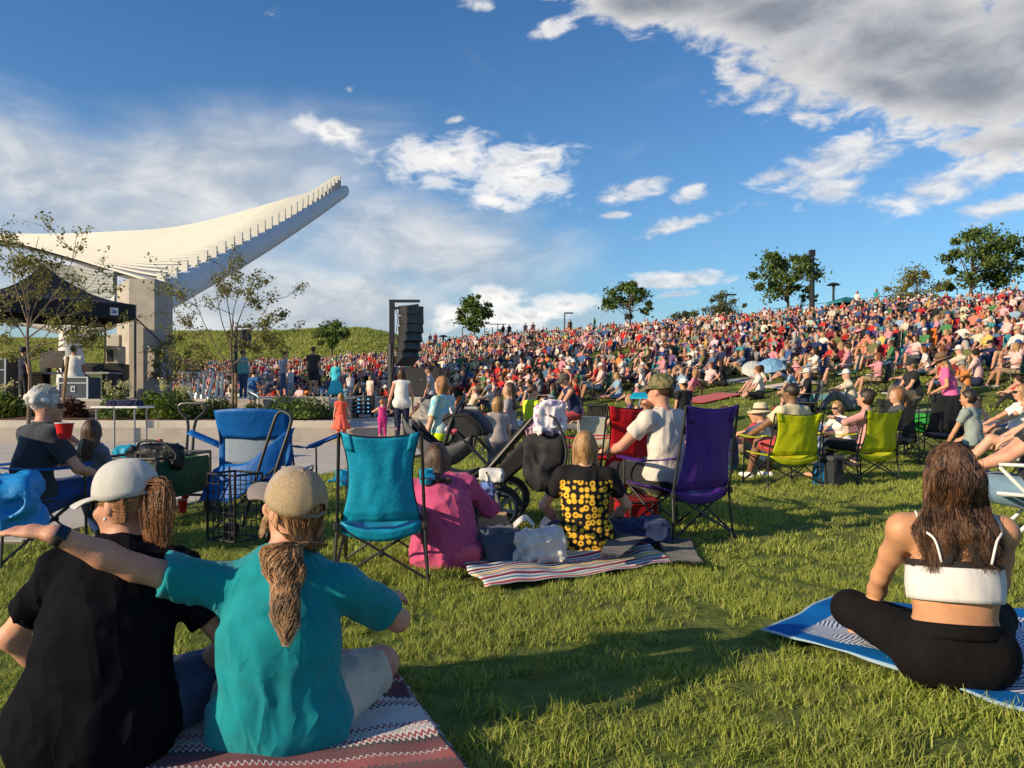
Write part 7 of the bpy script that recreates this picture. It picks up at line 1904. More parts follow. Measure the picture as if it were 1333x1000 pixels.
mb = MB(); mb.grid(lambda u, v: (-.15 + (.13 + .02 * math.sin(math.pi * u)) * math.cos(math.pi * v), .20 + .50 * u + .05 * (2 * v - 1) ** 2 * (u - .5), .66 - (.13 + .03 * math.sin(math.pi * u)) * math.sin(math.pi * v) ** .8 + .26 * max(0, u - .35) ** 1.5 + .10 * (2 * u - 1) ** 2), 16, 14, thick=.018); mb.build('infant_seat', M_grf, sr, smooth='all')
mb = MB(); mb.grid(lambda u, v: (-.15 + .11 * math.cos(math.pi * v), .24 + .42 * u, .665 - .09 * math.sin(math.pi * v) + .26 * max(0, u - .35) ** 1.5 + .08 * (2 * u - 1) ** 2 + .008 * math.sin(u * 30)), 16, 10, thick=.012); mb.build('seat_padding', M_strap, sr, smooth='all')
mb = MB(); mb.tube(bez([(-.27, .40, .66), (-.28, .34, .86), (-.2, .28, 1.0), (-.06, .28, 1.0), (-.0, .34, .86), (-.02, .40, .66)], 24), .018, 8); mb.build('carry_handle', M_black_plastic, sr, smooth='all')
soft_bag('backpack', (gx(712, 6.0), 6.05, .36), R(-12), (.34, .22, .50), M_strap, 'black backpack hanging from the stroller handle', 'backpack', strap=M_black_plastic, seed=11, crush=.45)
# blankets and a doll hung on the stroller
def pinkpr(q, t):
    vo = q.n('ShaderNodeTexVoronoi'); vo.inputs['Scale'].default_value = 16; q.lk(t.outputs['Object'], vo.inputs['Vector']); return q.mix(q.math('LESS_THAN', vo.outputs['Distance'], .32), (.72, .66, .70), (.42, .25, .45))
soft_bag('baby_blanket', tuple(at(716, 566, 6.0)), R(20), (.25, .16, .27), mat_fn('blanket_print', pinkpr, .9), 'white baby blanket with lilac spots draped over stroller handle', 'blanket', seed=31, crush=1.1)
soft_bag('muslin_cloth', tuple(at(640, 626, 5.95)), R(-10), (.20, .08, .09), C3(.62, .62, .62), 'small white cloth hung over the stroller tube', 'cloth', seed=33)
soft_bag('pink_jacket', tuple(at(698, 575, 6.15)), R(10), (.16, .12, .18), C3(.60, .36, .44), 'pale pink jacket bunched below the spotted blanket', 'jacket', seed=35)
dl = empty('toy', tuple(at(592, 545, 6.2)), 0, 'small pink and white plush toy hanging on the stroller hood', 'plush toy'); s = Sdf(); s.ell((0, 0, 0), (.04, .035, .045)); s.ell((0, 0, -.075), (.045, .035, .05)); s.cone((-.02, 0, .03), (-.035, 0, .08), .012); s.cone((.02, 0, .03), (.035, 0, .08), .012); s.cone((-.03, -.01, -.05), (-.07, -.02, -.09), .014); s.cone((.03, -.01, -.05), (.07, -.02, -.09), .014)
sdf_obj('toy_body', s, .008, C3(.72, .62, .66), dl); mb = MB(); mb.lathe([(.03, -.13), (.055, -.10), (.05, -.08)], n=12); mb.build('toy_skirt', C3(.75, .12, .18), dl)
soft_bag('pattern_bag', (gx(634, 5.95), 5.95, .16), 0, (.12, .1, .26), C3(.12, .18, .42), 'narrow blue patterned bag hanging by the big wheel', 'bag', seed=21)
# picnic things
bagm = mat('thin_plastic', (.78, .78, .79), .35, .04, 9, bump=.012, bscale=18, trans=.45, spec=.5)
pb = soft_bag('plastic_bag', (gx(700, 4.85), 4.85, .05), R(10), (.36, .22, .19), bagm, 'crumpled white plastic carrier bag on the striped mat', 'plastic bag', seed=14, crush=1.6)
for sx in (-1,):
    mb = MB(); mb.grid(lambda u, v, sx=sx: (sx * (.02 + .13 * u), .02 * math.sin(u * 7) + .02 * v, .19 + .055 * math.sin(math.pi * u) + .035 * v), 8, 3, thick=.002); mb.build('bag_handle', bagm, pb, smooth='all')
mb = MB(); mb.box((0, 0, .10), (.22, .02, .20), M=Matrix.Rotation(R(-18), 4, 'X'), bev=.006); mb.box((0, .08, .01), (.22, .16, .015)); tb = mb.build('cardboard_tray', mat('cardboard', (.42, .28, .17), .9, .1), loc=(gx(640, 5.4), 5.4, .06)); tag(tb, 'brown cardboard drink carrier standing on the mat', 'drink carrier')
soft_bag('lunch_bag', (gx(652, 4.82), 4.82, .04), R(30), (.26, .18, .22), C3(.04, .06, .10), 'dark printed lunch bag beside the pink top woman', 'bag', seed=17)
soft_bag('pink_bag', (gx(605, 4.9), 4.75, .0), R(10), (.001 + .2, .14, .16), C3(.62, .10, .18), 'small hot pink bag tucked beside the pink top woman', 'bag', seed=19)
soft_bag('navy_blanket', (gx(828, 5.5), 5.5, .03), R(-6), (.52, .30, .18), C3(.018, .03, .09), 'bundled navy blanket beside sunflower shirt woman', 'blanket', seed=23)
def cooler(x, y, z, rz, size, c1, c2, label):
    rt = empty('cooler_bag', (x, y, z), rz, label, 'cooler'); w, d, h = size
    mb = MB(); mb.box((0, 0, h * .42), (w, d, h * .84), bev=.02); mb.build('cooler_body', nyl('cooler_%d' % int(c1[0] * 99 + c1[2] * 9), c1), rt)
    mb = MB(); mb.box((0, 0, h * .9), (w * 1.02, d * 1.02, h * .16), bev=.015); mb.build('lid', mat('cooler_lid_%d' % int(c2[0] * 99 + c2[1] * 9), c2, .6), rt)
    mb = MB(); mb.tube([(-w * .3, -d * .52, h * .5), (-w * .3, -d * .56, h * .86), (w * .3, -d * .56, h * .86), (w * .3, -d * .52, h * .5)], .009, 6); mb.build('handle', M_black_plastic, rt); return rt
cooler(gx(828, 6.1), 6.1, 0, R(12), (.30, .22, .28), (.45, .015, .02), (.22, .02, .025), 'red cooler bag between the sunflower shirt and purple chair')
cooler(gx(1178, 12.6), 12.4, .45, R(0), (.34, .3, .16), (.03, .35, .05), (.04, .5, .08), 'bright green box sitting above the charcoal chairs')
cooler(gx(1072, 9.3), 9.0, 0, R(20), (.18, .16, .36), (.04, .045, .05), (.06, .06, .065), 'dark grey upright cooler between the two lime chairs')
cooler(gx(1058, 9.3), 9.1, 0, R(-10), (.14, .14, .26), (.02, .22, .45), (.02, .2, .4), 'small blue patterned bag between the two lime chairs')
cooler(gx(1060, 11.8), 11.8, 0, R(-10), (.32, .22, .26), (.5, .52, .5), (.08, .2, .3), 'pale cool box with blue lid behind the lime chairs')
cooler(gx(1210, 14), 14, .5, R(8), (.42, .3, .26), (.03, .03, .035), (.05, .05, .055), 'black storage box with handle holes behind charcoal chairs')
# small blue stroller with toddler
bs = empty('stroller', (gx(836, 12.5), 12.5, 0), R(150), 'small light blue umbrella stroller carrying a toddler', 'stroller')
for sx in (-1, 1):
    mb = MB(); mb.tube([(sx * .2, .3, .08), (sx * .18, -.1, .5), (sx * .18, -.4, 1.0)], .012, 6); mb.tube([(sx * .2, -.35, .08), (sx * .18, .15, .5)], .012, 6); mb.build('frame', M_steel, bs)
    for sy in (.3, -.35): mb = MB(); mb.tube([(sx * .2 - .02, sy, .07), (sx * .2 + .02, sy, .07)], .07, 14); mb.build('wheel', M_black_plastic, bs, smooth=True)
mb = MB(); mb.grid(lambda u, v: ((v - .5) * .36, -.25 + .3 * u, .85 - .42 * u - .03 * math.sin(3.14 * v)), 6, 6, thick=.01); mb.build('seat_back', M_blue, bs, smooth='all')
mb = MB(); mb.grid(lambda u, v: ((v - .5) * .4, -.3 + .36 * u * 1.0, .88 + .2 * math.sin(1.2 + u * 1.4)), 8, 6, thick=.01); mb.build('hood', M_turq, bs, smooth='all')
mp(828, 12.4, 150, 'blond toddler in pale shirt sitting in the light blue stroller', pose('chair', hip=(0, 0, .75), fl=(-.1, .5, .6), fr=(.1, .5, .6), hl=(-.1, .3, .95), hr=(.1, .3, .95)), .85, z=.12, shirt=(.6, .6, .58), bot=(.5, .5, .52), hair='bl', vox=.012, shoes=None)
# pale lawn chair at the right edge
lc = empty('lawn_chair', (gx(1356, 5.4), 5.45, 0), R(62), 'pale framed lawn chair with mint webbing at the right edge', 'folding chair')
M_mint = mat('mint_webbing', (.45, .58, .52), .7, .1, 40)
for sx in (-1, 1):
    mb = MB(); mb.tube([(sx * .27, -.36, .80), (sx * .27, -.24, .38), (sx * .27, .26, .40)], .014, 8); mb.tube([(sx * .28, -.28, .0), (sx * .28, .24, .58)], .013, 8); mb.tube([(sx * .28, .26, .0), (sx * .28, -.26, .58)], .013, 8); mb.build('frame_side', mat('frame_white', (.68, .68, .66), .35), lc)
    mb = MB(); mb.box((sx * .285, 0, .60), (.05, .5, .022), bev=.008); mb.build('armrest', M_white, lc)
for k in range(6):
    mb = MB(); mb.grid(lambda u, v, k=k: ((u - .5) * .54, -.355 + .10 * (1 - (k + .1 + v * .8) / 6), .79 - .40 * (1 - (k + .1 + v * .8) / 6)), 4, 2, thick=.003); mb.build('webbing', M_mint, lc)
    mb = MB(); mb.grid(lambda u, v, k=k: ((u - .5) * .54, -.22 + .46 * (k + .1 + v * .8) / 6, .385 - .02 * math.sin(3.14 * u)), 4, 2, thick=.003); mb.build('webbing', M_mint, lc)
# ================================================================ the crowd on the slope
def tintmat(name, attr, rough=.85, bump=0):
    def fn(q, t):
        a = q.n('ShaderNodeAttribute'); a.attribute_type = 'INSTANCER'; a.attribute_name = attr
        n = q.noise(t.outputs['Object'], 14, 3, .6)
        return q.mix(q.mr(n, .3, .7, 0, .22), a.outputs['Color'], (.02, .02, .02))
    return mat_fn(name, fn, rough, .2)
TM = [tintmat('crowd_skin', 'tint_skin', .6), tintmat('crowd_shirt', 'tint_shirt'), tintmat('crowd_bottoms', 'tint_bottom'), tintmat('crowd_hair', 'tint_hair', .7), tintmat('crowd_shoes', 'tint_shoe')]
PR = {}
for key, base, kw, pk in (
    ('knees', 'knees', {}, {}), ('knees2', 'knees', dict(blen='short', sex='f', htype='long'), dict(hl=(-.22, .1, .3), hr=(.1, .45, .5), lean=-6)),
    ('cross', 'cross', dict(blen='short'), {}), ('cross2', 'cross', dict(blen='short', sex='f', htype='pony'), dict(lean=12)),
    ('back', 'back', dict(blen='short'), {}), ('back2', 'back', dict(sex='f', htype='bob'), dict(side=6, hl=(-.2, .1, .2))),
    ('legs', 'legs', dict(blen='short', sex='f', htype='long'), {}), ('clap', 'clap', dict(), {}), ('wave', 'wave', dict(blen='short'), {}),
    ('chair', 'chair', dict(blen='short'), dict(hip=(0, 0, .40))), ('chairf', 'chair2', dict(sex='f', htype='bob', blen='short'), dict(hip=(0, 0, .40))), ('stand', 'stand', dict(), {}), ('standf', 'stand', dict(sex='f', htype='bob', blen='short'), dict(hl=(-.1, .25, 1.1)))):
    for hat in ((0, 1) if key in ('knees', 'cross', 'back', 'chair', 'chairf') else (0,)):
        ex = dict(kw)
        if hat: ex['htype'] = 'bald'
        o_, I_ = person('person_pattern', (0, 0, 0), 0, pose(base, **pk), h=1.72, single=TM, vox=.030, **ex)
        PR[key + ('_hat' if hat else '')] = (o_, I_)
        if hat:   # join a brimmed cap made of the same tint as the hair slot
            mb = MB(); Hm = I_['HM']
            prof = [(.001, .135), (.05, .125), (.083, .085), (.092, .04)] + ([(.15, .022), (.149, .016)] if key in ('cross', 'back', 'chairf') else [(.094, .025)])
            mb.lathe(prof, n=12)
            if key not in ('cross', 'back', 'chairf'): mb.grid(lambda u, v: ((u - .5) * .16 * (1 - .2 * v), .07 + .11 * v - .06 * abs(u - .5) ** 2 * 4, .035 - .02 * v), 4, 2, thick=.008)
            me = o_.data; nv = len(me.vertices); vs = np.empty(nv * 3); me.vertices.foreach_get('co', vs)
            fs = np.array([p.vertices[:] for p in me.polygons]); mi = np.empty(len(fs), np.int32); me.polygons.foreach_get('material_index', mi)
            V2 = [tuple(Hm @ Vector(v)) for v in mb.v]; F2 = [tuple(f) for f in mb.f]
            o2 = mesh('person_pattern', list(map(tuple, vs.reshape(-1, 3))) + V2, [tuple(f) for f in fs] + [tuple(nv + i for i in f) for f in F2], TM, None, True, list(mi) + [3] * len(F2), link=False)
            PR[key + '_hat'] = (o2, I_)
SHIRTS = [('red', (.50, .03, .03), 9), ('white', (.66, .62, .58), 12), ('navy', (.02, .03, .10), 8), ('black', (.015, .015, .018), 9), ('grey', (.25, .25, .27), 8), ('royal blue', (.05, .11, .29), 4), ('sky blue', (.24, .37, .50), 5),
          ('teal', (.05, .24, .26), 3), ('pink', (.62, .25, .31), 7), ('coral', (.60, .20, .14), 6), ('orange', (.60, .22, .07), 2), ('green', (.06, .20, .08), 2), ('yellow', (.60, .45, .12), 1.5), ('purple', (.14, .08, .20), 2),
          ('cream', (.60, .52, .40), 6), ('maroon', (.20, .02, .04), 5), ('olive', (.14, .14, .06), 2), ('pale pink', (.72, .48, .46), 5), ('denim blue', (.08, .14, .26), 4)]
BOTS = [('jeans', (.05, .09, .19)), ('tan bottoms', (.38, .28, .17)), ('black bottoms', (.02, .02, .024)), ('grey bottoms', (.20, .20, .21)), ('navy bottoms', (.02, .03, .08)), ('white bottoms', (.6, .57, .54)), ('red bottoms', (.35, .05, .06))]
HAIRS = [('brown hair', (.06, .032, .018)), ('dark hair', (.018, .012, .009)), ('blond hair', (.36, .22, .10)), ('grey hair', (.42, .41, .39)), ('reddish hair', (.18, .065, .025))]
HATS = [('white cap', (.72, .70, .68)), ('black cap', (.02, .02, .022)), ('red cap', (.45, .02, .03)), ('straw hat', (.50, .38, .21)), ('blue cap', (.03, .08, .25)), ('grey cap', (.25, .25, .24)), ('tan hat', (.35, .26, .16))]
SKINS = [(.62, .35, .25), (.56, .30, .20), (.50, .26, .17), (.60, .32, .24), (.40, .20, .12), (.20, .10, .06)]
PHR = dict(knees='knees up', knees2='one hand on a knee', cross='sitting cross-legged', cross2='cross-legged and leaning in', back='leaning back on both hands', back2='half reclining', legs='legs stretched out', clap='clapping', wave='arm raised',
           chair='in a chair', chairf='in chair, hand raised', stand='standing', standf='standing, hand to chest')
wsum = sum(w for *_, w in SHIRTS)
def pick_shirt(r):
    t = r.random() * wsum
    for n_, c, w in SHIRTS:
        t -= w
        if t <= 0: return n_, c
    return SHIRTS[1][:2]
r6 = random.Random(5)
pts = []
D_PX = [150, 400, 560, 620, 700, 850, 950, 1000, 1150, 1333, 1500]; D_Y = [35, 32, 27, 26, 23.5, 23, 24.5, 23.5, 18.5, 15.5, 15]
y = 11.5
while y < 92:
    sp = .74 + .0040 * y
    x = -.50 * y
    while x < .72 * y:
        xx, yy = x + r6.uniform(-.33, .33), y + r6.uniform(-.33, .33)
        px = 666.5 + F * xx / yy; s = np.interp(px, T_PX, T_S); c = np.interp(px, T_PX, T_C)
        if px > 192 and yy > s + .8 and yy < c + 1.2:
            dy = np.interp(px, D_PX, D_Y); nz = float(vnoise(np.array([xx * .22, yy * .22, 3.3]))); n3 = float(vnoise(np.array([xx * .6, yy * .6, 8.3])))
            pr_ = .90 if yy > dy + 4 else (.74 if yy > dy else .17)
            if nz < .36: pr_ *= .30
            if n3 < .25: pr_ *= .5
            if yy > c - 6: pr_ = max(pr_, .8)
            blk = any(abs(px - a) < w_ and abs(yy - b) < d_ for a, b, w_, d_ in ((1190, 16.5, 25, 1.2), (1238, 12.8, 20, 1.2), (1003, 24, 26, 1.2), (890, 14, 20, 1)))
            if r6.random() < pr_ and not blk and not (px < 470 and yy < 33): pts.append((xx, yy, px))
        x += sp
    y += sp * 1.08
pts.sort(key=lambda p: p[1] + r6.random() * 1.0)
NIND = 236
used = set(); keys = ['knees', 'knees2', 'cross', 'cross2', 'back', 'back2', 'legs', 'clap', 'wave', 'chair', 'chairf', 'knees_hat', 'cross_hat', 'back_hat', 'chair_hat', 'chairf_hat']
kw_ = [9, 8, 6, 5, 5, 4, 6, 2, 1, 9, 7, 7, 5, 3, 9, 5]
STAGE = (-14, 24)
def face(x, y): return math.atan2(-(STAGE[0] - x), STAGE[1] - y)
M_tchair = tintmat('crowd_chair_cloth', 'tint_shirt', .6)
def chair_mesh():
    mb = MB(); mb.grid(lambda u, v: ((u - .5) * .56, -.26 - .13 * v - .05 * math.sin(math.pi * u), .38 + .50 * v), 5, 4, thick=.01)
    mb.grid(lambda u, v: ((u - .5) * .54, -.26 + .52 * v, .38 - .05 * math.sin(math.pi * u)), 4, 3, thick=.01)
    for sx in (-1, 1):
        mb.grid(lambda u, v, sx=sx: (sx * (.28 + .07 * v), -.28 + .56 * u, .60 - .02 * math.sin(3.14 * u)), 3, 1, thick=.012)
        for a, b in (((sx * .3, -.3, 0), (sx * .28, -.39, .88)), ((sx * .3, .26, 0), (sx * .29, .25, .6)), ((sx * .3, -.3, .03), (sx * .28, .25, .38)), ((sx * .3, .26, .03), (-sx * .28, .24, .38)), ((sx * .3, -.3, .03), (-sx * .28, -.26, .38))):
            mb.tube([a, b], .011, 4, mi=1)
    return mb.build('folding_chair', [M_tchair, M_black_metal], link=False)
CH = chair_mesh()
CHC = [('red', (.5, .02, .03)), ('blue', (.02, .10, .30)), ('green', (.03, .12, .06)), ('grey', (.12, .13, .14)), ('navy', (.02, .03, .1)), ('turquoise', (.04, .26, .32)), ('black', (.02, .02, .02)), ('maroon', (.22, .02, .05)), ('orange', (.6, .16, .02)), ('purple', (.09, .05, .18))]
far = []
for i, (x, y, px) in enumerate(pts):
    z = ground(x, y); rz = face(x, y) + r6.gauss(0, .22); sc = r6.uniform(.88, 1.06)
    if r6.random() < .12: sc *= .72
    if i < NIND:
        for _ in range(60):
            k = r6.choices(keys, kw_)[0]; sn, scol = pick_shirt(r6); bn, bc = r6.choices(BOTS, [6, 4, 4, 3, 3, 1, 1])[0]
            hn, hc = r6.choices(HATS, [6, 4, 2, 4, 3, 2, 2])[0] if k.endswith('_hat') else r6.choices(HAIRS, [6, 4, 4, 2, 2])[0]
            if k.endswith('_hat') and k[:-4] in ('cross', 'back', 'chairf') and 'cap' in hn: hn, hc = hn.replace('cap', 'sun hat'), hc
            if k.endswith('_hat') and k[:-4] in ('knees', 'chair') and 'hat' in hn: hn = 'tan cap' if 'tan' in hn else 'pale tan cap'
            if (k, sn, bn, hn) not in used: break
        used.add((k, sn, bn, hn))
        sk = r6.choices(SKINS, [6, 6, 5, 5, 2, 1])[0]
        o = bpy.data.objects.new('person', PR[k][0].data); COL.objects.link(o)
        o.location = (x, y, z); o.rotation_euler = (0, 0, rz); o.scale = (sc, sc, sc)
        o['tint_shirt'] = list(scol); o['tint_bottom'] = list(bc); o['tint_hair'] = list(hc); o['tint_skin'] = list(sk); o['tint_shoe'] = [.5, .48, .46] if r6.random() < .4 else [.03, .03, .03]
        tag(o, 'person in %s top and %s, %s, %s' % (sn, bn, hn, PHR[k.replace('_hat', '')]), 'person', 'people sitting on the slope')
        if k.startswith('chair'):
            cn, cc_ = r6.choice(CHC)
            while (cn, sn, bn, hn) in used: cn, cc_ = r6.choice(CHC)
            used.add((cn, sn, bn, hn)); c_ = bpy.data.objects.new('folding_chair', CH.data); COL.objects.link(c_); c_.location = (x, y, z); c_.rotation_euler = (0, 0, rz); c_.scale = (sc, sc, sc); c_['tint_shirt'] = list(cc_)
            tag(c_, '%s folding chair under the person in %s top, %s and %s' % (cn, sn, bn, hn), 'folding chair', 'folding chairs on the slope')
    else: far.append((x, y, z, rz, sc))
# standing figures along the crest
for px, nm, c in ((655, 'black', (.015, .015, .018)), (663, 'dark green', (.03, .05, .03)), (684, 'dark blue', (.02, .03, .08)), (694, 'charcoal', (.04, .04, .045)), (560, 'navy', (.02, .03, .09)), (567, 'dark red', (.2, .02, .03)), (742, 'brown', (.1, .05, .03)), (1116, 'white', (.7, .68, .66)), (1141, 'teal', (.02, .3, .3)), (1320, 'sky blue', (.2, .4, .6))):
    c_y = float(np.interp(px, T_PX, T_C)) - 1; x = gx(px, c_y); k = r6.choice(('stand', 'standf')); o = bpy.data.objects.new('person', PR[k][0].data); COL.objects.link(o)
    o.location = (x, c_y, ground(x, c_y)); o.rotation_euler = (0, 0, face(x, c_y)); o['tint_shirt'] = list(c); o['tint_bottom'] = [.03, .03, .05]; o['tint_hair'] = [.04, .02, .015]; o['tint_skin'] = [.5, .26, .17]; o['tint_shoe'] = [.05, .05, .05]
    tag(o, 'person in %s standing on the crest against the sky' % nm, 'person', 'people standing on the crest')
# everybody farther up
def crowd_cloud(name, rows, srcs, picks, label):
    me = bpy.data.meshes.new(name); n = len(rows); A = np.array(rows, float); me.vertices.add(n); me.vertices.foreach_set('co', A[:, :3].ravel().astype(np.float32))
    def fa(nm, ty, arr, f='value'): a = me.attributes.new(nm, ty, 'POINT'); a.data.foreach_set(f, np.asarray(arr).ravel())
    fa('pick', 'INT', np.array(picks, np.int32)); fa('tuft_scale', 'FLOAT', A[:, 4].astype(np.float32))
    fa('spin', 'FLOAT_VECTOR', np.stack([A[:, 3] * 0, A[:, 3] * 0, A[:, 3]], 1).astype(np.float32), 'vector')
    c4 = lambda L: np.concatenate([np.array(L), np.ones((n, 1))], 1).astype(np.float32)
    jit = lambda c: [v * q * (.85 + .3 * r6.random()) for q in (.65 + .5 * r6.random(),) for v in c]
    fa('tint_shirt', 'FLOAT_COLOR', c4([jit(r6.choice(CHC)[1]) if name == 'far_chairs' else jit(pick_shirt(r6)[1]) for _ in range(n)]), 'color')
    fa('tint_bottom', 'FLOAT_COLOR', c4([r6.choice(BOTS)[1] for _ in range(n)]), 'color')
    fa('tint_hair', 'FLOAT_COLOR', c4([r6.choices(HATS, [6, 3, 2, 4, 2, 2, 2])[0][1] if keys[p].endswith('_hat') else r6.choice(HAIRS)[1] for p in picks]), 'color')
    fa('tint_skin', 'FLOAT_COLOR', c4([r6.choices(SKINS, [6, 6, 5, 5, 2, 1])[0] for _ in range(n)]), 'color')
    fa('tint_shoe', 'FLOAT_COLOR', c4([(.1, .1, .1)] * n), 'color')
    o = bpy.data.objects.new(name, me); COL.objects.link(o); instancer(o, name, srcs); return tag(o, label, kind='stuff')
def instancer(o, name, srcs):
    ng = bpy.data.node_groups.new(name, 'GeometryNodeTree')
    ng.interface.new_socket('Geometry', in_out='INPUT', socket_type='NodeSocketGeometry'); ng.interface.new_socket('Geometry', in_out='OUTPUT', socket_type='NodeSocketGeometry')
    N_ = ng.nodes; gi = N_.new('NodeGroupInput'); go = N_.new('NodeGroupOutput'); L_ = ng.links; jn = N_.new('GeometryNodeJoinGeometry')
    for s_ in reversed(srcs):
        oi = N_.new('GeometryNodeObjectInfo'); oi.inputs['Object'].default_value = s_; oi.inputs['As Instance'].default_value = True; L_.new(oi.outputs['Geometry'], jn.inputs[0])
    io = N_.new('GeometryNodeInstanceOnPoints'); L_.new(gi.outputs[0], io.inputs['Points']); L_.new(jn.outputs[0], io.inputs['Instance']); io.inputs['Pick Instance'].default_value = True
    def na(nm, ty):
        n_ = N_.new('GeometryNodeInputNamedAttribute'); n_.data_type = ty; n_.inputs[0].default_value = nm; return n_.outputs[0]
    L_.new(na('pick', 'INT'), io.inputs['Instance Index']); L_.new(na('tuft_scale', 'FLOAT'), io.inputs['Scale'])
    e2r = N_.new('FunctionNodeEulerToRotation'); L_.new(na('spin', 'FLOAT_VECTOR'), e2r.inputs[0]); L_.new(e2r.outputs[0], io.inputs['Rotation'])
    L_.new(io.outputs[0], go.inputs[0]); m_ = o.modifiers.new('placing', 'NODES'); m_.node_group = ng
pk = [r6.choices(range(len(keys)), kw_)[0] for _ in far]
crowd_cloud('crowd', far, [PR[k][0] for k in keys], pk, 'packed crowd of seated people filling the upper slope')
fc = [f for f, p in zip(far, pk) if keys[p].startswith('chair')]
crowd_cloud('far_chairs', fc, [CH], [0] * len(fc), 'folding chairs of the people packed on the upper slope').name = 'crowd_chairs'
print('crowd', len(pts), 'far', len(far))
# blankets on the open part of the slope
for i, (px, py, w, d, cn, c) in enumerate(((700, 548, 1.6, 1.2, 'pale blue', (.3, .42, .5)), (838, 552, 1.6, 1.3, 'blue', (.05, .2, .45)), (905, 560, 1.5, 1.2, 'brown', (.2, .12, .08)), (1035, 562, 1.7, 1.3, 'white', (.6, .58, .55)), (1110, 560, 1.7, 1.2, 'maroon', (.2, .03, .05)), (1180, 545, 1.8, 1.3, 'dark green', (.03, .12, .06)),
        (965, 497, 1.5, 1.2, 'grey', (.3, .3, .32)), (1030, 503, 1.6, 1.2, 'cream', (.55, .48, .38)), (1290, 560, 1.8, 1.4, 'navy', (.02, .04, .12)), (925, 520, 1.6, 1.2, 'red', (.4, .03, .04)), (640, 505, 1.6, 1.2, 'bright red', (.6, .02, .03)), (1070, 520, 1.5, 1.1, 'teal', (.03, .25, .27)))):
    h_ = hit(px, py)
    if not h_: continue
    x, y = h_; a = r6.uniform(-.5, .5); ca, sa = math.cos(a), math.sin(a)
    cs = [(x + (u * w / 2) * ca - (v * d / 2) * sa, y + (u * w / 2) * sa + (v * d / 2) * ca) for u, v in ((-1, -1), (1, -1), (1, 1), (-1, 1))]
    cloth_sheet('picnic_blanket', cs, 12, 9, C3(*c), '%s picnic blanket spread flat on the lower slope' % cn, 'blanket', 'picnic blankets on the slope', zz=.05, seed=i)
for i, (px, py, sz, cn, c) in enumerate(((778, 545, (.5, .35, .4), 'black', (.02, .02, .02)), (1018, 548, (.4, .3, .3), 'red', (.45, .02, .03)), (1250, 520, (.4, .3, .3), 'pale grey', (.5, .5, .5)), (948, 548, (.4, .3, .26), 'green', (.03, .2, .06)), (870, 512, (.6, .4, .4), 'maroon', (.2, .02, .05)), (858, 520, (.7, .4, .35), 'charcoal', (.04, .04, .05)))):
    h_ = hit(px, py); cooler(h_[0], h_[1], ground(*h_), r6.uniform(-.5, .5), sz, c, c, '%s cooler box standing on the open grass of the lower slope' % cn)
# ================================================================ grass blades on the lawn
def tuft_mesh(name, nb, rad, hgt, wid, seed):
    r = np.random.default_rng(seed); vs = []; fs = []
    for i in range(nb):
        a = r.uniform(0, 6.28); rr = rad * r.random() ** .5; x, y = rr * math.cos(a), rr * math.sin(a)
        h = hgt * r.uniform(.45, 1.15); la = r.uniform(0, 6.28); ln = h * r.uniform(.15, .95); wd = wid * r.uniform(.6, 1.2)
        ta = r.uniform(0, 6.28); tx_, ty_ = math.cos(ta) * wd / 2, math.sin(ta) * wd / 2; b = len(vs)
        dx, dy = math.cos(la) * ln, math.sin(la) * ln
        for t, k in ((0, 1), (.45, .85)):
            px_2, py_2, pz_ = x + dx * t * t, y + dy * t * t, h * (t - .18 * t * t * (ln / h))
            vs += [(px_2 - tx_ * k, py_2 - ty_ * k, pz_), (px_2 + tx_ * k, py_2 + ty_ * k, pz_)]
        vs.append((x + dx, y + dy, h * (1 - .30 * ln / h)))
        fs += [(b, b + 1, b + 3, b + 2), (b + 2, b + 3, b + 4, b + 4)]
    me = bpy.data.meshes.new(name); me.from_pydata(vs, [], [f if f[2] != f[3] else f[:3] for f in fs]); me.materials.append(M_blade); me.update()
    me.polygons.foreach_set('use_smooth', np.ones(len(me.polygons), bool))
    return bpy.data.objects.new(name, me)
def blade(q, t):
    gi = q.n('ShaderNodeNewGeometry'); oi = q.n('ShaderNodeObjectInfo')
    n = q.noise(gi.outputs['Position'], .5, 4, .6); n2 = q.noise(gi.outputs['Position'], 2.6, 3, .6)
    c = q.mix(gi.outputs['Random Per Island'], (0.20, 0.275, 0.032), (0.50, 0.54, 0.12))
    c = q.mix(q.mr(n, .35, .65), c, (0.13, 0.20, 0.030)) if False else c
    c = q.mix(q.math('MULTIPLY', q.mr(n, .45, .7), .5), c, (0.24, 0.26, 0.07))
    c = q.mix(q.math('MULTIPLY', q.math('GREATER_THAN', gi.outputs['Random Per Island'], .90), .8), c, (0.36, 0.30, 0.13))
    return q.mix(q.math('MULTIPLY', q.mr(n2, .60, .72), .6), c, (0.30, 0.25, 0.11))
M_blade = mat_fn('grass_blade', blade, .5, .25, trans=.35)
def scatter(name, pts, scl, srcs, label=None):
    """points with a scale attribute; the turf tufts stand on them"""
    me = bpy.data.meshes.new(name); me.vertices.add(len(pts)); me.vertices.foreach_set('co', pts.ravel().astype(np.float32))
    at_ = me.attributes.new('tuft_scale', 'FLOAT', 'POINT'); at_.data.foreach_set('value', scl.astype(np.float32))
    at2 = me.attributes.new('pick', 'INT', 'POINT'); at2.data.foreach_set('value', rng.integers(0, len(srcs), len(pts)).astype(np.int32))
    at3 = me.attributes.new('spin', 'FLOAT_VECTOR', 'POINT')
    ro = np.stack([rng.normal(size=len(pts)) * .12, rng.normal(size=len(pts)) * .12, rng.random(len(pts)) * 6.28], 1); at3.data.foreach_set('vector', ro.ravel().astype(np.float32))
    o = bpy.data.objects.new(name, me); COL.objects.link(o)
    instancer(o, name, srcs)
    return tag(o, kind='stuff')
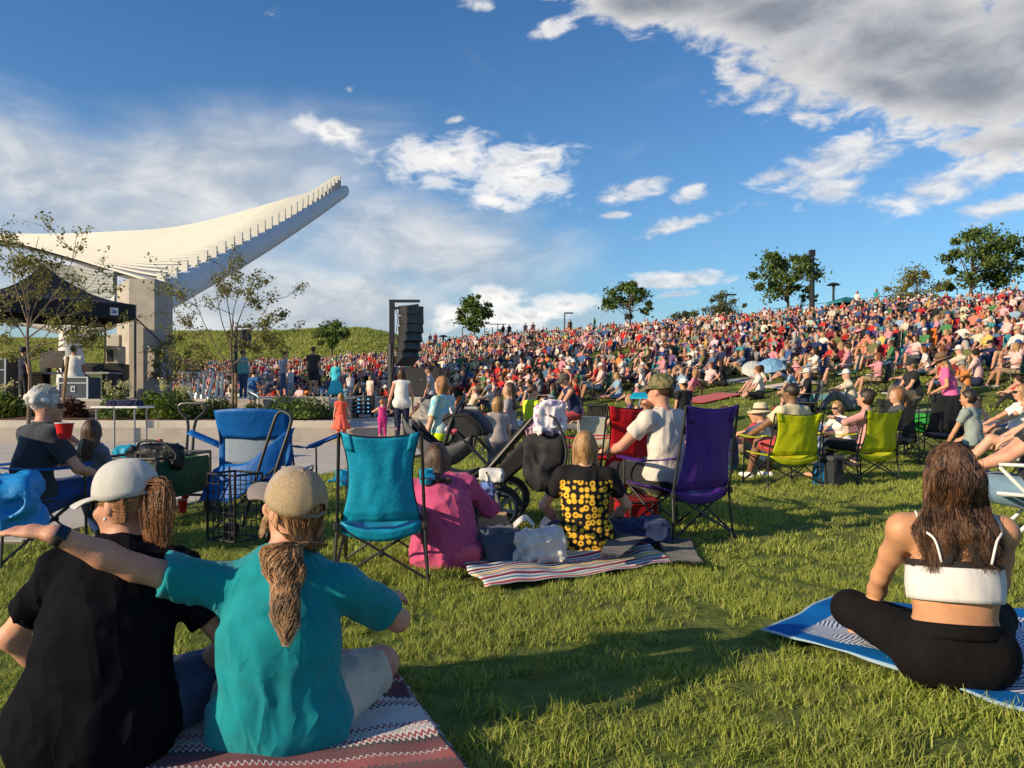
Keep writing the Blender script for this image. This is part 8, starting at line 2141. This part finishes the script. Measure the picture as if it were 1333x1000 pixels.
def in_poly(x, y, poly):
    r = np.zeros(len(x), bool); n = len(poly); j = n - 1
    for i in range(n):
        xi, yi = poly[i]; xj, yj = poly[j]
        r ^= ((yi > y) != (yj > y)) & (x < (xj - xi) * (y - yi) / (yj - yi + 1e-12) + xi); j = i
    return r
def lawn_pts(y0, y1, dens, wmar=.75):
    A = (y1 ** 2 - y0 ** 2) * wmar
    n = int(A * dens); y = np.sqrt(rng.random(n) * (y1 ** 2 - y0 ** 2) + y0 ** 2); x = (rng.random(n) * 2 - 1) * y * wmar
    bad = inset_pave(x - .02, y) | ((y > 16.45) & (x < np.interp(y, [16.5, 20, 30, 32], [-1.75, -1.5, -2.3, -4.5])) & (y < 32.5))
    for pl in MATS_ON_LAWN: bad |= in_poly(x, y, pl)
    n_ = fbm(np.stack([x * 1.1, y * 1.1, x * 0 + 5.5], 1), 3); bare = np.clip((n_ - .475) / .10, 0, 1) * .85; bad |= rng.random(len(x)) < bare
    x, y = x[~bad], y[~bad]
    return np.stack([x, y, ground_np(x, y) - .004], 1)
MATS_ON_LAWN = [[(gx(95, 1.95), 1.86), (gx(632, 1.98), 1.98), (-.50, 3.0), (-1.75, 3.0)], [(gx(1420, 2.42), 2.42), (gx(985, 3.52), 3.46), (gx(1080, 4.05), 4.0), (gx(1490, 3.55), 3.6)],
                [(gx(575, 5.0), 5.12), (gx(632, 4.1), 4.22), (gx(890, 4.85), 4.92), (gx(800, 5.9), 5.9)]]
near = [tuft_mesh('tuft', 46, .055, .050, .0042, 100 + i) for i in range(6)]
mid_ = [tuft_mesh('tuft', 46, .11, .056, .0085, 200 + i) for i in range(5)]
far_ = [tuft_mesh('tuft', 34, .30, .08, .024, 300 + i) for i in range(4)]
p = lawn_pts(1.6, 5.2, 190); scatter('grass', p, .35 + 1.35 * fbm(p * 1.9) + .3 * rng.random(len(p)), near)
p = lawn_pts(4.9, 12.5, 62); scatter('grass', p, .40 + 1.2 * fbm(p * 1.3) + .2 * rng.random(len(p)), mid_)
p = lawn_pts(12, 92, 4.2); scatter('grass', p, .7 + .6 * rng.random(len(p)), far_)
# meadow tufts on the far hill
n = 26000; x = rng.uniform(-95, -8, n); y = rng.uniform(90, 128, n); k_ = ground_np(x, y) < hill_z(x, y); x, y = x[k_], y[k_]
p = np.stack([x, y, hill_z(x, y) - .05], 1)
def meadow_blade(q, t):
    gi = q.n('ShaderNodeNewGeometry'); n = q.noise(gi.outputs['Position'], .12, 4, .6)
    c = q.mix(gi.outputs['Random Per Island'], (0.24, 0.29, 0.05), (0.46, 0.45, 0.14)); return q.mix(q.math('MULTIPLY', q.mr(n, .4, .65), .5), c, (0.20, 0.27, 0.05))
M_blade_m = mat_fn('meadow_blade', meadow_blade, .7, .2, trans=.3)
mt = [tuft_mesh('meadow_tuft', 26, .8, .38, .09, 400 + i) for i in range(3)]
for o in mt: o.data.materials[0] = M_blade_m
scatter('meadow_grass', p, .5 + .8 * rng.random(len(p)), mt)
